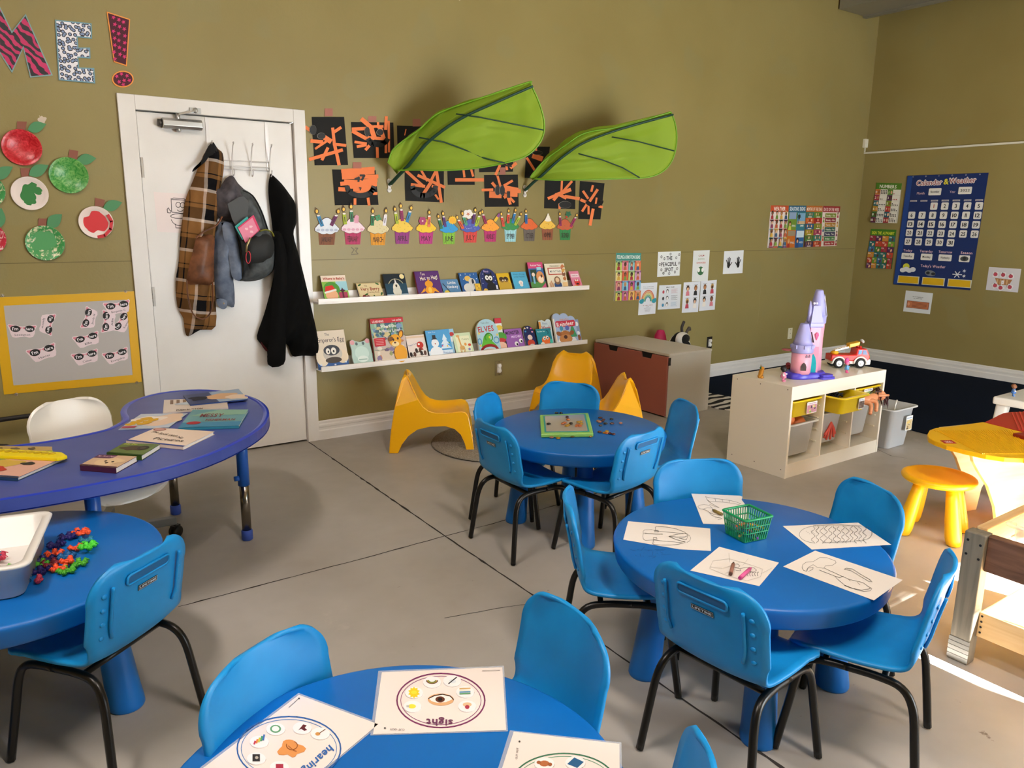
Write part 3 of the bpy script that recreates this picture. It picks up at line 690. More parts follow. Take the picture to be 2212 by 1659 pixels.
# ---------------------------------------------------------------- yellow stool, building-brick table, white table
YS = M('#f6bd10', 0.4)
st = thing('kids_stool', 'yellow round stool with four stubby legs under the yellow brick table', 'stool', (3.70, -3.17, 0), 0.3, 'yellow round stools')
m = MB(YS); m.lathe([(0.0, 0.272), (0.12, 0.272), (0.152, 0.270), (0.162, 0.278), (0.165, 0.288), (0.161, 0.297), (0.150, 0.3015), (0.138, 0.300), (0.128, 0.296), (0.10, 0.2945), (0, 0.294)], n=56); m.build('seat', st)
for k in range(4):
    a = math.radians(45 + 90 * k); dx, dy = math.cos(a), math.sin(a); l = MB(YS)
    l.lathe([(0.020, 0.0), (0.031, 0.006), (0.0355, 0.03), (0.036, 0.06), (0.034, 0.12), (0.029, 0.2), (0.025, 0.275)], n=22, mx=Matrix(((1, 0, -0.22 * dx, 0.155 * dx), (0, 1, -0.22 * dy, 0.155 * dy), (0, 0, 1, 0), (0, 0, 0, 1)))); l.build('leg', st)
copy_tree(st, location=(4.02, -3.72, 0), label='yellow round stool seen between the posts of the wooden sensory table')
LZ = 0.50
bt = thing('brick_table', 'play table with ribbed yellow and red top on curved plywood legs', 'table', (3.95, -3.45, 0))
def top_panel(pix, extra, cc, nm):
    P2 = [PZ(px, py, LZ) for px, py in pix] + [Vector((x, y, LZ)) for x, y in extra]
    m = MB(cc, 0.38); m.prism([(p.x, p.y, LZ - 0.022) for p in P2], (0, 0, 0.022)); return m.build(nm, bt, world=True, bevel=0.003), P2
yo = [(2006, 946), (2003, 938), (2008, 929), (2022, 924), (2060, 921), (2118, 912), (2124, 911.5), (2212, 934)]
ytop, yp = top_panel(yo, [(4.02, -3.62), (3.62, -3.74), (3.53, -3.66)] + [tuple(PZ(*p, LZ).xy) for p in [(2212, 990), (2170, 988), (2130, 982), (2085, 972), (2045, 962), (2020, 953)]], '#eab308', 'yellow_panel')
rt, rp = top_panel([(2127, 911.5), (2145, 903), (2158, 896), (2168, 892), (2180, 890), (2212, 889)], [(5.15, -3.75), (4.60, -3.95), (4.04, -3.62)] + [tuple(PZ(2213, 933.5, LZ).xy)], '#b3261f', 'red_panel')
m = MB('#f0bd14', 0.4)                              # the ribs of the building field
a, b, c, d = PZ(2018, 930, LZ), PZ(2190, 929, LZ), PZ(2235, 985, LZ), PZ(2128, 985, LZ)
for k in range(34):
    t_ = k / 34.0; p, q = b.lerp(a, t_), b.lerp(a, t_); p = a.lerp(b, t_); q = p.lerp(d.lerp(c, t_), .93)
    if k == 0: p = a; q = a.lerp(d, 0.05)
    m.bar((p.x, p.y, LZ + 0.001), (q.x, q.y, LZ + 0.001), 0.0045, 0.003)
m.build('brick_studs', ytop, world=True)
m = MB('#cf3a33', 0.4)
a, b, c, d = PZ(2186, 892, LZ), PZ(2300, 880, LZ), PZ(2320, 935, LZ), PZ(2202, 929, LZ)
for k in range(14):
    t_ = k / 14.0; p = a.lerp(b, t_); q = d.lerp(c, t_); m.bar((p.x, p.y, LZ + 0.001), (q.x, q.y, LZ + 0.001), 0.007, 0.004)
m.build('brick_studs', rt, world=True)
g = Gfx(*[PZ(*p, LZ + 0.0004) for p in [(2041, 958), (2067, 958), (2055, 951), (2031, 951.5)]]); g.slab('#a81f14', 0.0008); g.text('LEGO', g.W / 2, 22, 55, '#f0d8c8', w=g.W * 0.6, bold=True); g.mb.build('maker_badge', ytop, world=True)
MB('#8a1d1a', 0.4).bar(PZ(2200, 938, LZ + 0.008), PZ(2235, 948, LZ + 0.008), 0.07, 0.016).build('corner_block', bt, world=True)
WD = tex_mat('birch_ply', '#d9b56e', '#e5c684', scale=3, rough=0.4, stretch=(1, 1, 9))
def curved_leg(o_, dirx, nm):
    o_ = Vector(o_); dx = Vector(dirx).normalized(); sh = [(0.0, 0.478), (0.02, 0.44), (0.07, 0.39), (0.16, 0.31), (0.24, 0.20), (0.28, 0.10), (0.29, 0.0), (0.40, 0.0), (0.42, 0.12), (0.50, 0.22), (0.66, 0.22), (0.74, 0.12), (0.76, 0.0), (0.87, 0.0), (0.88, 0.10), (0.92, 0.24), (1.0, 0.36), (1.06, 0.478)]
    MB(WD).prism([o_ + dx * x * 0.82 + Vector((0, 0, z)) for x, z in sh], Vector((-dx.y, dx.x, 0)) * 0.018).build(nm, bt, world=True, bevel=0.002)
curved_leg((3.56, -3.36, 0), (0.93, -0.25, 0), 'plywood_leg')
curved_leg((3.90, -3.06, 0), (0.93, -0.25, 0), 'plywood_leg')
wt = thing('white_table', 'small white plastic side table behind the brick table', 'table', (5.6, -3.0, 0))
wx, wy, wz = 5.27, -2.72, 0.405
MB('#dfdfda', 0.4).box(wx, wy - 0.55, wz - 0.05, wx + 0.75, wy, wz).build('tabletop', wt, world=True, bevel=0.012, seg=3)
for sx, sy in ((0.05, -0.05), (0.70, -0.05), (0.05, -0.50), (0.70, -0.50)):
    m = MB('#e2e2de', 0.4); m.loft([[(wx + sx + x + (sx - 0.375) * 0.1, wy + sy + y + (sy + 0.275) * 0.1, 0.0) for x, y in rrect(0.028, 0.028, 0.012, 3)], [(wx + sx + x, wy + sy + y, wz - 0.04) for x, y in rrect(0.034, 0.034, 0.014, 3)]]); m.build('leg', wt, world=True)
# ---------------------------------------------------------------- wooden sensory table
def wood(name, a, b, sc=(14, 14, 1.2), r=0.6): return tex_mat(name, a, b, scale=2.2, detail=6, rough=r, stretch=sc, lo=0.3, hi=0.7, bump=0.15, bscale=9, dist=1.2)
WG = wood('grey_lumber', '#6a6356', '#8f8573'); WPI = wood('pine', '#d9b078', '#eccb97', (1.2, 14, 14)); WPY = wood('pine_y', '#d4aa72', '#e8c690', (14, 1.2, 14)); WDK = wood('dark_rail', '#553827', '#87604a', (14, 1.2, 14))
sx, sy = 2.634, -3.757
se = thing('sensory_table', 'rough wooden sensory table with taped post standing in the sun', 'table', (3.0, -4.2, 0))
def post(x, y, dx, dy, mat, nm='post'): return MB(mat).box(min(x, x + dx), min(y, y + dy), 0, max(x, x + dx), max(y, y + dy), 0.474).build(nm, se, world=True, bevel=0.004)
pp = post(sx, sy, 0.055, -0.066, WG)
for yy, zz in ((-0.014, 0.445), (-0.054, 0.438), (-0.014, 0.395), (-0.054, 0.388)): MB('#0c0a09', 0.6).prism([(sx - 0.0004, sy + yy + 0.0045 * math.cos(k * math.pi / 4), zz + 0.0045 * math.sin(k * math.pi / 4)) for k in range(8)], (-0.0006, 0, 0)).build('screw', pp, world=True)
m = MB('#9d9a94', 0.25, trans=0.3)
for k in range(5): m.box(sx - 0.0016, sy - 0.067, 0.008 + 0.016 * k, sx - 0.0004, sy + 0.001, 0.022 + 0.016 * k)
m.build('tape', pp, world=True, kind='stuff')
post(sx + 0.62, sy, 0.075, -0.085, WPY); post(sx + 0.62, sy - 0.95, 0.075, -0.085, WPY); post(sx, sy - 0.95, 0.075, -0.085, WG)
MB(WDK).box(sx + 0.02, sy - 0.95, 0.345, sx + 0.055, sy - 0.066, 0.470).build('side_rail', se, world=True, bevel=0.003)
MB(WPI).box(sx + 0.075, sy - 0.04, 0.40, sx + 0.62, sy - 0.005, 0.474).build('end_rail', se, world=True, bevel=0.003)
MB(WPY).box(sx + 0.63, sy - 0.95, 0.36, sx + 0.668, sy - 0.085, 0.470).build('side_rail', se, world=True, bevel=0.003)
MB(WPY).box(sx + 0.04, sy - 0.95, 0.10, sx + 0.06, sy - 0.066, 0.19).build('shelf_side', se, world=True, bevel=0.002)
MB(WPI).box(sx + 0.06, sy - 0.086, 0.10, sx + 0.62, sy - 0.066, 0.19).build('shelf_end', se, world=True, bevel=0.002)
MB(WPI).box(sx + 0.06, sy - 0.95, 0.10, sx + 0.63, sy - 0.086, 0.112).build('shelf_board', se, world=True)
for k in range(4): MB('#0c0a09', 0.6).prism([(sx + 0.0396, sy - 0.076 + 0.004 * math.cos(a * math.pi / 4), 0.118 + 0.020 * k + 0.004 * math.sin(a * math.pi / 4)) for a in range(8)], (-0.0006, 0, 0)).build('screw', se, world=True)
CL = M('#eef3f5', 0.12, alpha=0.38)
b1 = bin_('clear plastic tub sunk in the wooden sensory table, bright in the sun', sx + 0.35, sy - 0.66, 0.56, 0.58, 0.15, 0.512, CL, None, name='clear_tub')
b2 = bin_('frosted box with a white lid standing in the clear sensory tub', sx + 0.31, sy - 0.50, 0.34, 0.36, 0.14, 0.535, M('#e8ecee', 0.25, alpha=0.5), None, name='storage_box')
m = MB('#eceff1', 0.3); m.loft([[(x, y, 0.134) for x, y in rrect(0.172, 0.182, 0.03, 4)], [(x, y, 0.15) for x, y in rrect(0.172, 0.182, 0.03, 4)], [(x, y, 0.157) for x, y in rrect(0.16, 0.17, 0.03, 4)]]); m.build('lid', b2)
for k, (dx, dy) in enumerate(((0.14, -0.60), (0.19, -0.61), (0.23, -0.63))):
    m = MB('#2a2622', 0.4); z0 = 0.369
    m.ball((sx + dx, sy + dy, z0 + 0.02), (0.012, 0.018, 0.018), 8).tube([(sx + dx, sy + dy, z0 + 0.03), (sx + dx + 0.004, sy + dy + 0.004, z0 + 0.06)], 0.004, 6)
    m.build('toy_insect', None, label=['black plastic toy bug in the clear tub, closest to the lid', 'middle black plastic toy bug in the clear tub', 'black plastic toy bug in the clear tub, farthest from the lid'][k], cat='toy', group='toy bugs in the tub')
# ---------------------------------------------------------------- rugs
m = MB(tex_mat('navy_carpet', '#0f1726', '#162033', scale=180, rough=0.98, bump=0.8, bscale=400, bdist=0.004, spec=0.05))
e1, e2 = PZ(1946, 924), PZ(2010, 937)
m.prism([(5.09, -0.02, 0.001), (5.30, -1.0, 0.001), (5.52, -1.96, 0.001), (5.48, -2.30, 0.001), (5.50, -3.4, 0.001), (XR - 0.02, -3.4, 0.001), (XR - 0.02, -0.02, 0.001)], (0, 0, 0.008))
m.build('navy_carpet', label='dark navy carpet filling the far corner beyond the storage unit', cat='carpet')
zm = bpy.data.materials.new('zebra'); zm.use_nodes = True; nt = zm.node_tree; b_ = nt.nodes['Principled BSDF']
tc = node(nt, 'ShaderNodeTexCoord'); wv = node(nt, 'ShaderNodeTexWave'); wv.inputs['Scale'].default_value = 3.0; wv.inputs['Distortion'].default_value = 4.0; wv.inputs['Detail'].default_value = 1.0; wv.inputs['Detail Scale'].default_value = 1.4
wv.bands_direction = 'Y'; cr = node(nt, 'ShaderNodeValToRGB'); cr.color_ramp.interpolation = 'CONSTANT'; cr.color_ramp.elements[1].position = 0.5; cr.color_ramp.elements[0].color = lin('#101010'); cr.color_ramp.elements[1].color = lin('#dedbd4')
nt.links.new(tc.outputs['Object'], wv.inputs['Vector']); nt.links.new(wv.outputs['Fac'], cr.inputs[0]); nt.links.new(cr.outputs[0], b_.inputs['Base Color']); b_.inputs['Roughness'].default_value = 0.95
m = MB(zm); m.prism([(4.80, -0.90, 0.001), (4.86, -0.35, 0.001), (5.22, -0.40, 0.001), (5.42, -1.35, 0.001), (4.95, -1.30, 0.001)], (0, 0, 0.006)); m.build('zebra_rug', label='black and white zebra striped rug between the bench and the storage unit', cat='rug')
m = MB(tex_mat('shag', '#8f8677', '#b9b0a2', scale=120, rough=1.0, bump=1.0, bscale=160, bdist=0.012, spec=0.05))
m.lathe([(0.44, 0.001), (0.455, 0.008), (0.45, 0.016), (0.43, 0.02), (0.0, 0.021)], (2.78, -0.73, 0), n=60); m.build('round_rug', label='round grey shag rug under the side-on yellow lounge chair', cat='rug')
# ---------------------------------------------------------------- drawing straight on the wall plane
class PxG(Gfx):
    """x, y are pixels of an enlarged view (origin ox, oy, factor sc), dropped on the plane y = y0"""
    def __init__(s, ox=0, oy=0, sc=1.0, y0=-0.002, mb=None, eps=0.0003, plane='A'):
        s.ox, s.oy, s.sc, s.y0, s.eps, s.plane = ox, oy, sc, y0, eps, plane; s.mb = mb or MB(); s.l = eps
        if mb is None: s.mb.mats.clear()
        s.n = Vector((0, -1, 0)) if plane == 'A' else Vector((-1, 0, 0))
    def pt(s, x, y, l=0.0):
        px, py = s.ox + x / s.sc, s.oy + y / s.sc
        return PY(px, py, s.y0) + s.n * l if s.plane == 'A' else PX(px, py, s.y0) + s.n * l
    def text(s, t, x, y, h, col, al='c', w=None, rot=0.0, bold=False, rough=0.6, arc=0.0):
        s.mb.use(col, rough); sc = h / 0.72; tot = 0; xs = []
        for ch in t: g = glyph(ch, bold); xs.append(tot); tot += g[2] + 0.07
        tot = max(tot - 0.07, 0.01); fx = sc if w is None else w / tot
        off = {'c': -tot / 2, 'l': 0, 'r': -tot}[al]; c, sn = math.cos(math.radians(rot)), math.sin(math.radians(rot))
        for ch, gx in zip(t, xs):
            g = glyph(ch, bold)
            if g[0]: s.mb.add([s.pt(x + (vx + gx + off) * fx * c - vy * sc * sn, y - ((vx + gx + off) * fx * sn + vy * sc * c), s.l) for vx, vy in g[0]], g[1])
        s.up(); return s
    def pslab(s, pts, col, t=0.001, rough=0.7, **kw):
        s.mb.use(col, rough, **kw); s.mb.prism([s.pt(x, y, s.l) for x, y in pts], s.n * t); s.l += t + s.eps; return s
def arc_pts(cx, cy, rx, ry, a0, a1, n=12): return [(cx + rx * math.cos(math.radians(a0 + (a1 - a0) * k / n)), cy + ry * math.sin(math.radians(a0 + (a1 - a0) * k / n))) for k in range(n + 1)]
# ---------------------------------------------------------------- big letters
def mat_wave(name, c1, c2, scale, dist, direction='DIAGONAL', thr=0.5):
    m = bpy.data.materials.new(name); m.use_nodes = True; nt = m.node_tree; b = nt.nodes['Principled BSDF']
    tc = node(nt, 'ShaderNodeTexCoord'); wv = node(nt, 'ShaderNodeTexWave'); wv.inputs['Scale'].default_value = scale; wv.inputs['Distortion'].default_value = dist; wv.inputs['Detail'].default_value = 2; wv.inputs['Detail Scale'].default_value = 1.2
    wv.bands_direction = direction; cr = node(nt, 'ShaderNodeValToRGB'); cr.color_ramp.interpolation = 'CONSTANT'; cr.color_ramp.elements[1].position = thr
    cr.color_ramp.elements[0].color = lin(c1); cr.color_ramp.elements[1].color = lin(c2)
    nt.links.new(tc.outputs['Object'], wv.inputs['Vector']); nt.links.new(wv.outputs['Fac'], cr.inputs[0]); nt.links.new(cr.outputs[0], b.inputs['Base Color']); b.inputs['Roughness'].default_value = 0.5
    return m
def mat_leopard():
    m = bpy.data.materials.new('leopard'); m.use_nodes = True; nt = m.node_tree; b = nt.nodes['Principled BSDF']
    tc = node(nt, 'ShaderNodeTexCoord'); v = node(nt, 'ShaderNodeTexVoronoi'); v.voronoi_dimensions = '2D'; v.inputs['Scale'].default_value = 48; v.inputs['Randomness'].default_value = 0.9
    sx_ = node(nt, 'ShaderNodeSeparateXYZ'); cx_ = node(nt, 'ShaderNodeCombineXYZ'); nt.links.new(tc.outputs['Object'], sx_.inputs[0]); nt.links.new(sx_.outputs[0], cx_.inputs[0]); nt.links.new(sx_.outputs[2], cx_.inputs[1])
    cr = node(nt, 'ShaderNodeValToRGB'); cr.color_ramp.interpolation = 'CONSTANT'; e = cr.color_ramp.elements; e[0].position = 0; e[0].color = lin('#7d8fb5'); e[1].position = 0.26; e[1].color = lin('#14131a')
    x = e.new(0.44); x.color = lin('#e9e6ea')
    nt.links.new(cx_.outputs[0], v.inputs['Vector']); nt.links.new(v.outputs['Distance'], cr.inputs[0]); nt.links.new(cr.outputs[0], b.inputs['Base Color']); b.inputs['Roughness'].default_value = 0.5
    return m
def scale_poly(P_, k):
    n = len(P_); area = sum(P_[i][0] * P_[(i + 1) % n][1] - P_[(i + 1) % n][0] * P_[i][1] for i in range(n)); sg = -1 if area > 0 else 1; o = []
    for i in range(n):
        a, b, c = Vector(P_[i - 1]), Vector(P_[i]), Vector(P_[(i + 1) % n]); d1 = (b - a).normalized(); d2 = (c - b).normalized()
        n1 = Vector((-d1.y, d1.x)) * sg; n2 = Vector((-d2.y, d2.x)) * sg; bi = (n1 + n2); bi = bi / max(0.3, bi.dot(n1)) if bi.length > 1e-4 else n1
        o.append((b.x + bi.x * k, b.y + bi.y * k))
    return o
EL = [(118.7, 42.7), (197.8, 50.6), (198.7, 83.9), (167.7, 80.7), (169.3, 102.8), (194.6, 102.8), (195.3, 126.6), (169.3, 125), (171, 146), (203.5, 147), (205.7, 180.4), (126.6, 173.4)]
ML = [(-12, -10), (26, 68), (55.4, 30), (114, 163), (65, 167.7), (50, 104.4), (26, 158), (-18, 88), (-34, 160), (-82, 152)]
BL_ = [(230, 25), (281, 41.5), (274, 143.5), (245.5, 134)]
for nm, P_, mt, bc, lab in (('letter_e', EL, mat_leopard(), '#6f9aa8', 'leopard print letter E cut-out on the wall above the white door'),
                           ('letter_m', ML, mat_wave('zebra_pink', '#17121a', '#c2205f', 13.0, 6.0), '#7fa3a5', 'pink zebra striped letter M cut-out at the upper left edge')):
    g = PxG(0, 0, 1, -0.003); g.pslab(P_, bc, 0.003); g.pslab(scale_poly(P_, -2.6), '#888888', 0.0008)
    g.mb.mats[g.mb.m] = mt
    g.mb.build(nm, label=lab, cat='letter', group='large patterned letters')
ex = thing('exclamation_mark', 'maroon exclamation mark with pink stars and orange border above the door', 'letter', PY(262, 190, -0.002), group='large patterned letters')
g = PxG(0, 0, 1, -0.003); g.pslab(BL_, '#f09a45', 0.003); g.pslab(scale_poly(BL_, -2.4), '#4a0f22', 0.0008)
r = random.Random(4)
for k in range(20): g.star(246 + 22 * ((k % 3) / 2) + r.uniform(-2, 2), 38 + k * 5, 5.2, '#d42a70', rot=r.uniform(0, 90)) if 38 + k * 5 < 133 else None
g.mb.build('stroke', ex, world=True)
g = PxG(0, 0, 1, -0.003); g.pslab(arc_pts(265.2, 171, 23.5, 18, 0, 345, 28), '#f09a45', 0.003); g.pslab(arc_pts(265.2, 171, 20.8, 15.5, 0, 345, 28), '#4a0f22', 0.0008)
for a, b in ((252, 165), (262, 160), (274, 164), (257, 177), (268, 174), (279, 174), (266, 183)): g.star(a, b, 5.0, '#d42a70', rot=30)
g.mb.build('dot', ex, world=True)
# ---------------------------------------------------------------- paper plate apples
def plate(cx, cy, rx, ry, base, paint, seed, stem, leaf, label, smear=None):
    c = PY(cx, cy, 0); R_ = (PY(cx + rx, cy, 0) - PY(cx - rx, cy, 0)).length / 2
    t = thing('paper_plate_apple', label, 'craft', (c.x, 0, c.z - R_), group='paper plate apples on the wall')
    mx = Matrix.Translation((c.x, 0, c.z)) @ Matrix.Rotation(math.radians(90), 4, 'X'); m = MB(base if not isinstance(base, str) else M(base, 0.6))
    m.lathe([(0, 0.004), (R_ * 0.70, 0.004), (R_ * 0.78, 0.010), (R_ * 0.97, 0.016), (R_, 0.0165), (R_ * 1.0, 0.0145), (R_ * 0.8, 0.006), (R_ * 0.72, 0.001), (0, 0.001)], n=40, mx=mx); m.build('plate', t, world=True)
    g = PxG(0, 0, 1, -0.0046)
    if paint:
        for px, py, a, b, col, sd in paint: g.blob(px, py, a, b, col, seed=sd, j=0.22, n=34, rough=0.35)
        g.mb.build('paint', t, world=True)
    if smear:
        g = PxG(0, 0, 1, -0.0168)
        for pts, w_, col in smear: g.line(pts, w_, col, 0.35)
        g.mb.build('paint', t, world=True)
    g = PxG(0, 0, 1, -0.005); g.pslab(stem, '#8a5240', 0.0006); g.mb.build('stem', t, world=True)
    g = PxG(0, 0, 1, -0.009); g.pslab(leaf, '#4d8a5c', 0.0006); g.mb.build('leaf', t, world=True)
def leaf_(x0, y0, x1, y1, w):
    dx, dy = x1 - x0, y1 - y0; L = math.hypot(dx, dy); nx_, ny_ = -dy / L, dx / L; o = []
    for sg in (1, -1):
        rg = range(0, 9) if sg == 1 else range(8, -1, -1)
        for k in rg:
            u = k / 8; ww = w * math.sin(math.pi * u ** 0.85) * 0.5; o.append((x0 + dx * u + nx_ * ww * sg, y0 + dy * u + ny_ * ww * sg))
    return o
RP = tex_mat('red_paint', '#b3101c', '#e0404a', scale=34, detail=3, rough=0.3, lo=0.42, hi=0.7, bump=0.6, bscale=60, bdist=0.003, dist=2.0)
GP = tex_mat('green_paint', '#2f8a35', '#86bd6a', scale=36, detail=3, rough=0.3, lo=0.4, hi=0.72, bump=0.6, bscale=60, bdist=0.003, dist=2.0)
GW = tex_mat('green_white_paint', '#3f9550', '#d8d8b0', scale=26, detail=3, rough=0.35, lo=0.50, hi=0.62, bump=0.5, bscale=60, bdist=0.003, dist=2.4)
RW = tex_mat('red_white_paint', '#c42a40', '#e8c0bd', scale=26, detail=3, rough=0.35, lo=0.50, hi=0.60, bump=0.5, bscale=60, bdist=0.003, dist=2.4)
plate(47, 319, 44, 40, RP, None, 1, [(37, 262), (58, 263), (55, 281), (36, 278)], leaf_(60, 280, 100, 268, 24), 'fully red painted paper plate apple, highest of the plates')
plate(148, 379, 43, 39, GP, None, 2, [(150, 323), (169, 326), (166, 347), (147, 340)], leaf_(166, 346, 208, 342, 24), 'fully green painted paper plate apple')
plate(64, 418, 41, 37, '#e6d8cf', [(62, 417, 18, 22, '#2f7a3c', 5), (78, 412, 16, 7, '#2f7a3c', 6), (65, 436, 12, 9, '#2f7a3c', 9)], 3, [(44, 363), (65, 363), (62, 381), (46, 382)], leaf_(62, 378, 105, 357, 26), 'white paper plate apple with one dark green paint splotch')
plate(97, 525, 43, 38, GW, [(95, 520, 24, 24, '#4f9a5c', 7)], 4, [(83, 472), (101, 472), (100, 489), (82, 489)], leaf_(102, 490, 134, 463, 28), 'paper plate apple smeared green and white, lowest of the plates')
plate(207, 480, 38, 34, '#eadbd2', [(206, 480, 26, 25, '#d0242c', 8)], 5, [(205, 427), (227, 432), (223, 446), (205, 445)], leaf_(223, 450, 264, 437, 24), 'white paper plate apple with round red centre beside the door frame', smear=[([(233, 465), (241, 478), (239, 495), (226, 509), (212, 512)], 7, '#c8202a')])
plate(-30, 412, 42, 37, GW, None, 6, [(-50, 357), (-30, 358), (-32, 374), (-50, 374)], leaf_(-14, 385, 28, 360, 26), 'green and white plate apple cut by the left edge, upper one')
plate(-28, 515, 42, 37, RW, None, 7, [(-50, 460), (-30, 460), (-30, 476), (-50, 476)], leaf_(-4, 494, 3, 449, 26), 'red and white plate apple cut by the left edge, lower one')
g = PxG(0, 0, 1, -0.001); g.blob(91, 259, 8, 9, '#c9b8a8', seed=3); g.poly([(86, 250), (84, 249), (88, 257)], '#c9b8a8'); g.mb.build('wall_scuff', label='pale peeled patch on the wall above the red plate apple', cat='patch')
# ---------------------------------------------------------------- black sheets with orange strips
OR = '#f0824a'
def art(o, sc, quad, strips, blacks, tape, label, lift=0.0, curls=()):
    b = [(o[0] + x / sc, o[1] + y / sc) for x, y in quad]
    pb = [PY(*p, 0) for p in b]; t = thing('strip_artwork', label, 'artwork', (sum(p.x for p in pb) / 4, 0, min(p.z for p in pb)), group='black paper artworks with orange strips')
    g = PxG(o[0], o[1], sc, -0.002 - lift); g.pslab(quad, '#0b0a0a', 0.0006, 0.85); g.mb.build('black_sheet', t, world=True)
    g2 = PxG(o[0], o[1], sc, -0.0034 - lift, eps=0.0004)
    for s_ in strips:
        (x0, y0, x1, y1, w_) = s_; g2.line([(x0, y0), (x1, y1)], w_, OR, 0.75)
    g2.mb.build('orange_strips', t, world=True, kind='stuff')
    if blacks:
        g3 = PxG(o[0], o[1], sc, -0.0034 - lift - 0.0004 * (len(strips) + 2), eps=0.0004)
        for x in blacks:
            if x[0] == 'e': g3.ell(x[1], x[2], x[3] + 3, x[4] + 3, '#8f8a80'); g3.ell(x[1] + 2, x[2], x[3], x[4], '#0d0b0a')
            else: g3.line(x[1], x[2], '#0d0b0a')
        g3.mb.build('black_cutouts', t, world=True)
    if tape:
        x0, y0, x1, y1 = tape; g4 = PxG(o[0], o[1], sc, -0.004 - lift); g4.pslab([(x0, y0), (x1, y0), (x1, y1), (x0, y1)], '#a5695a', 0.0004); g4.mb.build('paper_tab', t, world=True)
o5, k5, o6, k6 = (660, 230), 6.913, (960, 330), 6.144
art(o5, k5, [(90, 155), (575, 155), (635, 875), (135, 880)], [(0, 310, 60, 350, 50), (405, 325, 430, 560, 45), (430, 560, 500, 870, 50), (420, 385, 525, 315, 45), (82, 515, 250, 530, 55), (440, 565, 597, 582, 45), (60, 790, 545, 650, 50), (245, 795, 330, 620, 45), (145, 630, 310, 520, 35), (290, 470, 370, 520, 75)], [('e', 110, 350, 50, 70), ('e', 235, 440, 60, 45)], (285, 30, 405, 145), 'black sheet with scattered orange strips right beside the door frame, top row')
art(o5, k5, [(678, 232), (1310, 240), (1330, 770), (720, 770)], [(840, 190, 1000, 330, 65), (1205, 155, 1195, 340, 45), (1240, 220, 1245, 480, 35), (700, 340, 910, 328, 50), (705, 370, 950, 505, 55), (1080, 240, 1085, 320, 35), (970, 300, 1030, 480, 70), (1110, 320, 1165, 480, 60), (930, 465, 1190, 485, 45), (735, 530, 905, 555, 38), (770, 600, 900, 575, 42), (895, 645, 945, 590, 45), (1065, 590, 1070, 760, 42), (1195, 560, 1195, 690, 38), (1240, 500, 1242, 680, 32), (1010, 300, 1150, 300, 40)], [('e', 920, 375, 38, 70), ('e', 1110, 385, 50, 45), ('l', arc_pts(1080, 450, 150, 120, 20, 160), 75)], (935, 145, 1058, 232), 'black sheet with orange pumpkin face, second from the door frame in the top row')
art(o5, k5, [(1365, 285), (1900, 300), (1900, 780), (1375, 770)], [(1500, 340, 1480, 430, 14), (1700, 400, 1850, 600, 45), (1560, 600, 1850, 500, 45)], None, (1600, 185, 1715, 298), 'black sheet mostly hidden behind the larger green leaf canopy')
art(o5, k5, [(398, 940), (1045, 950), (1090, 1470), (440, 1475)], [(545, 965, 1020, 930, 60), (550, 1020, 1020, 985, 52), (555, 1060, 1075, 1045, 58), (530, 1155, 1060, 1095, 60), (590, 1130, 1050, 1150, 80), (500, 1235, 610, 1240, 62), (650, 1200, 1040, 1180, 60), (720, 1240, 985, 1235, 60), (740, 1290, 960, 1270, 30), (735, 1380, 735, 1462, 42), (930, 1370, 945, 1472, 42), (1010, 1300, 1060, 1300, 42)], [('l', [(740, 1085), (800, 1060), (790, 1120)], 30), ('l', [(815, 1030), (880, 1030), (840, 1100)], 30), ('l', [(800, 1215), (830, 1215), (815, 1250)], 14), ('l', arc_pts(820, 1190, 200, 140, 5, 175), 75)], (705, 832, 835, 925), 'black sheet with dense orange strips and black grin in the second row, above the cupcakes')
art(o5, k5, [(1480, 950), (2065, 940), (2065, 1430), (1490, 1410)], [(1500, 960, 1760, 1195, 45), (1680, 1030, 2074, 1205, 45), (1730, 960, 1815, 1110, 35), (1580, 1165, 1775, 1192, 45), (1765, 1295, 1880, 1120, 50), (1870, 1110, 1950, 950, 40), (1950, 950, 2025, 1430, 45), (1890, 1190, 1960, 1205, 40), (1935, 1320, 1980, 1385, 30)], [('l', arc_pts(1770, 1200, 170, 130, 0, 180), 75)], None, 'black sheet with crossing orange strips and a black grin under the larger leaf')
art(o6, k6, [(35, 60), (395, 60), (402, 425), (45, 425)], [(235, 90, 265, 320, 30), (320, 100, 380, 310, 30), (150, 360, 515, 360, 45)], None, None, 'black sheet with one long horizontal orange strip under the larger leaf')
art(o6, k6, [(440, -100), (905, -110), (910, 250), (462, 258)], [(735, 170, 680, 290, 35), (820, 160, 830, 225, 30), (880, 200, 950, 140, 40)], [('l', [(800, 165), (890, 180)], 22)], None, 'black sheet whose lower strip shows below the larger leaf, above the face artwork')
art(o6, k6, [(525, 295), (975, 290), (985, 715), (537, 718)], [(705, 310, 745, 450, 30), (635, 400, 680, 455, 38), (500, 495, 640, 490, 36), (790, 435, 900, 372, 32), (610, 555, 740, 560, 85), (800, 480, 955, 510, 95), (800, 560, 960, 565, 42), (880, 520, 1000, 510, 50), (845, 600, 870, 680, 38), (870, 600, 920, 655, 32), (790, 590, 850, 555, 42)], [('e', 705, 500, 35, 62), ('e', 765, 500, 35, 62), ('l', [(850, 520), (850, 590)], 40)], (735, 195, 810, 290), 'black sheet with orange face and two black eyes between the leaf brackets')
art(o6, k6, [(1090, -80), (1400, -80), (1345, 350), (1065, 332)], [(1095, 70, 1200, 235, 32), (1180, 40, 1290, 80, 70), (1215, -60, 1225, 40, 26)], [('e', 1235, 0, 70, 25)], None, 'black sheet half hidden behind the tip of the smaller leaf')
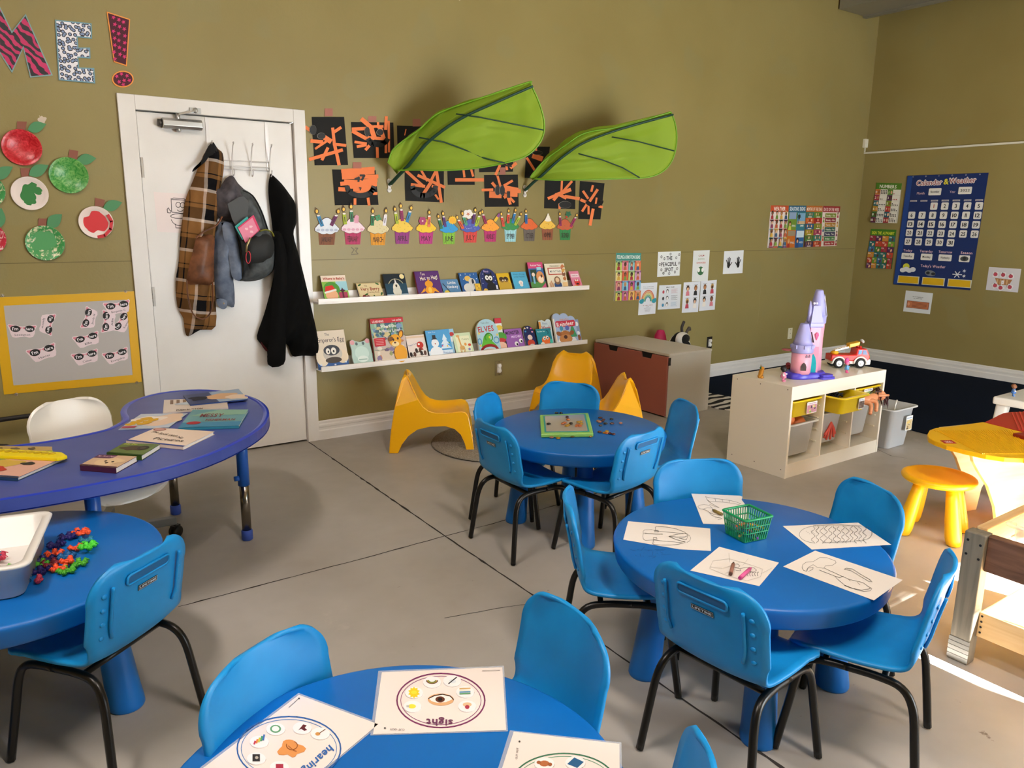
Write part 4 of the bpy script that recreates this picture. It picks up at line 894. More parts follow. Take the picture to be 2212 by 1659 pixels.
art(o6, k6, [(1335, 330), (1740, 340), (1735, 748), (1322, 738)], [(1560, 370, 1550, 560, 28), (1690, 380, 1560, 530, 32), (1670, 490, 1480, 560, 48), (1378, 605, 1480, 562, 38), (1450, 625, 1495, 570, 40), (1530, 560, 1610, 600, 42), (1600, 580, 1785, 610, 42), (1525, 680, 1525, 742, 30)], [('e', 1600, 690, 80, 45)], None, 'black sheet with a starburst of orange strips under the smaller leaf')
art(o6, k6, [(1800, 375), (2125, 405), (2070, 885), (1775, 878)], [(1970, 435, 1950, 512, 30), (2030, 490, 1930, 640, 36), (1840, 510, 1905, 605, 32), (1810, 625, 1892, 660, 38), (1890, 680, 1828, 775, 32), (2018, 600, 2005, 680, 24), (1910, 700, 1910, 812, 28), (1970, 750, 1930, 958, 40), (2050, 710, 2092, 722, 34)], [('l', arc_pts(1990, 640, 100, 60, 0, 170), 42)], None, 'narrow curling black sheet with orange strips, last one on the right')
# ---------------------------------------------------------------- birthday cupcakes
MON = ['JANUARY', 'FEBRUARY', 'MARCH', 'APRIL', 'MAY', 'JUNE', 'JULY', 'AUGUST', 'SEPTEMBER', 'OCTOBER', 'NOVEMBER', 'DECEMBER']
CW = ['#8a5638', '#c03a6a', '#e8a02c', '#9a3b8a', '#c23a8a', '#86c23a', '#dc4a45', '#c02f75', '#9fd8e0', '#6a625c', '#9a5a3c', '#2f8a4a']
CF = ['#e4ecf5', '#f3dde6', '#dccf9f', '#ecc84a', '#ecc62a', '#2a9ad8', '#4a5ab0', '#f0a030', '#2f8a4a', '#e0662a', '#eec04a', '#c8603a']
CC = [(265, 410, 415, 655), (680, 400, 400, 650), (1080, 410, 375, 660), (1465, 395, 360, 640), (1845, 400, 345, 640), (2208, 410, 310, 645), (2548, 395, 330, 620), (2868, 385, 305, 605), (3188, 370, 290, 605), (3488, 365, 285, 595), (3778, 360, 275, 580), (4058, 370, 275, 580)]
CD = [[(195, 360, 130, 190, '#3f86b5'), (335, 350, 415, 190, '#6a2a5a')], [(560, 330, 540, 160, '#a8b83a'), (665, 290, 655, 120, '#3f7a5a')], [(990, 350, 995, 185, '#2f7a50'), (1180, 350, 1200, 180, '#e8e4ec')],
      [(1390, 320, 1360, 150, '#a8b83a'), (1470, 275, 1450, 100, '#8a2a5a'), (1540, 295, 1590, 130, '#3a8ac0')], [(1890, 370, 1895, 200, '#e8805a')], [(2095, 400, 2055, 255, '#2f7a50'), (2155, 370, 2125, 210, '#5a3a7a')],
      [(2438, 400, 2368, 270, '#e0603a'), (2493, 345, 2443, 210, '#4a9a7a'), (2588, 320, 2618, 160, '#5a2a6a'), (2638, 360, 2688, 205, '#a8c03a')], [(2803, 320, 2758, 180, '#a02a5a')],
      [(3083, 365, 3053, 215, '#e0503a'), (3153, 315, 3158, 165, '#e0503a'), (3223, 310, 3258, 155, '#2a7ab8'), (3263, 345, 3333, 210, '#a8c03a')], [(3443, 320, 3438, 170, '#2a6aa8')], [], [(3988, 355, 3978, 210, '#8a2a5a'), (4148, 370, 4223, 225, '#a02a60')]]
for i in range(12):
    cx_, cy_, w_, yb = CC[i]; O = (670, 440); K = 7.373; h = w_ / 2
    p = PY(O[0] + cx_ / K, O[1] + yb / K, 0)
    t = thing('paper_cupcake', 'birthday cupcake cut-out for %s, %s case under %s icing' % (MON[i].title(), ['brown', 'dark pink', 'orange', 'purple', 'magenta', 'lime', 'red', 'hot pink', 'pale blue', 'grey', 'chestnut', 'green'][i], ['white', 'pink and white', 'cream', 'yellow', 'bright yellow', 'sky blue', 'royal blue', 'orange', 'green', 'dark orange', 'gold', 'rust'][i]), 'cut-out', (p.x, 0, p.z), group='birthday cupcakes along the wall')
    g = PxG(O[0], O[1], K, -0.002)
    wt_, wb = w_ * 0.33, w_ * 0.285; yt = cy_ + w_ * 0.12
    g.pslab([(cx_ - wt_, yt), (cx_ + wt_, yt), (cx_ + wb, yb), (cx_ - wb, yb)], CW[i], 0.0012)
    for k in range(-2, 3): g.line([(cx_ + k * wt_ * 0.42, yt + 30), (cx_ + k * wb * 0.42, yb - 4)], 3, '#3a2c2c' if k % 2 else '#5a4540')
    g.text(MON[i], cx_, yb - (yb - yt) * 0.24, (yb - yt) * 0.42, '#2e2018', w=w_ * 0.44)
    g.mb.build('case', t, world=True)
    g = PxG(O[0], O[1], K, -0.0036); n = 64; pts = []
    for k in range(n):
        a = 2 * math.pi * k / n; x, y = math.cos(a), math.sin(a)
        rx = h * (1.0 - 0.06 * abs(math.sin(a * 5.5)) if y > -0.2 else 1.0)
        yy = y * w_ * 0.17 * (1 + 0.25 * abs(math.sin(a * 4))) if y > 0 else y * w_ * 0.46
        xx = x * (rx if y > -0.1 else h * (0.62 + 0.38 * max(0, 1 + y * 1.6)))
        pts.append((cx_ + xx, cy_ + yy - 4))
    g.pslab(pts, '#5a3c30', 0.0008); g.poly([(cx_ + (x - cx_) * 0.955, cy_ + (y - cy_) * 0.94) for x, y in pts], CF[i])
    r = random.Random(i)
    for k in range(9): g.ell(cx_ + r.uniform(-0.38, 0.38) * w_, cy_ + r.uniform(-0.25, 0.08) * w_, 4.5, 5.5, '#ffffff' if i in (6, 0, 1) else '#8a6a3a', n=6)
    if i in (0, 1):
        for k in range(5): g.ell(cx_ + (k - 2) * w_ * 0.17, cy_ + 10, w_ * 0.07, w_ * 0.05, '#b9c4d8' if i == 0 else '#dfa8bd', n=12)
    if i == 4: [g.ell(1785 + 38 * math.cos(a), 275 + 42 * math.sin(a), 26, 28, '#a83a6a', n=12) for a in [q * math.pi / 3 for q in range(6)]]; g.ell(1785, 275, 14, 14, '#f5d0c0', n=10)
    if i == 5: g.star(2262, 262, 76, '#f5c830', n=14, r2=0.68); g.ell(2262, 262, 46, 46, '#f0b020')
    if i == 6: [g.ell(2510 + 42 * math.cos(a), 165 + 42 * math.sin(a), 38, 36, '#f0ebe6', n=12) for a in (0, 1.3, 2.6, 3.9, 5.2)]; g.star(2510, 165, 34, '#d88a70')
    if i == 7: g.line([(2938, 275), (2990, 195)], 42, '#e8c030'); g.line([(2985, 205), (3010, 165)], 42, '#8a4a8a')
    if i == 10: [g.ell(3783, 262 - 28 * q, 52 - 13 * q, 24, '#f4ebdc') for q in range(4)]
    if i == 11: g.star(4108, 165, 55, '#2a6a48', n=5, r2=0.6); g.ell(4080, 215, 16, 16, '#c03a2a', n=10)
    if i == 2: [g.ell(1080 + 30 * math.cos(a), 225 + 30 * math.sin(a), 24, 24, '#3f8a5c', n=10) for a in (0.5, 2.0, 3.6, 5.0)]
    if i == 1: g.poly([(700, 310), (700, 200), (735, 175), (770, 200), (765, 310)], '#e0a0b5')
    g.mb.build('icing', t, world=True)
    for (x0, y0, x1, y1, col) in CD[i]:
        g = PxG(O[0], O[1], K, -0.0062); dx, dy = x1 - x0, y1 - y0; L_ = math.hypot(dx, dy); ux, uy = dx / L_, dy / L_; wd = w_ * 0.068
        g.pslab([(x0 - uy * wd, y0 + ux * wd), (x1 - uy * wd, y1 + ux * wd), (x1 + uy * wd, y1 - ux * wd), (x0 + uy * wd, y0 - ux * wd)], col, 0.0008)
        g.ell(x1, y1, wd, wd * 0.5, '#efe6e0', n=10); g.line([(x0 + dx * 0.25, y0 + dy * 0.25), (x0 + dx * 0.7, y0 + dy * 0.7)], wd * 0.4, '#3a2a35')
        fx_, fy_ = x1 + ux * wd * 2.6, y1 + uy * wd * 2.6
        fl = [(fx_ + wd * 1.15 * math.cos(a) * (1 if uy * math.sin(a) > -9 else 1), fy_ + wd * 1.5 * math.sin(a)) for a in [q * math.pi / 6 for q in range(12)]]
        fl[9] = (fx_ + ux * wd * 2.6, fy_ + uy * wd * 2.6); g.pslab(fl, '#5a4030', 0.0005); g.ell(fx_, fy_, wd * 0.75, wd * 1.1, '#f0c24a', n=10)
        g.mb.build('candle', t, world=True)
g = PxG(640, 180, 3.16, -0.0008); g.line([(375, 1120), (395, 1135), (378, 1160)], 6, '#6a5d42'); g.line([(400, 1125), (420, 1125), (405, 1145), (422, 1165)], 6, '#6a5d42'); g.line([(375, 1168), (422, 1165)], 5, '#6a5d42'); g.mb.build('wall_scuff', label='scuffed dark scrawl mark on the wall below the February cupcake', cat='patch')
# ---------------------------------------------------------------- green leaf canopies
def fillmesh(outline, fn, step, mat, smooth=True):
    """outline: 2-D points; fn(x, y) -> 3-D point; an evenly sampled sheet"""
    xs = [p[0] for p in outline]; ys = [p[1] for p in outline]; pts = [Vector(p) for p in outline]; n = len(pts)
    def inside(x, y):
        c = False
        for i in range(n):
            a, b = outline[i], outline[i - 1]
            if (a[1] > y) != (b[1] > y) and x < (b[0] - a[0]) * (y - a[1]) / (b[1] - a[1]) + a[0]: c = not c
        return c
    def dmin(x, y):
        d = 1e9
        for i in range(n):
            a, b = pts[i - 1], pts[i]; ab = b - a; t = max(0, min(1, ((x - a.x) * ab.x + (y - a.y) * ab.y) / max(1e-12, ab.length_squared)))
            d = min(d, math.hypot(x - a.x - ab.x * t, y - a.y - ab.y * t))
        return d
    q = list(pts); y = min(ys); r = 0
    while y < max(ys):
        x = min(xs) + (step / 2 if r % 2 else 0)
        while x < max(xs):
            if inside(x, y) and dmin(x, y) > step * 0.45: q.append(Vector((x, y)))
            x += step
        y += step * 0.87; r += 1
    vs, es, fs, *_ = delaunay_2d_cdt(q, [], [list(range(n))], 1, 1e-6)
    m = MB(mat); m.add([fn(v.x, v.y, dmin(v.x, v.y)) for v in vs], [tuple(f) for f in fs], smooth); return m
LEAF = bpy.data.materials.new('leaf_fabric'); LEAF.use_nodes = True
b_ = LEAF.node_tree.nodes['Principled BSDF']; b_.inputs['Base Color'].default_value = lin('#9cbb3a'); b_.inputs['Roughness'].default_value = 0.6; b_.inputs['Specular IOR Level'].default_value = 0.25
nt = LEAF.node_tree; tl = node(nt, 'ShaderNodeBsdfTranslucent'); tl.inputs[0].default_value = lin('#c2d84a'); mxs = node(nt, 'ShaderNodeMixShader'); mxs.inputs[0].default_value = 0.35
nt.links.new(b_.outputs[0], mxs.inputs[1]); nt.links.new(tl.outputs[0], mxs.inputs[2]); nt.links.new(mxs.outputs[0], nt.nodes['Material Output'].inputs[0])
DG = M('#0d3a2c', 0.6)
def canopy(label, spine, left, right, veins, bracket):
    """all points: (px, py, y) - the two halves hang from the spine rod"""
    sp = smooth_path([PY(a, b, y) for a, b, y in spine], 5); base = PY(*bracket, 0)
    t = thing('leaf_canopy', label, 'leaf canopy', (base.x, 0, base.z - 0.05), group='green fabric leaf canopies')
    def half(edge, sag, nm, seed):
        ed = smooth_path([PY(a, b, y) for a, b, y in edge], 5)
        def at(path, u):
            f = u * (len(path) - 1); i = min(int(f), len(path) - 2); return path[i].lerp(path[i + 1], f - i)
        r = random.Random(seed); ph = [r.uniform(0, 6) for _ in range(4)]; rows = []
        U, V = 42, 18
        for i in range(U + 1):
            u = i / U; a, b = at(sp, 0.16 + 0.84 * u), at(ed, u); row = []
            for j in range(V + 1):
                v = j / V; p = a.lerp(b, v); env = math.sin(math.pi * v) * math.sin(math.pi * min(1, u * 1.05 + 0.0)) if u < 0.95 else math.sin(math.pi * v) * math.sin(math.pi * 0.95)
                wr = math.sin(9 * u + 5 * v + ph[0]) * 0.012 + math.sin(23 * u - 14 * v + ph[1]) * 0.008 + math.sin(17 * v + 31 * u + ph[2]) * 0.004
                p = p + Vector((0.3, 0.55, 0.8)).normalized() * (sag * env + wr * env * 1.3); row.append(p)
            rows.append(row)
        m = MB(LEAF); m.loft(rows, close=False); m.build(nm, t, world=True, solid=0.0015)
        rim = MB(M('#6fa31c', 0.5)); rim.tube(ed, 0.0055, n=6); rim.build('rim_rod', t, world=True)
    half(left, 0.05, 'fabric', 1); half(right, 0.05, 'fabric', 2)
    m = MB(DG); sp2 = [p + Vector((0.004, -0.022, -0.020)) * min(1, 4 * i / len(sp)) for i, p in enumerate(sp)]; m.tube(sp2, [0.014 * (1.1 - 0.45 * i / len(sp2)) for i in range(len(sp2))], n=8, flat=0.7); m.build('spine', t, world=True)
    for v in veins:
        m = MB(DG); m.tube([PY(a, b, y - 0.035) for a, b, y in v], 0.0075, n=6, flat=0.6); m.build('vein', t, world=True)
    m = MB('#e6e2dc', 0.35)
    for dz in (0.03, -0.03): m.lathe([(0.012, 0.0), (0.016, 0.002), (0.016, 0.008), (0.012, 0.01)], n=16, mx=Matrix.Translation((base.x, 0, base.z + dz)) @ Matrix.Rotation(math.radians(90), 4, 'X'))
    m.box(base.x - 0.009, -0.010, base.z - 0.03, base.x + 0.009, -0.001, base.z + 0.03); m.ball((base.x + 0.004, -0.016, base.z + 0.005), 0.012, 10)
    m.build('wall_bracket', t, world=True)
canopy('larger green fabric leaf canopy with dark green spine, nearer the door',
       [(842, 399, -0.012), (858, 375, -0.09), (888, 338, -0.2), (925, 296, -0.31), (990, 250, -0.46), (1070, 213, -0.6), (1146, 180, -0.72)],
       [(838, 352, -0.14), (848, 325, -0.16), (870, 305, -0.2), (905, 280, -0.27), (950, 243, -0.36), (1050, 208, -0.56), (1140, 178, -0.71), (1146, 180, -0.72)],
       [(858, 368, -0.14), (900, 367, -0.24), (960, 368, -0.36), (1030, 363, -0.46), (1095, 351, -0.56), (1140, 335, -0.62), (1168, 305, -0.66), (1176, 270, -0.69), (1166, 225, -0.71), (1146, 180, -0.72)],
       [[(905, 297, -0.28), (960, 307, -0.33), (1000, 322, -0.36), (1040, 340, -0.42), (1090, 352, -0.56)], [(985, 246, -0.45), (1040, 254, -0.52), (1100, 266, -0.58), (1174, 281, -0.68)]], (840, 401))
canopy('smaller green fabric leaf canopy, nearer the room corner',
       [(1134, 411, -0.012), (1152, 388, -0.08), (1178, 362, -0.16), (1215, 330, -0.26), (1262, 300, -0.36), (1340, 272, -0.5), (1449, 242, -0.66)],
       [(1145, 384, -0.12), (1155, 370, -0.13), (1178, 345, -0.17), (1220, 315, -0.27), (1265, 287, -0.36), (1340, 274, -0.5), (1420, 251, -0.62), (1449, 242, -0.66)],
       [(1152, 386, -0.12), (1200, 389, -0.22), (1270, 388, -0.34), (1340, 386, -0.44), (1400, 383, -0.52), (1435, 368, -0.57), (1455, 340, -0.61), (1462, 300, -0.64), (1458, 265, -0.66), (1449, 242, -0.66)],
       [[(1250, 332, -0.33), (1300, 345, -0.37), (1345, 362, -0.42), (1382, 384, -0.5)], [(1322, 296, -0.45), (1380, 306, -0.52), (1456, 326, -0.62)]], (1133, 413))
# ---------------------------------------------------------------- picture ledges
LW = M('#f0ebe4', 0.35)
def ledge(label, pl, pr, xm):
    """pl, pr: pixels of the lower front edge of the lip, left and right end"""
    a, b = PY(*pl, -0.12), PY(*pr, -0.12); z = (a.z + b.z) / 2; mid = PY(xm, pl[1] + (pr[1] - pl[1]) * (xm - pl[0]) / (pr[0] - pl[0]), -0.12).x
    for k, (x0, x1) in enumerate(((a.x, mid - 0.0008), (mid + 0.0008, b.x))):
        m = MB(LW); m.box(x0, -0.012, z, x1, 0, z + 0.072).box(x0, -0.12, z, x1, -0.012, z + 0.012).box(x0, -0.12, z + 0.012, x1, -0.108, z + 0.034)
        m.build('picture_ledge', bevel=0.0012, label=label[k], cat='shelf', group='white picture ledges for books')
    return z + 0.012
z1 = ledge(['upper white picture ledge, the half nearer the door', 'upper white picture ledge, the half nearer the bench'], (688, 657), (1273, 626), 1016)
z2 = ledge(['lower white picture ledge, the half nearer the door', 'lower white picture ledge, the half nearer the bench'], (695, 803.5), (1269, 743), 1016)
def book(label, o, sc, quad, zf, draw, back='#40404a', spine=None, th=0.012, shape=None, yb=-0.095, yt=-0.022, group='board books on the picture ledges', pages='#ece6da'):
    P4 = [(o[0] + x / sc, o[1] + y / sc) for x, y in quad]   # TL TR BR BL
    TL, TR = PY(*P4[0], yt), PY(*P4[1], yt); BR, BL = PY(*P4[2], yb), PY(*P4[3], yb)
    TL.x, TR.x = TL.x, TR.x; BL.z = BR.z = zf + 0.0005
    # make it a true rectangle in its leaning plane
    w_ = ((TR.x - TL.x) + (BR.x - BL.x)) / 2; xc = (TL.x + TR.x + BL.x + BR.x) / 4; zt = (TL.z + TR.z) / 2
    bl, br, tr, tl = Vector((xc - w_ / 2, yb, zf + 0.0005)), Vector((xc + w_ / 2, yb, zf + 0.0005)), Vector((xc + w_ / 2, yt, zt)), Vector((xc - w_ / 2, yt, zt))
    t = thing('picture_book', label, 'book', (xc, yb, zf), group=group)
    n = (br - bl).cross(tl - bl).normalized(); g = Gfx(bl, br, tr, tl)
    sh = shape(g) if shape else [(0, 0), (g.W, 0), (g.W, g.H), (0, g.H)]
    inn = [(g.W / 2 + (x - g.W / 2) * 0.985, g.H / 2 + (y - g.H / 2) * 0.985) for x, y in sh]
    g.mb.use(spine or back, 0.4); g.l = 0; g.mb.prism([g.pt(x, y, -0.0015) for x, y in sh], n * 0.0015); g.mb.prism([g.pt(x, y, -th) for x, y in sh], n * 0.0015)
    if not shape: g.mb.prism([g.pt(0, 0, -th), g.pt(1.2, 0, -th), g.pt(1.2, g.H, -th), g.pt(0, g.H, -th)], n * th)
    g.l = 0.0002; draw(g); g.mb.build('cover', t, world=True)
    g2 = Gfx(bl, br, tr, tl); g2.mb.use(pages, 0.8); g2.mb.prism([g2.pt(x, y, -th + 0.0015) for x, y in inn], n * (th - 0.003)); g2.mb.build('pages', t, world=True)
    return t
def bgd(g, c, sh=None): g.poly(sh or [(0, 0), (g.W, 0), (g.W, g.H), (0, g.H)], c, rough=0.35)
o1, o2, o3, o4, kk = (670, 560), (970, 550), (670, 670), (970, 660), 7.135
def d1(g):
    W = g.W; bgd(g, '#efe2cf'); g.rect(0, 0, W, 76, '#8fc050'); g.rect(W * .55, 40, W, 76, '#9fd0dc'); g.ell(W * .35, 45, W * .33, 30, '#4f9a3c'); g.ell(W * .32, 24, W * .25, 22, '#eeb58a')
    g.poly([(W * .05, 34), (W * .12, 58), (W * .40, 62), (W * .5, 44)], '#d8342c'); g.line([(W * .06, 34), (W * .52, 44)], 7, '#f4efe8'); g.rect(W * .6, 4, W * .95, 34, '#a83a5a'); g.rect(W * .74, 4, W * .80, 34, '#5a1a30'); g.star(W * .77, 40, 12, '#4a1830', 4); g.rect(W * .05, 0, W * .5, 8, '#d8342c')
    g.text("Where is Baby's", W / 2, 83, 9, '#b03a2e', w=W * .86, bold=True)
def d2(g):
    W = g.W; bgd(g, '#e6d6a8'); g.line([(3, 3), (W - 3, 3), (W - 3, 97), (3, 97), (3, 3)], 2, '#b89a5a'); g.text('The', W * .36, 78, 9, '#6a3020', w=W * .12); g.text('Very Berry', W / 2, 54, 20, '#9a2c1e', w=W * .78, bold=True); g.text('Counting Book', W * .6, 38, 10, '#8a5030', w=W * .5)
    for a, b in ((.2, 12), (.35, 8)): g.ell(W * a, b + 4, 12, 12, '#7a1420'); 
    for a, b, q in ((.12, 88, 30), (.85, 92, 150), (.3, 30, 20), (.6, 14, 100), (.92, 30, 60)): g.ell(W * a, b, 11, 5, '#3c6a34', rot=q)
def d3(g):
    W = g.W; bgd(g, '#10222f'); g.rect(0, 0, W, 60, '#17445a'); g.ell(W * .85, 88, 10, 10, '#ead9a0'); g.ell(W * .5, 36, W * .17, 28, '#e6e2d2'); g.poly([(W * .45, 60), (W * .49, 82), (W * .56, 58)], '#f0ecec'); g.rect(0, 0, W, 16, '#b9d0e0'); g.ell(W * .5, 26, W * .2, 18, '#dcd8c8'); g.line([(W * .47, 12), (W * .47, 2)], 3, '#4a3a2c'); g.line([(W * .54, 12), (W * .54, 2)], 3, '#4a3a2c'); g.ell(W * .5, 50, 4, 6, '#2a2420')
    g.ring(W * .5, 40, W * .38, 38, 3, '#c9c2a0', a0=30, a1=150)
def d4(g):
    W = g.W; bgd(g, '#5a2f73'); g.text('Too', W * .32, 84, 11, '#f3eecf', w=W * .18, bold=True); g.text('Hot to Hug!', W * .55, 66, 15, '#f6f0d6', w=W * .72, rot=4, bold=True); O_ = '#eda024'
    g.ell(W * .5, 48, 17, 14, O_); g.ell(W * .5, 24, 20, 16, O_); g.poly([(W * .3, 20), (W * .08, 12), (W * .3, 34)], O_); g.poly([(W * .66, 20), (W * .88, 12), (W * .7, 34)], O_); g.rect(W * .38, 4, W * .46, 20, O_); g.rect(W * .56, 4, W * .64, 20, O_); g.ell(W * .5, 24, 8, 12, '#f6c850'); g.poly([(W * .45, 60), (W * .5, 70), (W * .55, 60)], O_)
def d5(g):
    W = g.W; bgd(g, '#5f8fbc'); g.text('Little', W * .6, 70, 18, '#f4f2ec', w=W * .46, bold=True); g.text('Hockey', W * .6, 44, 18, '#f4f2ec', w=W * .6, bold=True); g.rect(0, 0, W, 14, '#39434f'); g.ell(W * .2, 16, 17, 15, '#e8d24a'); g.line([(W * .1, 74), (W * .35, 20)], 5, '#3a3a40')
def d6(g):
    W = g.W; bgd(g, '#24508c'); g.rect(0, 40, W, 100, '#2d62a0'); [g.ell(W * a, b, 2.5, 2.5, '#e8eef5', n=6) for a, b in ((.1, 90), (.2, 70), (.8, 92), (.9, 70), (.6, 88), (.35, 94))]; g.ell(W * .42, 72, 16, 13, '#e8c060'); g.ell(W * .38, 28, 26, 22, '#d8d6d0'); g.ell(W * .62, 55, 18, 18, '#d2d0ca'); g.ell(W * .66, 56, 6, 14, '#26262a'); g.rect(W * .25, 0, W * .5, 14, '#e6e4de'); g.ell(W * .7, 34, 8, 16, '#c8c6c0'); g.rect(0, 0, W, 5, '#dfe8f0')
def archs(g): return [(0, 0), (g.W, 0)] + [(g.W / 2 + g.W / 2 * math.cos(a * math.pi / 12), g.H * .62 + g.H * .38 * math.sin(a * math.pi / 12)) for a in range(0, 13)]
def d7(g):
    W = g.W; bgd(g, '#22326b', archs(g)); [g.ell(W * a, b, 2, 2, '#dfe6f5', n=6) for a, b in ((.12, 60), (.2, 78), (.85, 66), (.78, 40), (.9, 50), (.3, 88), (.1, 40))]
    g.text('Boo', W * .42, 84, 9, '#c9b4dc', w=W * .3, bold=True); g.ell(W * .5, 58, 20, 19, '#0e0f14'); g.ell(W * .6, 20, 22, 24, '#0e0f14'); g.poly([(W * .28, 68), (W * .27, 88), (W * .42, 74)], '#0e0f14'); g.poly([(W * .72, 68), (W * .75, 88), (W * .58, 74)], '#0e0f14'); g.ell(W * .4, 62, 8.5, 10, '#f1f0ea'); g.ell(W * .62, 60, 8.5, 10, '#f1f0ea'); g.ell(W * .42, 62, 3, 4, '#101010', n=10); g.ell(W * .6, 58, 3, 4, '#101010', n=10); g.ell(W * .18, 10, 10, 9, '#e0b840')
    g.rect(W * .86, 14, W * .96, 30, '#d8dcef')
def d8(g):
    W = g.W; bgd(g, '#dcb52c'); [(g.ell(W * a, 30, 22, 28, '#c9a33a'), g.ell(W * a, 66, 15, 15, '#8a6c3c'), g.ell(W * a, 70, 14, 10, '#3c2c1c'), g.ell(W * (a + s_ * .07), 62, 4, 4, '#f2ede0', n=8)) for a, s_ in ((.34, 1), (.66, -1))]
def d9(g):
    W = g.W; bgd(g, '#55aed2'); g.text("What's Wrong,", W / 2, 84, 8, '#2a5c80', w=W * .76); g.text('Little Pookie?', W / 2, 71, 8, '#2a5c80', w=W * .72); g.ell(W * .5, 44, 13, 11, '#efe8e2'); g.ell(W * .5, 32, 10, 8, '#e4ddd6'); g.ell(W * .5, 42, 4, 3, '#e0a0a0', n=8); g.text('Sandra', W / 2, 6, 5, '#2a5c80', w=W * .6)
def d10(g):
    W = g.W; bgd(g, '#3a6aa8'); g.rect(0, 78, W, 100, '#d24a7c'); g.rect(0, 0, W, 30, '#4f8a46'); g.rect(W * .1, 30, W * .5, 74, '#24402c'); g.rect(W * .55, 72, W * .85, 82, '#9ad8e0'); g.ell(W * .7, 46, 17, 22, '#d9935a'); g.ell(W * .72, 38, 12, 12, '#f2dcc0'); g.ell(W * .78, 50, 4, 6, '#5a3020', n=8); g.rect(W * .2, 24, W * .32, 50, '#7ab8d8'); g.ell(W * .26, 56, 7, 7, '#f0d8c8'); g.poly([(W * .5, 0), (W, 0), (W, 26)], '#d65a8a'); g.text('Rescue Pups', W / 2, 86, 7, '#f6e6f0', w=W * .7, bold=True)
def d11(g):
    W = g.W; bgd(g, '#ece3cb'); g.rect(W * .12, 56, W * .86, 84, '#c05038'); g.rect(W * .17, 60, W * .81, 80, '#f2ecdc'); g.text('MISS CAT TALES', W * .49, 66, 7, '#3c4a54', w=W * .54, bold=True); g.rect(W * .22, 86, W * .76, 94, '#d9cfb4'); g.text('Storytime', W * .49, 88, 5, '#5a4a40', w=W * .4); g.ell(W * .5, 16, 18, 16, '#2c4c80'); g.ell(W * .5, 34, 15, 16, '#8a6648'); g.ell(W * .5, 36, 9, 9, '#e8c8a0'); [g.rect(W * (.08 + .05 * k), 4, W * (.11 + .05 * k), 26 + 4 * (k % 3), '#c98a5a') for k in range(4)]; g.rect(W * .74, 6, W * .98, 26, '#eac48a'); [g.blob(W * .88, 40 + k * 16, 8, 7, ('#c87a4a', '#8a5a40', '#e0a85a')[k % 3], seed=k) for k in range(4)]
def d12(g):
    W = g.W; bgd(g, '#e58aa8'); g.rect(W * .1, 64, W * .9, 84, '#f4dce2'); g.text('Sweet Love', W / 2, 70, 9, '#a03a5a', w=W * .6, bold=True); g.ell(W * .55, 34, 20, 20, '#d83a34'); g.ell(W * .55, 26, 10, 5, '#3a0a0a'); g.ell(W * .45, 46, 5, 6, '#f6f2ec', n=8); g.ell(W * .64, 46, 5, 6, '#f6f2ec', n=8); g.ell(W * .3, 8, 15, 10, '#ecc83a')
book('board book "Where is Baby\'s" with red-hatted baby and gift on the cover', o1, kk, [(150, 252), (535, 247), (615, 600), (235, 612)], z1, d1)
book('low wide cream board book titled The Very Berry Counting Book', o1, kk, [(705, 368), (1065, 362), (1165, 578), (775, 585)], z1, d2)
book('dark night-sky board book with a white long-haired creature and moon', o1, kk, [(1130, 228), (1465, 222), (1512, 560), (1188, 566)], z1, d3, th=0.02)
book('purple board book Too Hot to Hug! with an orange dragon', o1, kk, [(1600, 188), (1960, 180), (2062, 520), (1680, 540)], z1, d4, back='#8a1f34', th=0.018)
book('low blue board book titled Little Hockey', o1, kk, [(2010, 312), (2262, 308), (2350, 510), (2060, 528)], z1, d5)
book('blue winter board book with a grey goat beneath a yellow star', o2, kk, [(150, 282), (430, 275), (500, 568), (212, 580)], z1, d6)
book('navy arch-shaped board book with a black big-eyed cat', o2, kk, [(435, 215), (690, 215), (780, 552), (545, 558)], z1, d7, shape=archs, back='#2a2f52', yb=-0.1, yt=-0.03)
book('small yellow spotted board book peeping out between goat and cat books', o2, kk, [(400, 448), (480, 445), (505, 566), (425, 572)], z1, lambda g: (bgd(g, '#e0b640'), [g.ell(g.W * a, b, 6, 6, '#8a5a2a', n=8) for a, b in ((.3, 30), (.6, 55), (.35, 75))]), yb=-0.103, yt=-0.07)
book('yellow board book with two fluffy ducklings on the cover', o2, kk, [(715, 290), (905, 283), (1000, 540), (800, 550)], z1, d8, back='#7a5a1c')
book('sky blue board book with a small white pig in the middle', o2, kk, [(958, 268), (1190, 262), (1245, 525), (1015, 540)], z1, d9, back='#2a3a4a')
book('tall pink and blue board book with a cartoon puppy', o2, kk, [(1222, 122), (1450, 112), (1492, 500), (1262, 520)], z1, d10, back='#8a2a4c')
book('cream board book with red title frame and a long-eared figure in blue coat', o2, kk, [(1475, 142), (1770, 132), (1845, 485), (1530, 500)], z1, d11, back='#a89a78')
book('small pink board book with red furry face, last one on the upper ledge', o2, kk, [(1850, 258), (1995, 252), (2062, 470), (1915, 480)], z1, d12, back='#b45a78')
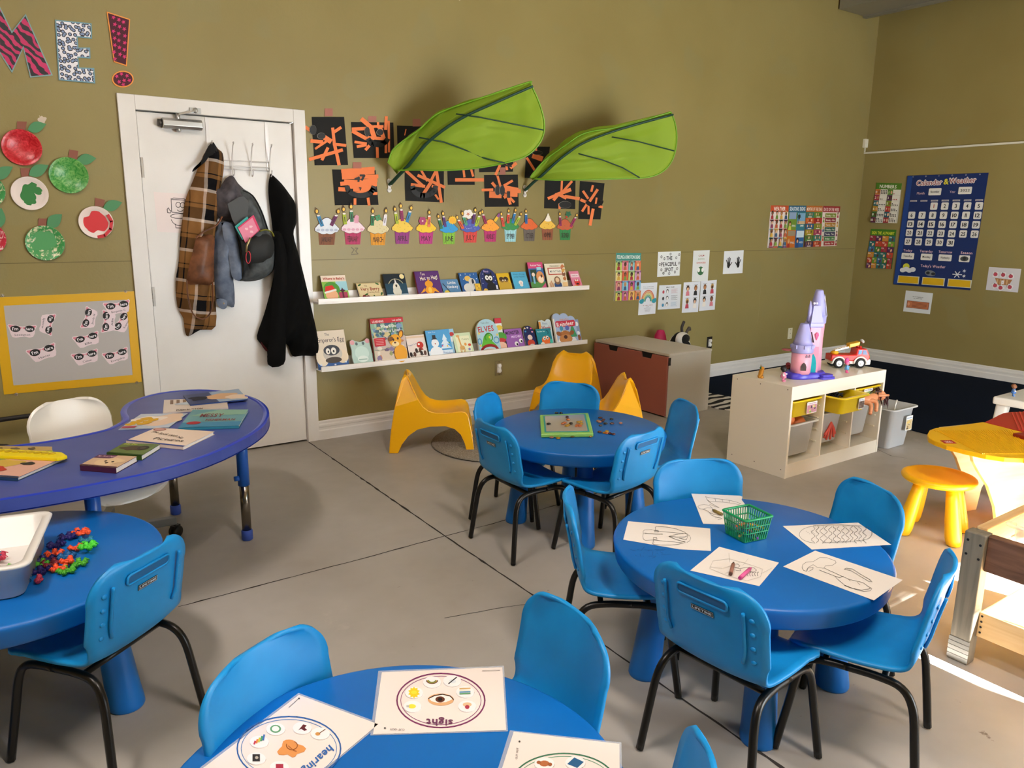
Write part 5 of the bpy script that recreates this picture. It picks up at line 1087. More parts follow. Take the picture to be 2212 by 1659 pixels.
def e1(g):
    W = g.W; bgd(g, '#e6d8c4'); g.rect(0, 0, W, 22, '#2f5c9c'); g.text('The', W * .42, 87, 7, '#33303a', w=W * .14); g.text("Emperor's Egg", W * .52, 70, 12, '#2c2a34', w=W * .86); g.ell(W * .18, 30, W * .2, 22, '#efe2cc'); g.ell(W * .82, 30, W * .2, 18, '#ecd9bd'); g.ell(W * .52, 38, 26, 20, '#cfc8bc'); g.ell(W * .5, 48, 22, 14, '#3f434c'); g.ell(W * .38, 46, 6, 8, '#f2efe6'); g.ell(W * .56, 46, 7, 9, '#f2efe6'); g.ell(W * .39, 45, 2, 3, '#111111', n=8); g.ell(W * .56, 45, 2.4, 3.4, '#111111', n=8); g.poly([(W * .45, 44), (W * .49, 44), (W * .47, 37)], '#2a2a2e'); g.ell(W * .52, 22, 22, 8, '#4a4038'); [g.ell(W * a, b, 3, 2, '#dfe8f4', n=8) for a, b in ((.1, 12), (.3, 6), (.55, 10), (.75, 5), (.9, 14))]
def hipp(g): W = g.W; return [(4, 0), (W - 4, 0), (W, 40), (W * .97, 70), (W * .97, 84), (W * .98, 96), (W * .86, 100), (W * .76, 92), (W * .5, 88), (W * .28, 93), (W * .16, 99), (W * .03, 94), (W * .02, 80), (W * .05, 60), (0, 34)]
def e2(g):
    W = g.W; bgd(g, '#b9d6cd', hipp(g)); g.ell(W * .13, 88, 9, 9, '#e3a7ae'); g.ell(W * .86, 90, 9, 9, '#e3a7ae'); g.ell(W * .32, 82, 5, 6, '#5d6f72'); g.ell(W * .64, 82, 5, 6, '#5d6f72'); g.ell(W * .5, 46, W * .34, 26, '#cfe8e0'); g.ell(W * .5, 24, W * .26, 12, '#e4f2ec'); g.rect(W * .3, 20, W * .7, 24, '#a3c3ba')
def e3(g):
    W = g.W; bgd(g, '#8fb8a0'); r = random.Random(2)
    for k in range(46): g.blob(r.uniform(5, W - 5), r.uniform(58, 88), r.uniform(3, 8), r.uniform(3, 8), ('#5a8a6a', '#a8cdb8', '#7a9ac0', '#d8c890', '#4a6a80')[k % 5], seed=k, n=9)
    g.rect(0, 89, W, 100, '#c41f2c'); g.text('LEARNING', W * .22, 91, 5, '#f4e6e6', w=W * .34, bold=True); g.text('Look and Find', W * .8, 92, 4.5, '#f4e6e6', w=W * .28, bold=True)
    g.rect(0, 30, W, 58, '#c9b9b0'); g.rect(0, 5, W, 29, '#d9c9b4')
    for k in range(24): g.blob(r.uniform(5, W - 5), r.uniform(8, 54), r.uniform(3, 6), r.uniform(2, 6), ('#8a7aa0', '#d08a60', '#a0a870', '#e8e0d0', '#6a5a70')[k % 5], seed=k + 60, n=8)
    g.rect(0, 0, W, 5, '#c41f2c'); g.rect(2, 38, W * .36, 56, '#c9202e', r=2); [g.line([(W * .07, 42 + 3.5 * k), (W * .3, 42 + 3.5 * k)], 1.0, '#e9a0a0') for k in range(4)]
    g.text('Where Do', W * .5, 78, 7, '#f7f5ee', w=W * .48, bold=True); g.text('Animals Live?', W * .52, 68, 7, '#f7f5ee', w=W * .66, bold=True)
    G_ = '#e8a51f'; g.ell(W * .78, 18, 16, 20, G_); g.ell(W * .66, 48, 15, 14, G_); g.ell(W * .52, 52, 7, 5, '#7a4a14', rot=20); g.ell(W * .86, 62, 6, 9, '#7a4a14', rot=-20); g.ell(W * .85, 61, 4, 7, G_, rot=-20); g.ell(W * .65, 40, 9, 6, '#f4dca0'); g.ell(W * .6, 50, 2.5, 3, '#3a2010', n=8); g.ell(W * .74, 52, 2.5, 3, '#3a2010', n=8); g.ell(W * .64, 43, 3, 2, '#5a2c10', n=8)
def e4(g):
    W = g.W; bgd(g, '#efe2da'); g.rect(0, 88, W, 96, '#e3c9ac'); g.text('Puppy Love', W * .32, 60, 6, '#4a5a90', w=W * .5, rot=12); g.ell(W * .68, 58, 15, 14, '#c22f24'); g.ell(W * .6, 34, 18, 16, '#b02a22'); g.ell(W * .62, 62, 5, 4, '#f4efe8', n=8)
    for a, b in ((.2, 20), (.52, 34), (.76, 22)): g.ell(W * a, b, 14, 15, '#eee8e0'); g.ell(W * a - 8, b + 2, 6, 10, '#2a1c18'); g.ell(W * a + 8, b + 2, 6, 10, '#5a3424'); g.ell(W * a, b - 4, 3, 2.5, '#141010', n=8)
def e5(g):
    W = g.W; bgd(g, '#54a5dc'); g.rect(0, 0, W, 24, '#dcebf7'); [g.poly([(W * .5 + s_, z), (W * .98 - s_, z), (W * .74, z + 22)], '#dfeefa') for s_, z in ((0, 30), (6, 46), (13, 62))]; g.ell(W * .32, 18, 26, 22, '#f2f6fa'); g.ell(W * .32, 52, 15, 15, '#f2f6fa'); g.rect(W * .2, 66, W * .42, 69, '#24242c'); g.rect(W * .24, 68, W * .38, 82, '#24242c'); g.ell(W * .32, 50, 2.5, 2.5, '#b4442a', n=8); g.text('Snow Tree', W * .25, 90, 5, '#e9f4ff', w=W * .3); g.text('Frosty Song', W * .78, 10, 7, '#3a5aa0', w=W * .38, rot=-8); [g.ell(W * a, b, 3, 3, c_, n=8) for a, b, c_ in ((.6, 40, '#d84a8a'), (.8, 38, '#e8c030'), (.9, 50, '#4a9a5a'))]
def e6(g):
    W = g.W; bgd(g, '#cfe0bb'); g.rect(W * .14, 12, W * .9, 86, '#eaeccb'); g.text('Colors', W * .66, 66, 9, '#8a9a5a', w=W * .4); g.line([(W * .3, 86), (W * .36, 40)], 7, '#d9a860'); g.ell(W * .28, 86, 9, 6, '#e0b070'); g.ell(W * .4, 32, 13, 10, '#dcb068'); [g.line([(W * .4 + k * 5, 28), (W * .4 + k * 6, 4)], 3, '#c89850') for k in (-2, -1, 1, 2)]; g.ell(W * .6, 46, 6, 7, '#e8a24a'); g.ell(W * .82, 42, 8, 6, '#d8502c'); g.star(W * .76, 22, 9, '#8a86c0', 6)
def e7(g):
    W = g.W; bgd(g, '#aacfdb', archs(g)); g.text('ELVES', W * .45, 62, 17, '#c02c38', w=W * .72, rot=2, bold=True); g.text('Peek-a-Boo', W * .45, 86, 6, '#7a7f90', w=W * .36); g.poly([(W * .12, 18), (W * .3, 48), (W * .45, 58), (W * .62, 50), (W * .58, 38), (W * .85, 16)], '#5cb52c'); g.ring(W * .52, 44, 13, 12, 4, '#3f9a28', a0=-60, a1=220); g.ring(W * .85, 34, 9, 9, 3, '#5a9ac8'); g.ring(W * .08, 34, 6, 8, 3, '#5a9ac8'); g.ring(W * .48, 2, W * .38, 18, 8, '#cf3a3a', a0=10, a1=170); g.ell(W * .48, 0, W * .36, 10, '#efc0a0', a0=0, a1=180); [g.star(W * a, b, 5, '#ecd24a') for a, b in ((.1, 58), (.92, 50), (.55, 44), (.08, 22))]
def e8(g):
    W = g.W; bgd(g, '#9a62b0'); g.text('MONSTER', W * .45, 74, 16, '#17121a', w=W * .78, bold=True, rot=1); g.text('MISCHIEF', W * .62, 56, 11, '#e8cdf0', w=W * .56, bold=True); 
    for a, b in ((.54, 26), (.82, 38)): g.ell(W * a, b, 11, 11, '#f6f4f4'); g.ell(W * a + 3, b - 3, 5, 6, '#121012')
def e9(g): W = g.W; bgd(g, '#16245c', archs(g)); g.ell(W * .5, 46, 13, 12, '#e8d2c4'); g.ell(W * .5, 20, 20, 16, '#c8402c'); g.ell(W * .55, 8, 14, 8, '#e8e4e0'); [g.ell(W * a, b, 5, 4, c_, n=8) for a, b, c_ in ((.2, 74, '#4aa0d0'), (.2, 88, '#ecd8a0'), (.75, 86, '#d84a8a'), (.8, 70, '#f0b8c8'), (.45, 90, '#e8eef5'))]
def e10(g): W = g.W; bgd(g, '#1f8a9c'); g.text('Big Blue Sea', W * .35, 82, 7, '#dff2f0', w=W * .5, bold=True); g.ell(W * .58, 34, W * .3, 24, '#e8702c'); g.ell(W * .48, 44, 9, 11, '#f6f4f0'); g.ell(W * .68, 48, 9, 11, '#f6f4f0'); g.ell(W * .5, 42, 4, 5, '#141414', n=8); g.ell(W * .7, 46, 4, 5, '#141414', n=8); g.ell(W * .3, 14, 14, 10, '#f2efe8'); g.ring(W * .72, 78, 8, 10, 4, '#14485c', a0=-60, a1=120); g.ell(W * .9, 26, 10, 12, '#3cc0b4')
def cloud(g): W = g.W; return [(0, 0), (W, 0), (W, 84)] + [(W * .76 + W * .24 * math.cos(a * math.pi / 6), 84 + 14 * math.sin(a * math.pi / 6)) for a in range(1, 6)] + [(W * .5, 90), (W * .3, 96), (0, 94)]
def e11(g): W = g.W; bgd(g, '#cfe0e4', cloud(g)); g.rect(0, 0, W * .16, 90, '#e8a04a'); g.text('First', W * .5, 78, 9, '#5a8ab0', w=W * .4); g.text('Words', W * .55, 56, 18, '#b02a3c', w=W * .7, bold=True)
def deer(g): W = g.W; return [(0, 0), (W, 0), (W, 70)] + [(W * .8 + W * .2 * math.cos(a * math.pi / 6), 72 + 16 * math.sin(a * math.pi / 6)) for a in range(1, 5)] + [(W * .5 + W * .2 * math.cos(a * math.pi / 6), 84 + 14 * math.sin(a * math.pi / 6)) for a in range(1, 6)] + [(W * .18 + W * .18 * math.cos(a * math.pi / 6), 86 + 13 * math.sin(a * math.pi / 6)) for a in range(1, 6)] + [(0, 84)]
def e12(g):
    W = g.W; bgd(g, '#a9bfe0', deer(g)); g.rect(0, 0, W * .06, 82, '#eae4dc'); g.ell(W * .5, 1, W * .44, 28, '#e9eef4', a0=0, a1=180); g.poly([(W * .62, 20), (W * .98, 20), (W * .8, 66)], '#3f9a6a'); g.rect(W * .08, 54, W * .97, 74, '#cf3048', r=6); g.text('Reindeer', W * .52, 57, 14, '#f7f0ee', w=W * .78, rot=3, bold=True); g.text('Peek-a-Boo', W * .5, 76, 5, '#e87a3a', w=W * .4); g.ell(W * .44, 28, 22, 15, '#b0703c'); g.ell(W * .44, 16, 26, 14, '#c98a52'); g.ell(W * .44, 22, 7, 6, '#4a2418'); g.ell(W * .16, 34, 10, 7, '#9a5a30', rot=-20); g.ell(W * .74, 34, 10, 7, '#9a5a30', rot=20); g.line([(W * .34, 40), (W * .3, 56)], 4, '#e3cda0'); g.line([(W * .54, 40), (W * .6, 56)], 4, '#e3cda0'); g.ell(W * .3, 50, 7, 8, '#4a9ac0'); g.ell(W * .56, 50, 8, 8, '#5a6ac0')
book('large cream picture book The Emperor\'s Egg with a penguin chick', o3, kk, [(60, 328), (540, 297), (582, 850), (112, 892)], z2, e1, back='#5a2a22', th=0.008, yb=-0.1)
book('pale green hippo-shaped board book with pink ears', o3, kk, [(612, 452), (930, 430), (975, 800), (655, 838)], z2, e2, shape=hipp, back='#6a8a80', th=0.015)
book('tallest red-topped book Where Do Animals Live? with a lion cub', o3, kk, [(925, 145), (1440, 100), (1475, 748), (990, 803)], z2, e3, back='#a81c28', th=0.015, yb=-0.1)
book('white book with puppies around a red furry toy', o3, kk, [(1462, 393), (1740, 378), (1838, 715), (1548, 742)], z2, e4)
book('blue book with a top-hatted snowman and white tree', o3, kk, [(1770, 322), (2145, 286), (2205, 690), (1845, 718)], z2, e5)
book('small round-cornered book peeping out right of the snowman book', o3, kk, [(2130, 285), (2212, 290), (2262, 640), (2190, 650)], z2, lambda g: (bgd(g, '#9fcbe2'), g.ell(g.W * .5, 80, 10, 8, '#c23a3a'), g.ell(g.W * .5, 60, 12, 9, '#f2f2f2')), yb=-0.075, yt=-0.012, th=0.006)
book('pale green board book Colors with a giraffe', o4, kk, [(40, 438), (315, 405), (397, 705), (122, 738)], z2, e6)
book('arched pale blue board book ELVES with green elf hat', o4, kk, [(395, 215), (730, 200), (800, 660), (470, 700)], z2, e7, shape=archs, back='#d9cfc0', th=0.018, yb=-0.1)
book('shaped elf book with green cap and red brim, right behind ELVES', o4, kk, [(690, 190), (800, 200), (862, 655), (770, 665)], z2, lambda g: (bgd(g, '#dfe6e4'), g.rect(0, 84, g.W, 100, '#c23040'), g.ell(g.W * .5, 70, 14, 8, '#e0c040'), g.ell(g.W * .6, 40, 22, 16, '#4a9a34'), g.ell(g.W * .5, 30, 20, 8, '#c23030'), g.ell(g.W * .5, 12, 22, 14, '#efc0a4')), yb=-0.078, yt=-0.012, th=0.008)
book('purple book titled Monster with two googly eyes', o4, kk, [(830, 372), (1100, 348), (1192, 625), (925, 657)], z2, e8)
book('arched navy board book with a figure in a red coat', o4, kk, [(1130, 318), (1320, 300), (1335, 600), (1195, 622)], z2, e9, shape=archs, back='#141c40')
book('shaped board book Words with orange spine strip, standing behind the sea book', o4, kk, [(1378, 210), (1580, 196), (1600, 560), (1420, 590)], z2, e11, shape=cloud, yb=-0.07, yt=-0.014, th=0.006)
book('teal sea book with an orange cartoon fish', o4, kk, [(1318, 368), (1545, 348), (1622, 585), (1400, 607)], z2, e10, yb=-0.103, yt=-0.05)
book('cloud-topped board book Reindeer with brown reindeer face', o4, kk, [(1612, 115), (1945, 95), (1980, 550), (1635, 578)], z2, e12, shape=deer, back='#c9c4c0', th=0.016, yb=-0.1)
book('small shaped snow book peeping out at the right end of the lower ledge', o4, kk, [(1935, 215), (2005, 212), (2032, 535), (1975, 545)], z2, lambda g: (bgd(g, '#8aa0cc'), g.ell(g.W * .5, 80, 8, 10, '#eef2f6'), g.ell(g.W * .5, 40, 9, 8, '#eef2f6'), g.ell(g.W * .5, 20, 9, 12, '#9a5a34')), yb=-0.075, yt=-0.012, th=0.006)
# ---------------------------------------------------------------- sign-in whiteboard with the sunglasses cards
wb = thing('sign_in_board', 'grey board taped round with yellow tape, covered in sunglasses name cards', 'board', PY(150, 850, 0), group=None)
q = wallquad((8.7, 852), (306, 824.5), (289.5, 629), (-18, 643), -0.001)
g = Gfx(*q); g.slab('#b9b4b0', 0.003, 0.3); g.mb.build('board_sheet', wb, world=True)
g = Gfx(*q, lift=0.0032); W_, t_ = g.W, 8.6
for x0, y0, x1, y1 in ((0, 0, W_, t_), (0, 100 - t_, W_, 100), (0, 0, t_ * 1.05, 100), (W_ - t_, 0, W_, 100)):
    g.mb.use('#dba90c', 0.4); g.mb.prism([g.pt(x, y, g.l) for x, y in ((x0, y0), (x1, y0), (x1, y1), (x0, y1))], g.n * 0.0003); g.up(); g.up()
g.mb.build('yellow_tape', wb, world=True)
for px, py in ((5, 638), (271, 629), (295, 826), (35, 851)):
    c = PY(px, py, 0); m = MB('#cfc9c0', 0.2, metal=0.8); m.tube([(c.x + 0.007 * math.cos(a), -0.009, c.z + 0.007 * math.sin(a)) for a in [q_ * math.pi / 5 for q_ in range(10)]], 0.0016, n=6, closed=True); m.ball((c.x, -0.006, c.z), 0.004, 8)
    m.build('pin', wb, world=True)
def glasses(cx_, cy_, wpx, ang, name, lift, label):
    c = PY(cx_, cy_, 0); s_ = (PY(cx_ + wpx / 2, cy_, 0) - PY(cx_ - wpx / 2, cy_, 0)).length; a = math.radians(ang)
    ux, uz = Vector((math.cos(a), 0, math.sin(a))), Vector((-math.sin(a), 0, math.cos(a))); o = Vector((c.x, -0.0048 - lift, c.z))
    h = s_ * 0.56; g = Gfx(o - ux * s_ / 2 - uz * h / 2, o + ux * s_ / 2 - uz * h / 2, o + ux * s_ / 2 + uz * h / 2, o - ux * s_ / 2 + uz * h / 2, H=56.0, eps=0.00015)
    sh = [(0, 47), (4, 53), (26, 50), (50, 46), (74, 51), (96, 56), (100, 51), (94, 36), (93, 20), (88, 7), (76, 3), (62, 6), (46, 4), (30, 0), (18, 2), (12, 14), (8, 28)]
    g.slab('#e9d6da', 0.0005, pts=sh); g.poly([(3, 47), (6, 50), (28, 47), (50, 42), (72, 48), (94, 53), (96, 49), (88, 38), (60, 36), (50, 37), (40, 34), (12, 34)], '#d98393'); g.poly([(46, 39), (50, 41), (54, 39), (53, 31), (47, 30)], '#e9d6da')
    g.ell(27, 36, 17, 13, '#141012', n=22); g.ell(75, 39, 17, 13, '#141012', n=22); g.text("I'm", 27, 30, 13, '#f2eef0', w=20, bold=True, rot=4); g.text('here', 75, 33, 12, '#f2eef0', w=25, bold=True, rot=4); g.text(name, 52, 10, 8, '#4a3f4a', w=min(52, len(name) * 6.5), rot=4)
    g.mb.build('name_card', label='sunglasses name card ' + label, cat='card', group='sunglasses name cards on the board')
for a in ((47.7, 715, 64, -8, 'Lexington', 0, 'reading Lexington, nearest the left edge of the board'), (102, 699, 58, -108, 'Spencer', 0, 'reading Spencer, turned upside down'), (193, 688, 56, 69, 'Jacob H', 0, 'reading Jacob, standing on end'),
          (265, 697, 56, 53, 'Sophia', 0, 'reading Sophia, half covered by another card'), (234, 695, 57, 79, 'Allie', 0.0009, 'standing on end and overlapping the card on its right'), (253, 664, 60, 4, 'Benjamin C', 0.0018, 'reading Benjamin, highest on the board'),
          (187.5, 734, 60, 9.5, 'Ella', 0, 'reading Ella, in the middle row'), (92, 762, 68, 11.5, 'Hunter', 0, 'reading Hunter, alone at lower left'), (185, 772, 61, 7, 'Cohen', 0, 'reading Cohen, in the bottom row'), (251, 769, 59, 10, 'Evangeline', 0, 'reading Evangeline, in the lower right corner')): glasses(*a)
# ---------------------------------------------------------------- posters on the long wall
o5, k5, o6, k6 = (1310, 530), 7.135, (1640, 430), 11.06
def qd(o, sc, pts, wallp='A'):   # TL TR BR BL crop pixels
    P_ = [(o[0] + x / sc, o[1] + y / sc) for x, y in pts]; TL, TR, BR, BL = P_
    return wallquad(BL, BR, TR, TL, -0.0012) if wallp == 'A' else quadB(BL, BR, TR, TL, 8.0385)
def poster(label, o, sc, pts, col, fn, wallp='A', name='poster', cat='poster', group='signs and posters on the walls', t=0.0012, lift=0.0):
    g = Gfx(*qd(o, sc, pts, wallp), lift=lift)
    if lift: g.q = [q + g.n * lift for q in g.q]; g.l = 0
    g.slab(col, t, 0.45); fn(g); return g.mb.build(name, label=label, cat=cat, group=group)
def kid_fig(g, x, y, s, hair, top, skin='#d9a47c'):
    g.ell(x, y + s * .55, s * .34, s * .42, hair, n=12); g.ell(x, y + s * .42, s * .22, s * .27, skin, n=10); g.poly([(x - s * .4, y - s * .55), (x - s * .3, y + .05 * s), (x, y + s * .18), (x + s * .3, y + .05 * s), (x + s * .4, y - s * .55)], top)
HR = ['#20160f', '#4a2a18', '#8a5a30', '#c49a5c', '#161210', '#5a3a28']; TP = ['#a82a38', '#7a9a3a', '#d8a840', '#3a5a80', '#8a3a5a', '#c8603a']; SK = ['#8a5a3c', '#e0b08c', '#c48a60', '#5a3826', '#eabf9c']
def feelings(g):
    W = g.W; g.rect(0, 84, W, 100, '#3f8f83'); g.text('FEELING & EMOTION SIGNS', W / 2, 88, 7, '#eef3ee', w=W * .92, bold=True)
    pal = ['#b8c860', '#e58a9a', '#8ac0c4', '#e0784a', '#e8d890', '#d8603c', '#c8cf7a', '#d9a3c4', '#e0938c', '#8ac4dc', '#c05a90', '#86b8d8', '#d8cf60', '#c46a9a', '#e8b860', '#e08a50']
    for i in range(16):
        c, r = i % 4, i // 4; x0 = W * c / 4; y0 = 84 - 21 * (r + 1); g.rect(x0 + .4, y0 + .4, x0 + W / 4 - .4, y0 + 20.6, pal[i]); g.rect(x0 + .4, y0 + 17, x0 + W / 4 - .4, y0 + 20.6, ('#4a8a50', '#b03a48', '#2f7a70', '#c8502c', '#8fae3c', '#c0432c', '#6a9a40', '#8a3a7a', '#b0304a', '#2f7ab0', '#8a3080', '#2a78b8', '#5a8a40', '#a83a70', '#d89a2c', '#c8603a')[i])
        g.text(('shy', 'hurt', 'excited', 'sad', 'sick', 'tired', 'confused', 'frustrated', 'grumpy', 'happy', 'curious', 'embarrassed', 'calm', 'scared', 'surprised', 'mad')[i], x0 + W / 8, y0 + 17.8, 2.2, '#f4f2ea', w=W * .16); kid_fig(g, x0 + W / 8, y0 + 7.5, 11, HR[i % 6], TP[(i * 5) % 6], SK[(i * 3) % 5])
poster('tall green-headed poster of feeling and emotion signs', o5, k5, [(148, 115), (535, 118), (495, 838), (110, 858)], '#eae6da', feelings)
def peaceful(g):
    W = g.W
    for s_, y in (('THE', 66), ('PEACEFUL', 42), ('SPOT', 20)): g.text(s_, W / 2, y, 16, '#111111', w=W * (.26, .70, .38)[('THE', 'PEACEFUL', 'SPOT').index(s_)], bold=True)
    for a, b in ((.15, .8), (.28, .72), (.54, .9), (.80, .74), (.92, .86), (.08, .50), (.93, .52), (.15, .28), (.25, .14), (.5, .11), (.75, .16), (.84, .30)): g.ell(W * a, 100 * b, 5.5, 5.5, '#16181a', n=14); g.ell(W * a - 1.8, 100 * b, 1.6, 3.6, '#e9ebea', n=8); g.ell(W * a + 1.8, 100 * b, 1.6, 3.6, '#e9ebea', n=8)
poster('square white sign reading THE PEACEFUL SPOT in bold black', o5, k5, [(795, 102), (1145, 90), (1125, 465), (780, 487)], '#e9ecea', peaceful, name='sign', cat='sign')
def calm(g):
    W = g.W; g.text('CALM', W / 2, 81, 5, '#b0484c', w=W * .34, bold=True); g.text('DOWN', W / 2, 70, 5, '#9ab08c', w=W * .38, bold=True); g.text('CHOICES!', W / 2, 58, 5, '#c8504a', w=W * .56, bold=True); g.ell(W * .5, 34, W * .20, 14, '#3a6e42', n=24); g.ell(W * .38, 37, W * .075, 7, '#eff0ea'); g.ell(W * .62, 37, W * .075, 7, '#eff0ea'); g.line([(W * .42, 30), (W * .5, 27), (W * .58, 30)], 1.4, '#234a2c')
poster('tall white sign CALM DOWN CHOICES! with a green dot face', o5, k5, [(1340, 82), (1592, 74), (1560, 552), (1315, 557)], '#e2e5e3', calm, name='sign', cat='sign')
def hand(g, cx, cy, s, m):
    g.poly([(cx + m * s * x, cy + s * y) for x, y in ((-.45, .1), (-.42, -.5), (-.2, -.85), (.2, -.85), (.45, -.4), (.42, .15), (.2, .3), (-.2, .3))], '#141516')
    for x0, y0, x1, y1, w_ in ((-.38, .1, -.75, .75, .2), (-.18, .25, -.28, 1.15, .2), (.06, .28, .08, 1.3, .2), (.28, .2, .4, 1.1, .19), (.36, -.35, .95, .25, .2)): g.line([(cx + m * s * x0, cy + s * y0), (cx + m * s * x1, cy + s * y1)], s * w_, '#141516')
poster('white sheet with two black handprints', o5, k5, [(1815, 90), (2115, 75), (2095, 427), (1792, 443)], '#e6e9ec', lambda g: (hand(g, g.W * .26, 44, 22, 1), hand(g, g.W * .74, 44, 22, -1)), name='sign', cat='sign')
def rainbow(g):
    W = g.W; g.text('Trace and Breathe', W / 2, 86, 3, '#4a4a50', w=W * .6); g.line([(W * .2, 82), (W * .8, 82)], .8, '#8a8a90')
    for k, c_ in enumerate(('#dd7a5c', '#e8a860', '#e0d07a', '#8fbf8a', '#4aa0ac')): g.line(arc_pts(W / 2, 42, W * (.36 - .052 * k), 34 - 5 * k, 0, 180, 16), W * .05, c_)
    for a in (.14, .86): g.ell(W * a, 42, W * .13, 7, '#2f9aac'); g.ell(W * (a + .06), 46, W * .07, 5, '#2f9aac')
    g.text('A calm mind', W / 2, 28, 3, '#a8483c', w=W * .56); [g.line([(W * (.5 - a), y), (W * (.5 + a), y)], .9, '#a09aa0') for a, y in ((.08, 24), (.2, 20), (.17, 17), (.15, 13), (.13, 9))]
poster('white sheet with a pastel rainbow on two blue clouds', o5, k5, [(515, 582), (782, 570), (750, 1052), (485, 1075)], '#dfe2e8', rainbow, name='sign', cat='sign', lift=0.0014)
def breathing(g):
    W = g.W; g.text('BELLY FACE', W / 2, 88, 5, '#1c1c1e', w=W * .36, bold=True)
    for k, c_ in enumerate(('#c04a58', '#3a3a3e', '#3f8ab4')): y = 74 - 27 * k; g.ell(W * .2, y - 2, 6, 7, c_); g.ell(W * .38, y, 7, 9, '#3a3634'); g.ell(W * .38, y - 2, 5, 7, '#f0eeea'); [g.line([(W * .55, y + 8 - 4 * q), (W * (.84 - .06 * (q % 2)), y + 8 - 4 * q)], .8, c_) for q in range(5)]
poster('white sheet with three breathing steps in red, black and blue', o5, k5, [(815, 617), (1152, 600), (1130, 970), (788, 992)], '#dde1e6', breathing, name='sign', cat='sign')
def four(seed):
    def f(g):
        W = g.W
        for k, (a, b) in enumerate(((.27, 68), (.73, 68), (.27, 26), (.73, 26))): g.line([(W * a - 9, b + 22), (W * a + 9, b + 22)], 1.2, '#55505a'); kid_fig(g, W * a, b, 22, HR[(k + seed) % 6], ('#efe9e2', '#d8808c', '#2a2a30', '#c24a5a')[(k + seed) % 4], SK[(k + seed) % 5])
    return f
poster('white sheet with four small child drawings, the left of the overlapping pair', o5, k5, [(1190, 572), (1450, 556), (1410, 1028), (1160, 1040)], '#e0e3ea', four(1), name='sign', cat='sign')
poster('white sheet with a reading child drawing, the right of the overlapping pair', o5, k5, [(1455, 552), (1698, 532), (1665, 990), (1422, 1012)], '#e0e3ea', four(2), name='sign', cat='sign', lift=0.0014)
def weather(g):
    W = g.W; g.rect(0, 85, W, 100, '#c04a1e'); g.text('WEATHER', W / 2, 88, 9, '#f2e6d8', w=W * .66, bold=True)
    for i in range(16): c, r = i % 4, i // 4; x, y = W * (c + .5) / 4, 84 - 21 * (r + .5); kid_fig(g, x, y + 2, 13, HR[i % 6], TP[(i * 7) % 6], SK[i % 5]); g.rect(x - W * .11, y - 10, x + W * .11, y - 6.5, ('#8a3a4a', '#d0b030', '#5a9ac0', '#6a3a7a', '#2f6a5a', '#c05030')[(i * 5) % 6])
poster('WEATHER sign chart with orange heading, first of the four joined charts', o6, k6, [(277, 150), (703, 156), (622, 1165), (190, 1172)], '#e6d9d2', weather)
def seasons(g):
    W = g.W; g.rect(0, 85, W, 100, '#22607f'); g.text('SEASONS SIGNS', W / 2, 88, 9, '#dfe8ea', w=W * .9, bold=True)
    for (x0, y0, x1, y1, c_) in ((0, 42, .5, 84, '#6f8f2c'), (.5, 42, 1, 84, '#2c7a86'), (0, 0, .5, 42, '#c46a1e'), (.5, 0, 1, 42, '#245f9a'), (.05, 68, .45, 84, '#8aa0c0'), (.55, 62, .98, 82, '#7aa8c8'), (.55, 56, .98, 63, '#cfae84'), (.05, 28, .45, 40, '#9a8a70'), (.55, 24, .98, 40, '#c8dce6')): g.rect(W * x0, y0, W * x1, y1, c_)
    g.star(W * .62, 74, 9, '#1c2c24', 7); g.line([(W * .6, 58), (W * .62, 74)], 2, '#2a241c'); kid_fig(g, W * .12, 50, 14, HR[1], '#c8c850'); kid_fig(g, W * .12, 8, 14, HR[3], '#b0302a'); kid_fig(g, W * .62, 8, 16, HR[0], '#2a4a78')
    for s_, a, b in (('SPRING', .33, 50), ('SUMMER', .8, 50), ('FALL', .33, 10), ('WINTER', .82, 10)): g.text(s_, W * a, b, 4.5, '#dfe6dc', w=W * .22, bold=True)
poster('SEASONS SIGNS chart with blue heading, second of the four joined charts', o6, k6, [(713, 154), (1125, 156), (1040, 1150), (630, 1163)], '#3f6a7a', seasons)
def months(g):
    W = g.W; g.rect(0, 85, W, 100, '#b8641e'); g.text('MONTHS OF THE YEAR', W / 2, 88, 8, '#efe0c8', w=W * .92, bold=True)
    for i, c_ in enumerate(('#2c7a6a', '#5a8a2c', '#c85a1e', '#b0281e', '#2a5a80', '#7a8a1e', '#a8901e', '#a83a5a', '#4a7a30', '#2a7a6a', '#4a2a4a', '#b8401e')):
        x, y = W * (i % 2) / 2, 85 - 14.1 * (i // 2 + 1); g.rect(x + .3, y + .3, x + W / 2 - .3, y + 13.8, c_); [g.ell(x + W * (.12 + .12 * k), y + 8.5, 2.2, 3.4, SK[(i + k) % 5], n=8) for k in range(3)]; g.rect(x + W * .14, y + 1.2, x + W * .36, y + 3, '#ecebe2')
poster('MONTHS OF THE YEAR chart with amber heading, third of the joined charts', o6, k6, [(1131, 157), (1517, 163), (1445, 1140), (1050, 1150)], '#8a6a3a', months)
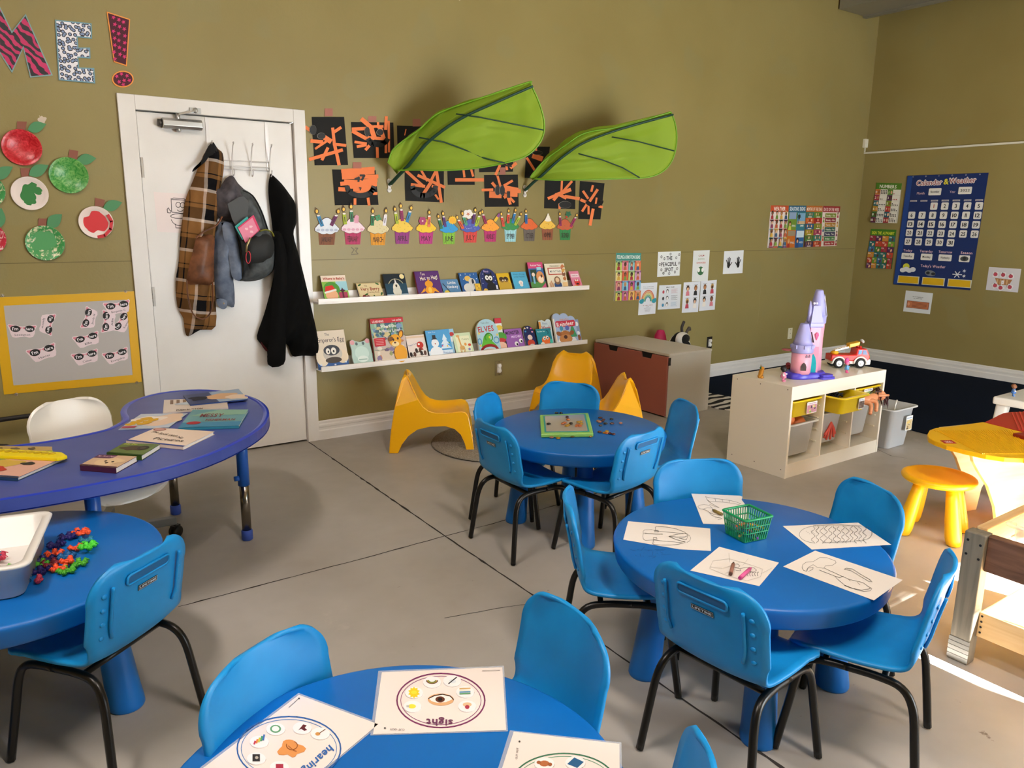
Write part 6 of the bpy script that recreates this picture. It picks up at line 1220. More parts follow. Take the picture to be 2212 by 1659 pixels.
def days(g):
    W = g.W; g.rect(0, 85, W, 100, '#9a1c22'); g.text('DAYS OF THE WEEK', W / 2, 88, 8, '#f0dcd4', w=W * .88, bold=True)
    for i, (s_, c_) in enumerate((('Sunday - Sun', '#7a8a2c'), ('Monday - Mon', '#8a1c28'), ('Tuesday - Tues', '#b07a1e'), ('Wednesday - Wed', '#1c5a4a'), ('Thursday - Thurs', '#2a2a50'), ('Friday - Fri', '#3f7a3a'), ('Saturday - Sat', '#a02a28'))):
        y = 83 - 11.6 * (i + 1); g.rect(W * .16, y + .5, W * .80, y + 11, c_); g.text(s_, W * .48, y + 3.5, 4.4, '#f0e8d8', w=W * .52, bold=True); kid_fig(g, W * (.08 if i % 2 else .9), y + 5, 9, HR[i % 6], TP[i % 6])
poster('DAYS OF THE WEEK chart with red heading, last of the joined charts', o6, k6, [(1525, 165), (1935, 177), (1845, 1120), (1455, 1132)], '#e8dcd2', days)
# ---------------------------------------------------------------- the right-hand wall
o7, k7, o8, k8 = (1860, 370), 6.145, (1930, 560), 7.844
def numbers(g):
    W = g.W; g.rect(0, 84, W, 100, '#4a7a1e'); g.text('NUMBERS', W * .48, 87, 8.5, '#f0f0dc', w=W * .66, bold=True); cs = ('#c8702c', '#5a8a30', '#a02a48', '#4a2a4a', '#2f6a70', '#7a8a2a', '#b88a20', '#b8302a', '#3a6a2a', '#2a5a6a', '#5a1c40', '#9a2432')
    for i in range(12):
        x, y = W * (i % 2) / 2, 84 - 14 * (i // 2 + 1); g.rect(x + .4, y + .4, x + W * .2, y + 13.6, cs[i]); g.text(str(i), x + W * .05, y + 4, 6, '#f2eee0', bold=True); g.ell(x + W * .15, y + 7, 2.4, 4.4, SK[i % 5], n=8); g.rect(x + W * .21, y + .4, x + W * .49, y + 13.6, '#e8e6dc')
        n = max(i, 1) if i else 12; [g.ell(x + W * (.25 + .065 * (k % 4)), y + 3.4 + 3.6 * (k // 4), 1.5, 1.4, '#2a2624' if i != 1 and i != 3 else '#a82420', n=7) for k in range(min(n, 12))]
poster('NUMBERS chart with green heading beside the blue calendar', o7, k7, [(205, 150), (545, 160), (480, 690), (140, 680)], '#cfcabc', numbers, 'B')
def alphabet(g):
    W = g.W; g.rect(0, 84, W, 100, '#3f7a1c'); g.text('SIGN THE ALPHABET', W * .5, 87, 7.5, '#d8dc3c', w=W * .88, bold=True); cs = ('#9a2440', '#2a6a70', '#b83a2c', '#4a7a2a', '#c88a2c', '#c0402c', '#3a6a9a', '#5a2a5a', '#1f6a6a', '#6a9a2c')
    for i in range(26): r = i // 4 if i < 20 else 5; c = i % 4 if i < 20 else 0; 
    k = 0
    for r in range(6):
        for c in range(4 if r not in (4, 5) else 5):
            n = 4 if r not in (4, 5) else 5
            if k >= 26: break
            x0, x1 = W * c / n, W * (c + 1) / n; y = 84 - 14 * (r + 1); g.rect(x0 + .3, y + .3, x1 - .3, y + 13.7, cs[(k * 7) % 10]); ch = 'ABCDEFGHIJKLMNOPQRSTUVWXYZ'[k]; g.text(ch + ch.lower(), x0 + W * .07, y + 8.6, 3.6, '#f0ecdc', bold=True); g.ell((x0 + x1) / 2 + 2, y + 5, 2.6, 4, SK[k % 5], n=8, rot=-20); k += 1
poster('SIGN THE ALPHABET chart with yellow lettering, below the NUMBERS chart', o7, k7, [(130, 765), (470, 777), (410, 1297), (75, 1283)], '#4a6a3a', alphabet, 'B')
# the calendar
q = qd(o7, k7, [(622, 60), (1697, 20), (1452, 1578), (430, 1500)], 'B'); q = [p - Vector((0.004, 0, 0)) for p in q]
cal = thing('wall_calendar', 'large blue pocket chart Calendar & Weather for November on the right wall', 'calendar', (8.03, (q[0].y + q[1].y) / 2, q[0].z))
g = Gfx(*q); W = g.W; g.slab('#0d2a66', 0.004, 0.3); k_ = lambda x: W * x
g.rect(0.5, .5, 5, 99.5, '#16408a'); 
for a, b, w_ in ((.13, 0, 0), ): pass
for dx, dy, c_ in ((0, 0, '#f2e9ea'), ): 
    for ox, oy in ((-.5, 0), (.5, 0), (0, -.5), (0, .5)): g.text('Calendar', k_(.30) + ox, 91.2 + oy, 4.6, '#ece2e4', w=k_(.33), bold=True, rot=1); g.text('Weather', k_(.71) + ox, 92.2 + oy, 4.6, '#ece2e4', w=k_(.32), bold=True, rot=1)
g.text('Calendar', k_(.30), 91.2, 4.4, '#8a1c2c', w=k_(.325), rot=1); g.text('Weather', k_(.71), 92.2, 4.4, '#8a1c2c', w=k_(.315), rot=1); g.text('&', k_(.515), 91.4, 5, '#d8cf3c', bold=True)
def cardtx(x, y, w_, h, s_, col='#202020', tw=.7): g.rect(k_(x), y, k_(x + w_), y + h, '#e6e3de', r=.8); s_ and g.text(s_, k_(x + w_ / 2), y + h * .36, h * .32, col, w=k_(w_ * tw), bold=True)
g.text('Month', k_(.21), 83, 2.2, '#e9c8d4', w=k_(.10)); g.text('Year', k_(.61), 83.8, 2.2, '#e9c8d4', w=k_(.07)); cardtx(.31, 82, .16, 6.2, 'November'); cardtx(.68, 82.6, .16, 6.2, '2022')
for i, s_ in enumerate(('Sunday', 'Monday', 'Tuesday', 'Wednesday', 'Thursday', 'Friday', 'Saturday')): g.rect(k_(.085 + .136 * i), 76.6, k_(.155 + .136 * i + .02), 78.0, '#b8b4bc'); g.text(s_, k_(.128 + .136 * i), 76.8, 1.0, '#3a3550', w=k_(.07))
g.mb.build('chart', cal, world=True)
for d in range(1, 32):
    c, r = (d + 1) % 7, (d + 1) // 7; x, y = .083 + .137 * c, 69.3 - 8.0 * r
    g = Gfx(*q); g.q = [p + g.n * 0.0042 for p in g.q]; g.l = 0.0003; g.mb.use('#e4e2de', 0.4)
    pts = [(k_(x) + a, y + b) for a, b in rrect(k_(.045), 3.2, .9, 2, k_(.045), 3.2)]; g.mb.prism([g.pt(*p, 0.0003) for p in pts], g.n * 0.0012); g.l = 0.0017
    g.text(str(d), k_(x + .045), y + 1.6, 3.3, '#a8342c' if d == 1 else '#141414', bold=True, w=(None if d in (1, 11) else k_(.028) if d < 10 else k_(.055))); g.mb.build('day_card', cal, world=True)
g = Gfx(*q); g.q = [p + g.n * 0.0042 for p in g.q]; g.l = 0.0003
for s_, x, w_ in (('Today', .14, .12), ('Yesterday', .385, .17), ('Tomorrow', .63, .17), ('Season', .89, .14)): g.text(s_, k_(x), 31.2, 2.2, '#e8c2d0', w=k_(w_), bold=True)
for x, w_, s_ in ((.065, .17, 'Tuesday'), (.325, .15, 'Monday'), (.555, .165, 'Wednesday'), (.81, .13, None)): cardtx(x, 24.2, w_, 5.8, s_)
g.ell(k_(.875), 27, k_(.05), 2.2, '#4a4e50'); g.ell(k_(.875), 27.2, k_(.02), 1.6, '#24282a'); g.text("Today's Weather", k_(.5), 17.8, 2.4, '#e8c2d0', w=k_(.32), bold=True)
g.ell(k_(.15), 17.4, k_(.045), 3, '#c9cc3c'); [g.ell(k_(.11 + .045 * q_), 14 + (q_ % 2), k_(.04), 2.2, '#dcdfe6', n=12) for q_ in range(4)]
g.ell(k_(.48), 12.6, k_(.07), 2.6, '#7a7f86', rot=-8); g.ell(k_(.45), 12.8, k_(.025), 1.4, '#26292c', n=9); g.ell(k_(.52), 12.2, k_(.03), 1.3, '#2c3034', n=9)
[g.line([(k_(.82) - 4 * math.cos(a), 13 - 3 * math.sin(a)), (k_(.82) + 4 * math.cos(a), 13 + 3 * math.sin(a))], .7, '#e6e8ee') for a in (0, 1.05, 2.1)]; g.star(k_(.90), 16.5, 2, '#e6e8ee', 6, .3); g.star(k_(.905), 12, 1.7, '#e6e8ee', 6, .4)
g.mb.build('weather_pictures', cal, world=True)
for x in (.055, .385, .715):
    g = Gfx(*q); g.q = [p + g.n * 0.0042 for p in g.q]; g.l = .0002; g.rect(k_(x), 1.8, k_(x + .29), 8.8, '#cfd2c4'); g.mb.use('#dfb21c', 0.35); g.mb.prism([g.pt(k_(a), b, g.l) for a, b in ((x + .01, 2.3), (x + .28, 2.3), (x + .275, 8.2), (x + .012, 8.4))], g.n * 0.001); g.mb.build('yellow_pocket', cal, world=True)
m = MB('#c9ccd4', 0.3, metal=0.6)
for k in range(6): p = q[3].lerp(q[2], .08 + .165 * k) - Vector((0.006, 0, 0.012)); m2 = MB('#c9ccd4', 0.3, metal=0.6); m2.tube([(p.x, p.y + .006 * math.cos(a), p.z + .006 * math.sin(a)) for a in [w_ * math.pi / 4 for w_ in range(8)]], .0014, n=5, closed=True); m2.build('eyelet', cal, world=True)
poster('white note with an orange box of text below the blue calendar', o8, k8, [(212, 528), (672, 577), (618, 932), (165, 882)], '#dfe3e6', lambda g: (g.text('We are thankful for', g.W * .48, 73, 4, '#2a2a30', w=g.W * .4, bold=True), g.text('our classroom', g.W * .48, 66, 4, '#2a2a30', w=g.W * .32, bold=True), g.rect(g.W * .10, 20, g.W * .92, 54, '#7a3c28'), g.rect(g.W * .12, 22, g.W * .90, 52, '#c87a52'), [g.line([(g.W * .3, 46 - 6 * k), (g.W * .84, 46 - 6 * k)], 2, '#7a4230') for k in range(4)], g.ell(g.W * .17, 38, 6, 8, '#dfa080')), 'B', name='sign', cat='sign')
def basket_pic(g):
    W = g.W; g.poly([(W * .24, 54), (W * .78, 52), (W * .7, 28), (W * .34, 26)], '#a8764a'); [g.rect(W * (.30 + .1 * k), 30, W * (.35 + .1 * k), 50, '#d0a878') for k in range(4)]
    for a, b, rt in ((.24, 70, 0), (.48, 70, 0), (.72, 66, 20), (.28, 22, 30), (.46, 14, 40), (.74, 20, -20)): c_, s_ = math.cos(math.radians(rt)), math.sin(math.radians(rt)); g.poly([(W * a + x * c_ - y * s_, b + x * s_ + y * c_) for x, y in ((-11, -11), (11, -11), (11, 11), (-11, 11))], '#ece8ea'); g.ell(W * a, b, 8.5, 8.5, '#b8485a', n=14); g.ell(W * a - 3, b + 8, 3, 1.6, '#3a2a24', n=6)
    g.rect(W * .46, 30, W * .54, 46, '#ece8ea'); g.text('1', W * .5, 34, 7, '#3a3a3a')
poster('white sheet with a paper apple basket near the right edge', o8, k8, [(1620, 130), (2167, 165), (2108, 563), (1565, 518)], '#d5d3d8', basket_pic, 'B', name='sign', cat='sign')
# ---------------------------------------------------------------- conduit, outlets, duct
A_, B_ = PX(1866, 331, 8.03), PX(2212, 310.5, 8.03)
cdt = thing('cable_conduit', 'thin white cable conduit with a small junction box on the right wall', 'conduit', (8.03, A_.y, A_.z))
MB('#d8d4c4', 0.4).box(8.022, -4.0, A_.z - 0.009, 8.038, A_.y + 0.0, A_.z + 0.009).build('horizontal_run', cdt, world=True)
MB('#d8d4c4', 0.4).box(8.022, A_.y - 0.012, A_.z, 8.038, A_.y + 0.006, A_.z + 0.06).build('vertical_run', cdt, world=True)
MB('#e2decb', 0.35).box(7.985, A_.y - 0.035, A_.z + 0.055, 8.038, A_.y + 0.025, A_.z + 0.145).build('junction_box', cdt, world=True, bevel=0.004)
def outlet(label, c, pc, fc, kind):
    t = thing('wall_outlet', label, 'outlet', (c.x, 0, c.z - 0.06), group='electrical plates low on the long wall')
    MB(pc, 0.35, metal=0.0 if kind == 2 else 0.5).box(c.x - .036, -.006, c.z - .058, c.x + .036, -.0005, c.z + .058).build('cover_plate', t, world=True, bevel=0.003)
    if kind < 2:
        m = MB(fc, 0.4); m.box(c.x - .018, -.011, c.z - .035, c.x + .018, -.006, c.z + .035); [m.lathe([(0, 0), (.0165, 0), (.0165, .014), (.012, .018), (0, .018)], n=18, mx=Matrix.Translation((c.x, -.006, c.z + dz)) @ Matrix.Rotation(math.radians(90), 4, 'X')) for dz in (.02, -.02)]; m.build('safety_cap', t, world=True)
    for dz in ((.05, -.05) if kind < 2 else (.04, -.04, 0)): m = MB('#3a342c', .4); m.lathe([(0.0035, 0), (0.0035, 0.002)], n=8, mx=Matrix.Translation((c.x, -.006, c.z + dz)) @ Matrix.Rotation(math.radians(90), 4, 'X')); m.build('screw', t, world=True)
outlet('brass-plated wall outlet with white caps under the lower ledge', PY(1077, 795), '#8f8058', '#eceae6', 0)
outlet('dark-plated wall outlet with a white cap right of the pink bench', PY(1532, 740), '#2a2622', '#e6e4e0', 1)
outlet('blank cream wall plate between the bench and the toy castle', PY(1706, 720), '#d8d2b8', None, 2)
dz = PY(1860, 8, -0.3).z
m = MB('#8f8c80', 0.4, metal=0.4); m.box(7.72, -2.6, dz, 7.78, -.02, dz + .45).box(7.30, -2.6, dz + .02, 7.72, -.02, dz + .30); m.build('ceiling_duct', label='grey metal duct edge at the very top by the room corner', cat='duct')
# ---------------------------------------------------------------- door closer
dc = thing('door_closer', 'silver door closer with folding arm at the top of the door', 'door closer', PY(390, 275, 0.02))
SV = M('#b4b4b2', 0.28, metal=0.85)
a, b = PY(340, 263, 0.0), PY(434, 271, 0.0); zc = (a.z + b.z) / 2 - 0.004
m = MB(SV); m.loft([[(a.x + .02, y, zc + z) for y, z in ((.009, -.028), (-.03, -.028), (-.048, -.014), (-.048, .014), (-.03, .028), (.009, .028))], [(b.x, y, zc + z) for y, z in ((.009, -.028), (-.03, -.028), (-.048, -.014), (-.048, .014), (-.03, .028), (.009, .028))]], smooth=False); m.build('body', dc, world=True, bevel=.003)
m = MB('#5a5650', 0.4, metal=0.7); m.lathe([(.02, 0), (.02, .022)], n=16, mx=Matrix.Translation((a.x + .02, -.015, zc)) @ Matrix.Rotation(math.radians(-90), 4, 'Y')); m.build('end_cap', dc, world=True)
pv = PY(384, 263, -.01); m = MB(SV); m.lathe([(.012, -.015), (.012, .03)], (pv.x, -.02, zc + .028), n=14); m.ball((pv.x, -.02, zc - .035), (.014, .02, .012), 10); m.build('spindle', dc, world=True)
e = PY(424, 238, -.05); m = MB(SV); m.bar((pv.x, -.02, zc + .05), (e.x, -.035, e.z - .002), .02, .008); m.build('arm', dc, world=True)
m = MB(SV); m.bar((e.x - .03, -.022, e.z), (e.x + .03, -.022, e.z), .03, .012, up=(0, 1, 0)); m.ball((e.x, -.035, e.z), (.013, .012, .016), 10); m.build('bracket', dc, world=True)
# toilet drawing taped on the door
g = PxG(0, 0, 3.16, 0.0095, eps=.0002); g.pslab([(1048, 1310), (1400, 1330), (1425, 1600), (1075, 1582)], '#e9dcd8', 0.0005)
K = '#2a2220'
for pts in ([(1168, 1362), (1172, 1448), (1255, 1458), (1262, 1366), (1168, 1362)], [(1165, 1358), (1185, 1352), (1255, 1356), (1268, 1366)], arc_pts(1216, 1398, 16, 18, 0, 360), arc_pts(1246, 1400, 16, 18, 0, 360), arc_pts(1230, 1425, 22, 18, 20, 160), arc_pts(1225, 1475, 62, 16, 0, 360), arc_pts(1225, 1478, 60, 62, 20, 160), [(1198, 1528), (1200, 1555), (1255, 1558), (1252, 1530)], [(1140, 1430), (1150, 1418), (1156, 1434), (1166, 1438), (1162, 1454), (1144, 1452), (1140, 1430)]): g.line(pts, 4, K)
g.mb.build('toilet_sign', label='paper with smiling toilet drawing taped to the door behind the plaid shirt', cat='sign')
# over-door hooks
hk = thing('over_door_rack', 'white wire rack with hooks hung over the top of the door', 'hook rack', PY(515, 360, 0.03))
WH = M('#dcd8d4', 0.3, metal=0.2)
zt = PY(575, 268, .0).z; zr = PY(515, 355, .0).z; xs = [PY(450, 300, .0).x, PY(577, 300, .0).x]
for x in xs:
    m = MB(WH); m.box(x - .010, .004, zr - .03, x + .010, .0095, zt + .012); m.build('strap', hk, world=True)
for z in (zr + .02, zr - .012, zr - .03):
    m = MB(WH); m.tube([(xs[0] - .02, .0, z), (xs[1] + .01, .0, z)], .004, 6); m.build('crossbar', hk, world=True)
for px in (455, 500, 541, 581):
    x = PY(px, 340, 0).x; m = MB(WH); m.tube(smooth_path([(x, -.065, zr + .115), (x, -.045, zr + .10), (x, -.02, zr + .05), (x, -.008, zr + .01), (x, -.008, zr - .04), (x, -.01, zr - .066), (x, -.035, zr - .06), (x, -.045, zr - .035)], 4), .0035, 6); m.ball((x, -.066, zr + .118), .0065, 8).ball((x, -.045, zr - .033), .006, 8); m.build('hook', hk, world=True)
# ---------------------------------------------------------------- clothes on the hooks
def plaid():
    m = bpy.data.materials.new('plaid_flannel'); m.use_nodes = True; nt = m.node_tree; L = nt.links.new; b = nt.nodes['Principled BSDF']; b.inputs['Roughness'].default_value = .95; b.inputs['Specular IOR Level'].default_value = .1
    tc = node(nt, 'ShaderNodeTexCoord'); mp = node(nt, 'ShaderNodeMapping'); mp.inputs['Rotation'].default_value = (0, math.radians(-9), 0); L(tc.outputs['Object'], mp.inputs[0]); sp = node(nt, 'ShaderNodeSeparateXYZ'); L(mp.outputs[0], sp.inputs[0]); outs = []
    for ax, f in ((0, 6.2), (2, 5.6)):
        mu = node(nt, 'ShaderNodeMath', operation='MULTIPLY'); mu.inputs[1].default_value = f; L(sp.outputs[ax], mu.inputs[0]); fr = node(nt, 'ShaderNodeMath', operation='FRACT'); L(mu.outputs[0], fr.inputs[0])
        cr = node(nt, 'ShaderNodeValToRGB'); cr.color_ramp.interpolation = 'CONSTANT'; e = cr.color_ramp.elements; e[0].color = lin('#8a6238'); e[1].position = .34; e[1].color = lin('#d9c9bd')
        for p_, c_ in ((.44, '#131214'), (.80, '#8a6238'), (.92, '#131214'), (.96, '#8a6238')): x = e.new(p_); x.color = lin(c_)
        L(fr.outputs[0], cr.inputs[0]); outs.append(cr)
    mx = node(nt, 'ShaderNodeMixRGB'); mx.inputs[0].default_value = .55; L(outs[0].outputs[0], mx.inputs[1]); L(outs[1].outputs[0], mx.inputs[2]); L(mx.outputs[0], b.inputs['Base Color']); return m
def garment(root, name, pts, mat, yb, depth, seed=0, fold=.012, step=22, k=40.0, o=(370, 280), sc=3.19, fa=.06, solid=False):
    r = random.Random(seed); p1, p2, p3 = r.uniform(0, 6), r.uniform(0, 6), r.uniform(0, 6); pp = []
    n = len(pts)
    sm = smooth_path([(x, y, 0) for x, y in pts + pts[:1]], 3)[:-1]; pts2 = [(v.x, v.y) for v in sm]
    def front(x, y, d):
        e = 1 - math.exp(-d / k); f = math.sin(x * fa + y * .012 + p1) * .6 + math.sin(x * fa * 2.3 - y * .02 + p2) * .3 + math.sin(y * .045 + x * .03 + p3) * .35
        return PY(o[0] + x / sc, o[1] + y / sc, yb) + Vector((0, -depth * e - fold * f * e, 0))
    m = fillmesh(pts2, front, step, mat)
    m2 = fillmesh(pts2, lambda x, y, d: PY(o[0] + x / sc, o[1] + y / sc, yb) + Vector((0, .012 * (1 - math.exp(-d / k)), 0)), step * 2.2, mat)
    m.add(m2.v, [f[::-1] for f in m2.f], True)
    return m.build(name, root, world=True)
PL = plaid(); LE = tex_mat('brown_leather', '#54301a', '#855232', scale=14, rough=.5, bump=.2, bscale=90)
HG = tex_mat('grey_fleece', '#4a474c', '#5f5b60', scale=20, rough=.95, bump=.3, bscale=200, spec=.1); DN = tex_mat('denim', '#566174', '#7d8798', scale=12, rough=.9, bump=.3, bscale=240, spec=.1)
BG = tex_mat('bag_cloth', '#4e5254', '#5f6466', scale=30, rough=.8, bump=.2, bscale=200, spec=.15); BC = M('#070707', .9, spec=.15)
t = thing('plaid_shirt', 'brown black and white plaid flannel shirt hanging on the door rack', 'shirt', PY(450, 700, -.02))
garment(t, 'shirt_body', [(290, 85), (322, 132), (355, 165), (362, 260), (345, 380), (335, 480), (318, 620), (300, 800), (300, 1100), (306, 1355), (200, 1380), (116, 1425), (92, 1380), (82, 1300), (42, 1220), (30, 1050), (52, 900), (62, 720), (85, 560), (105, 460), (150, 350), (205, 210), (255, 115)], PL, -.01, .075, 3, fold=.016)
garment(t, 'collar', [(290, 85), (318, 140), (300, 215), (262, 190), (230, 225), (150, 290), (155, 265), (205, 215), (255, 115)], M('#100f10', .95), -.045, .04, 4)
garment(t, 'sleeve', [(245, 560), (300, 590), (302, 700), (180, 1000), (150, 1050), (120, 1040), (150, 800), (195, 640)], PL, -.05, .05, 8, fold=.008)
t = thing('leather_bag', 'brown leather shoulder bag hanging against the plaid shirt', 'bag', PY(435, 615, -.1))
garment(t, 'pouch', [(170, 745), (290, 728), (292, 900), (285, 1060), (200, 1066), (108, 1058), (120, 950), (150, 830)], LE, -.085, .05, 5, fold=.006)
def strap(root, pts, w_, mat, y, nm='strap', o=(370, 280), sc=3.19, y2=None):
    P_ = smooth_path([PY(o[0] + a / sc, o[1] + b / sc, y + ((y2 if y2 is not None else y) - y) * i / (len(pts) - 1)) for i, (a, b) in enumerate(pts)], 4); m = MB(mat); m.tube(P_, w_, n=8, flat=.35); return m.build(nm, root, world=True)
strap(t, [(108, 1040), (115, 1150), (150, 1270), (215, 1305), (265, 1270), (285, 1180), (285, 1050)], .011, LE, -.10)
strap(t, [(170, 745), (230, 700), (310, 660), (350, 600)], .013, LE, -.11)
t = thing('grey_hoodie', 'dark grey hoodie hanging in the middle of the door rack', 'hoodie', PY(505, 460, -.05))
garment(t, 'hood', [(372, 338), (420, 316), (462, 372), (522, 440), (548, 560), (500, 600), (432, 640), (332, 612), (295, 560), (278, 480), (292, 400), (335, 392)], HG, -.015, .10, 6, fold=.02)
t = thing('denim_jacket', 'faded blue denim jacket hanging beneath the grey hoodie', 'jacket', PY(490, 650, -.05))
garment(t, 'jacket_body', [(318, 640), (420, 636), (455, 740), (480, 900), (484, 1040), (430, 1018), (436, 1120), (432, 1222), (380, 1210), (350, 1232), (318, 1190), (300, 1080), (290, 900), (292, 720)], DN, -.015, .075, 7, fold=.018)
garment(t, 'sleeve', [(345, 640), (415, 650), (455, 760), (478, 960), (482, 1040), (418, 1012), (395, 860), (360, 740)], DN, -.08, .035, 9, fold=.008)
garment(t, 'cuff', [(312, 1160), (378, 1175), (380, 1228), (345, 1235), (315, 1200)], DN, -.08, .02, 2, fold=.002)
m = MB('#b8a890', .3, metal=.8); c = PY(370 + 362 / 3.19, 280 + 1198 / 3.19, -.112); m.ball(c, .006, 8); m.build('button', t, world=True)
t = thing('backpack', 'grey and black backpack stuffed with notebooks on the door rack', 'backpack', PY(555, 605, -.08))
garment(t, 'bag_body', [(440, 380), (500, 410), (560, 450), (610, 530), (660, 680), (700, 740), (718, 850), (705, 960), (660, 1010), (580, 1042), (480, 1038), (500, 960), (470, 780), (430, 640), (430, 480)], BG, -.02, .13, 11, fold=.012)
garment(t, 'front_pocket', [(480, 760), (560, 740), (660, 720), (706, 770), (705, 850), (660, 905), (560, 922), (500, 900)], M('#1c1e1e', .7), -.135, .04, 12, fold=.006)
garment(t, 'flap', [(388, 512), (498, 460), (552, 572), (446, 662)], M('#515456', .8), -.125, .012, 13, fold=.003)
strap(t, [(495, 420), (560, 455), (620, 560), (665, 690)], .011, M('#1c1e20', .8), -.13)
m = MB('#8a8f20', .7); c = PY(370 + 660 / 3.19, 280 + 705 / 3.19, -.15)
strap(t, [(610, 700), (650, 690), (690, 705), (705, 735)], .013, M('#7a7a22', .8), -.165, 'drawcord')
t2 = thing('carabiner', 'red carabiner clip with keys dangling from the backpack pocket', 'carabiner', PY(538, 560, -.18))
m = MB('#b8323a', .3, metal=.6); m.tube([PY(370 + (530 + 16 * math.cos(a)) / 3.19, 280 + (880 + 42 * math.sin(a)) / 3.19, -.185) for a in [q_ * math.pi / 8 for q_ in range(16)]], .003, 6, closed=True); m.build('ring', t2, world=True)
m = MB('#a8946a', .3, metal=.8); m.tube([PY(370 + x / 3.19, 280 + y / 3.19, -.185) for x, y in ((545, 745), (535, 770), (520, 800), (518, 845))], .007, 6); m.build('key_fob', t2, world=True)
for nm, col, pts, y, lab in (('notebook', '#3fa8a0', [(436, 668), (522, 598), (580, 690), (490, 760)], -.150, 'teal notebook behind the pink one in the backpack'), ('notebook', '#d8406a', [(458, 675), (566, 588), (612, 690), (510, 782)], -.158, 'pink notebook sticking out of the backpack')):
    g = PxG(370, 280, 3.19, y); g.pslab(pts, col, .003); cx_, cy_ = sum(p[0] for p in pts) / 4, sum(p[1] for p in pts) / 4
    if col == '#d8406a': g.pslab([(cx_ + (x - cx_) * .88 - 5, cy_ + (y_ - cy_) * .88 + 6) for x, y_ in pts], '#e58aa4', .001); [g.blob(cx_ + a, cy_ + b, 12, 8, '#efc0cc', seed=a) for a, b in ((-20, 0), (10, -15), (15, 20))]
    g.mb.build(nm, label=lab, cat='notebook', group='notebooks in the backpack')
t = thing('black_coat', 'long black coat hanging from the last hook of the door rack', 'coat', PY(640, 785, -.03))
garment(t, 'coat_body', [(685, 303), (712, 325), (760, 372), (815, 445), (856, 515), (862, 640), (842, 720), (880, 870), (925, 1050), (962, 1210), (1000, 1380), (1022, 1500), (1000, 1556), (900, 1558), (835, 1560), (805, 1490), (780, 1480), (775, 1560), (775, 1618), (720, 1622), (665, 1618), (660, 1530), (615, 1475), (590, 1420), (640, 1270), (690, 1080), (718, 900), (700, 700), (672, 480), (670, 370)], BC, -.015, .10, 14, fold=.02)
garment(t, 'sleeve', [(700, 700), (760, 720), (800, 900), (800, 1200), (790, 1480), (775, 1616), (665, 1618), (680, 1400), (700, 1100), (712, 900)], M('#0a0a0a', .9, spec=.15), -.09, .05, 15, fold=.012)
garment(t, 'lining', [(610, 1432), (662, 1440), (664, 1530), (625, 1490)], M('#4a1018', .9), -.03, .01, 16, fold=.001)
# ---------------------------------------------------------------- things lying flat: pages, cards, books
class ZG(PxG):
    """like PxG, dropped on the level z"""
    def __init__(s, ox, oy, sc, z, eps=0.0002):
        s.ox, s.oy, s.sc, s.z0, s.eps = ox, oy, sc, z, eps; s.mb = MB(); s.mb.mats.clear(); s.l = 0.0; s.n = Vector((0, 0, 1))
    def pt(s, x, y, l=0.0): p = PZ(s.ox + x / s.sc, s.oy + y / s.sc, s.z0); return Vector((p.x, p.y, s.z0 + l))
TZ = 0.4808
INK = '#3a3836'
def page(label, corners, lines, gray=(), z=TZ, o=(1300, 1050), sc=3.352, name='coloring_page', group='line drawings on the play table', w=2.2):
    g = ZG(o[0], o[1], sc, z); g.pslab(corners, '#e6dfd8', 0.0004, 0.8)
    for l in lines: g.line(l, w, INK, 0.8)
    for l in gray: g.line(l, 1.5, '#a7a29c', 0.8)
    return g.mb.build(name, label=label, cat='drawing', group=group)
J = [(300, 345), (296, 365), (300, 385), (315, 395), (370, 392), (480, 402), (560, 410), (598, 405), (606, 412)]
page('page with a line drawing of a buttoned jacket', [(190, 255), (785, 308), (790, 470), (560, 458), (155, 388)],
     [[(300, 345), (298, 330), (310, 318), (360, 316), (390, 325), (480, 335), (600, 345), (635, 358), (644, 378), (636, 398), (615, 410)], J, [(390, 325), (386, 302), (395, 293), (470, 298), (540, 312), (600, 335), (612, 348)], [(365, 412), (375, 424), (430, 430), (500, 430), (560, 422), (600, 412)], [(485, 367), (540, 352), (600, 346), (622, 350)], [(485, 367), (540, 390), (590, 404), (606, 402)], [(485, 367), (540, 372), (600, 372), (625, 360), (612, 392), (560, 380)], [(380, 322), (408, 325), (410, 334), (382, 332), (380, 322)], [(372, 378), (396, 376), (400, 390), (374, 392), (372, 378)], [(310, 345), (350, 348), (410, 352), (440, 352)], [(375, 395), (370, 405), (378, 414)]])
page('torn page with a line drawing of a winged fish behind the crayon basket', [(648, 55), (1000, 70), (1018, 78), (1012, 100), (1034, 128), (1045, 140), (1080, 285), (733, 273)],
     [[(695, 152), (705, 140), (740, 134), (780, 142), (800, 160), (765, 158), (730, 168), (708, 165), (695, 152)], [(750, 76), (760, 82), (825, 92), (900, 100), (960, 112), (1005, 128), (990, 136), (950, 126), (880, 118), (820, 112), (780, 112), (762, 100), (750, 76)], [(765, 105), (790, 125), (850, 158), (820, 150), (780, 134)], [(820, 92), (824, 112)], [(870, 97), (876, 117)], [(920, 104), (926, 122)], [(800, 165), (830, 190), (870, 200), (860, 215), (820, 210), (780, 195), (795, 215), (850, 232)], [(730, 168), (770, 185), (780, 195)], [(820, 235), (850, 228), (870, 240), (840, 248)]], w=1.6)
wav = [[(1530 + 62 * k + 14 * math.sin(q * 1.3 + k), 296 + 11 * q) for q in range(12)] for k in range(7)]
wav2 = [[(1560 + 62 * k + 12 * math.sin(q * 1.5 + k * 2), 292 + 11 * q) for q in range(12)] for k in range(6)]
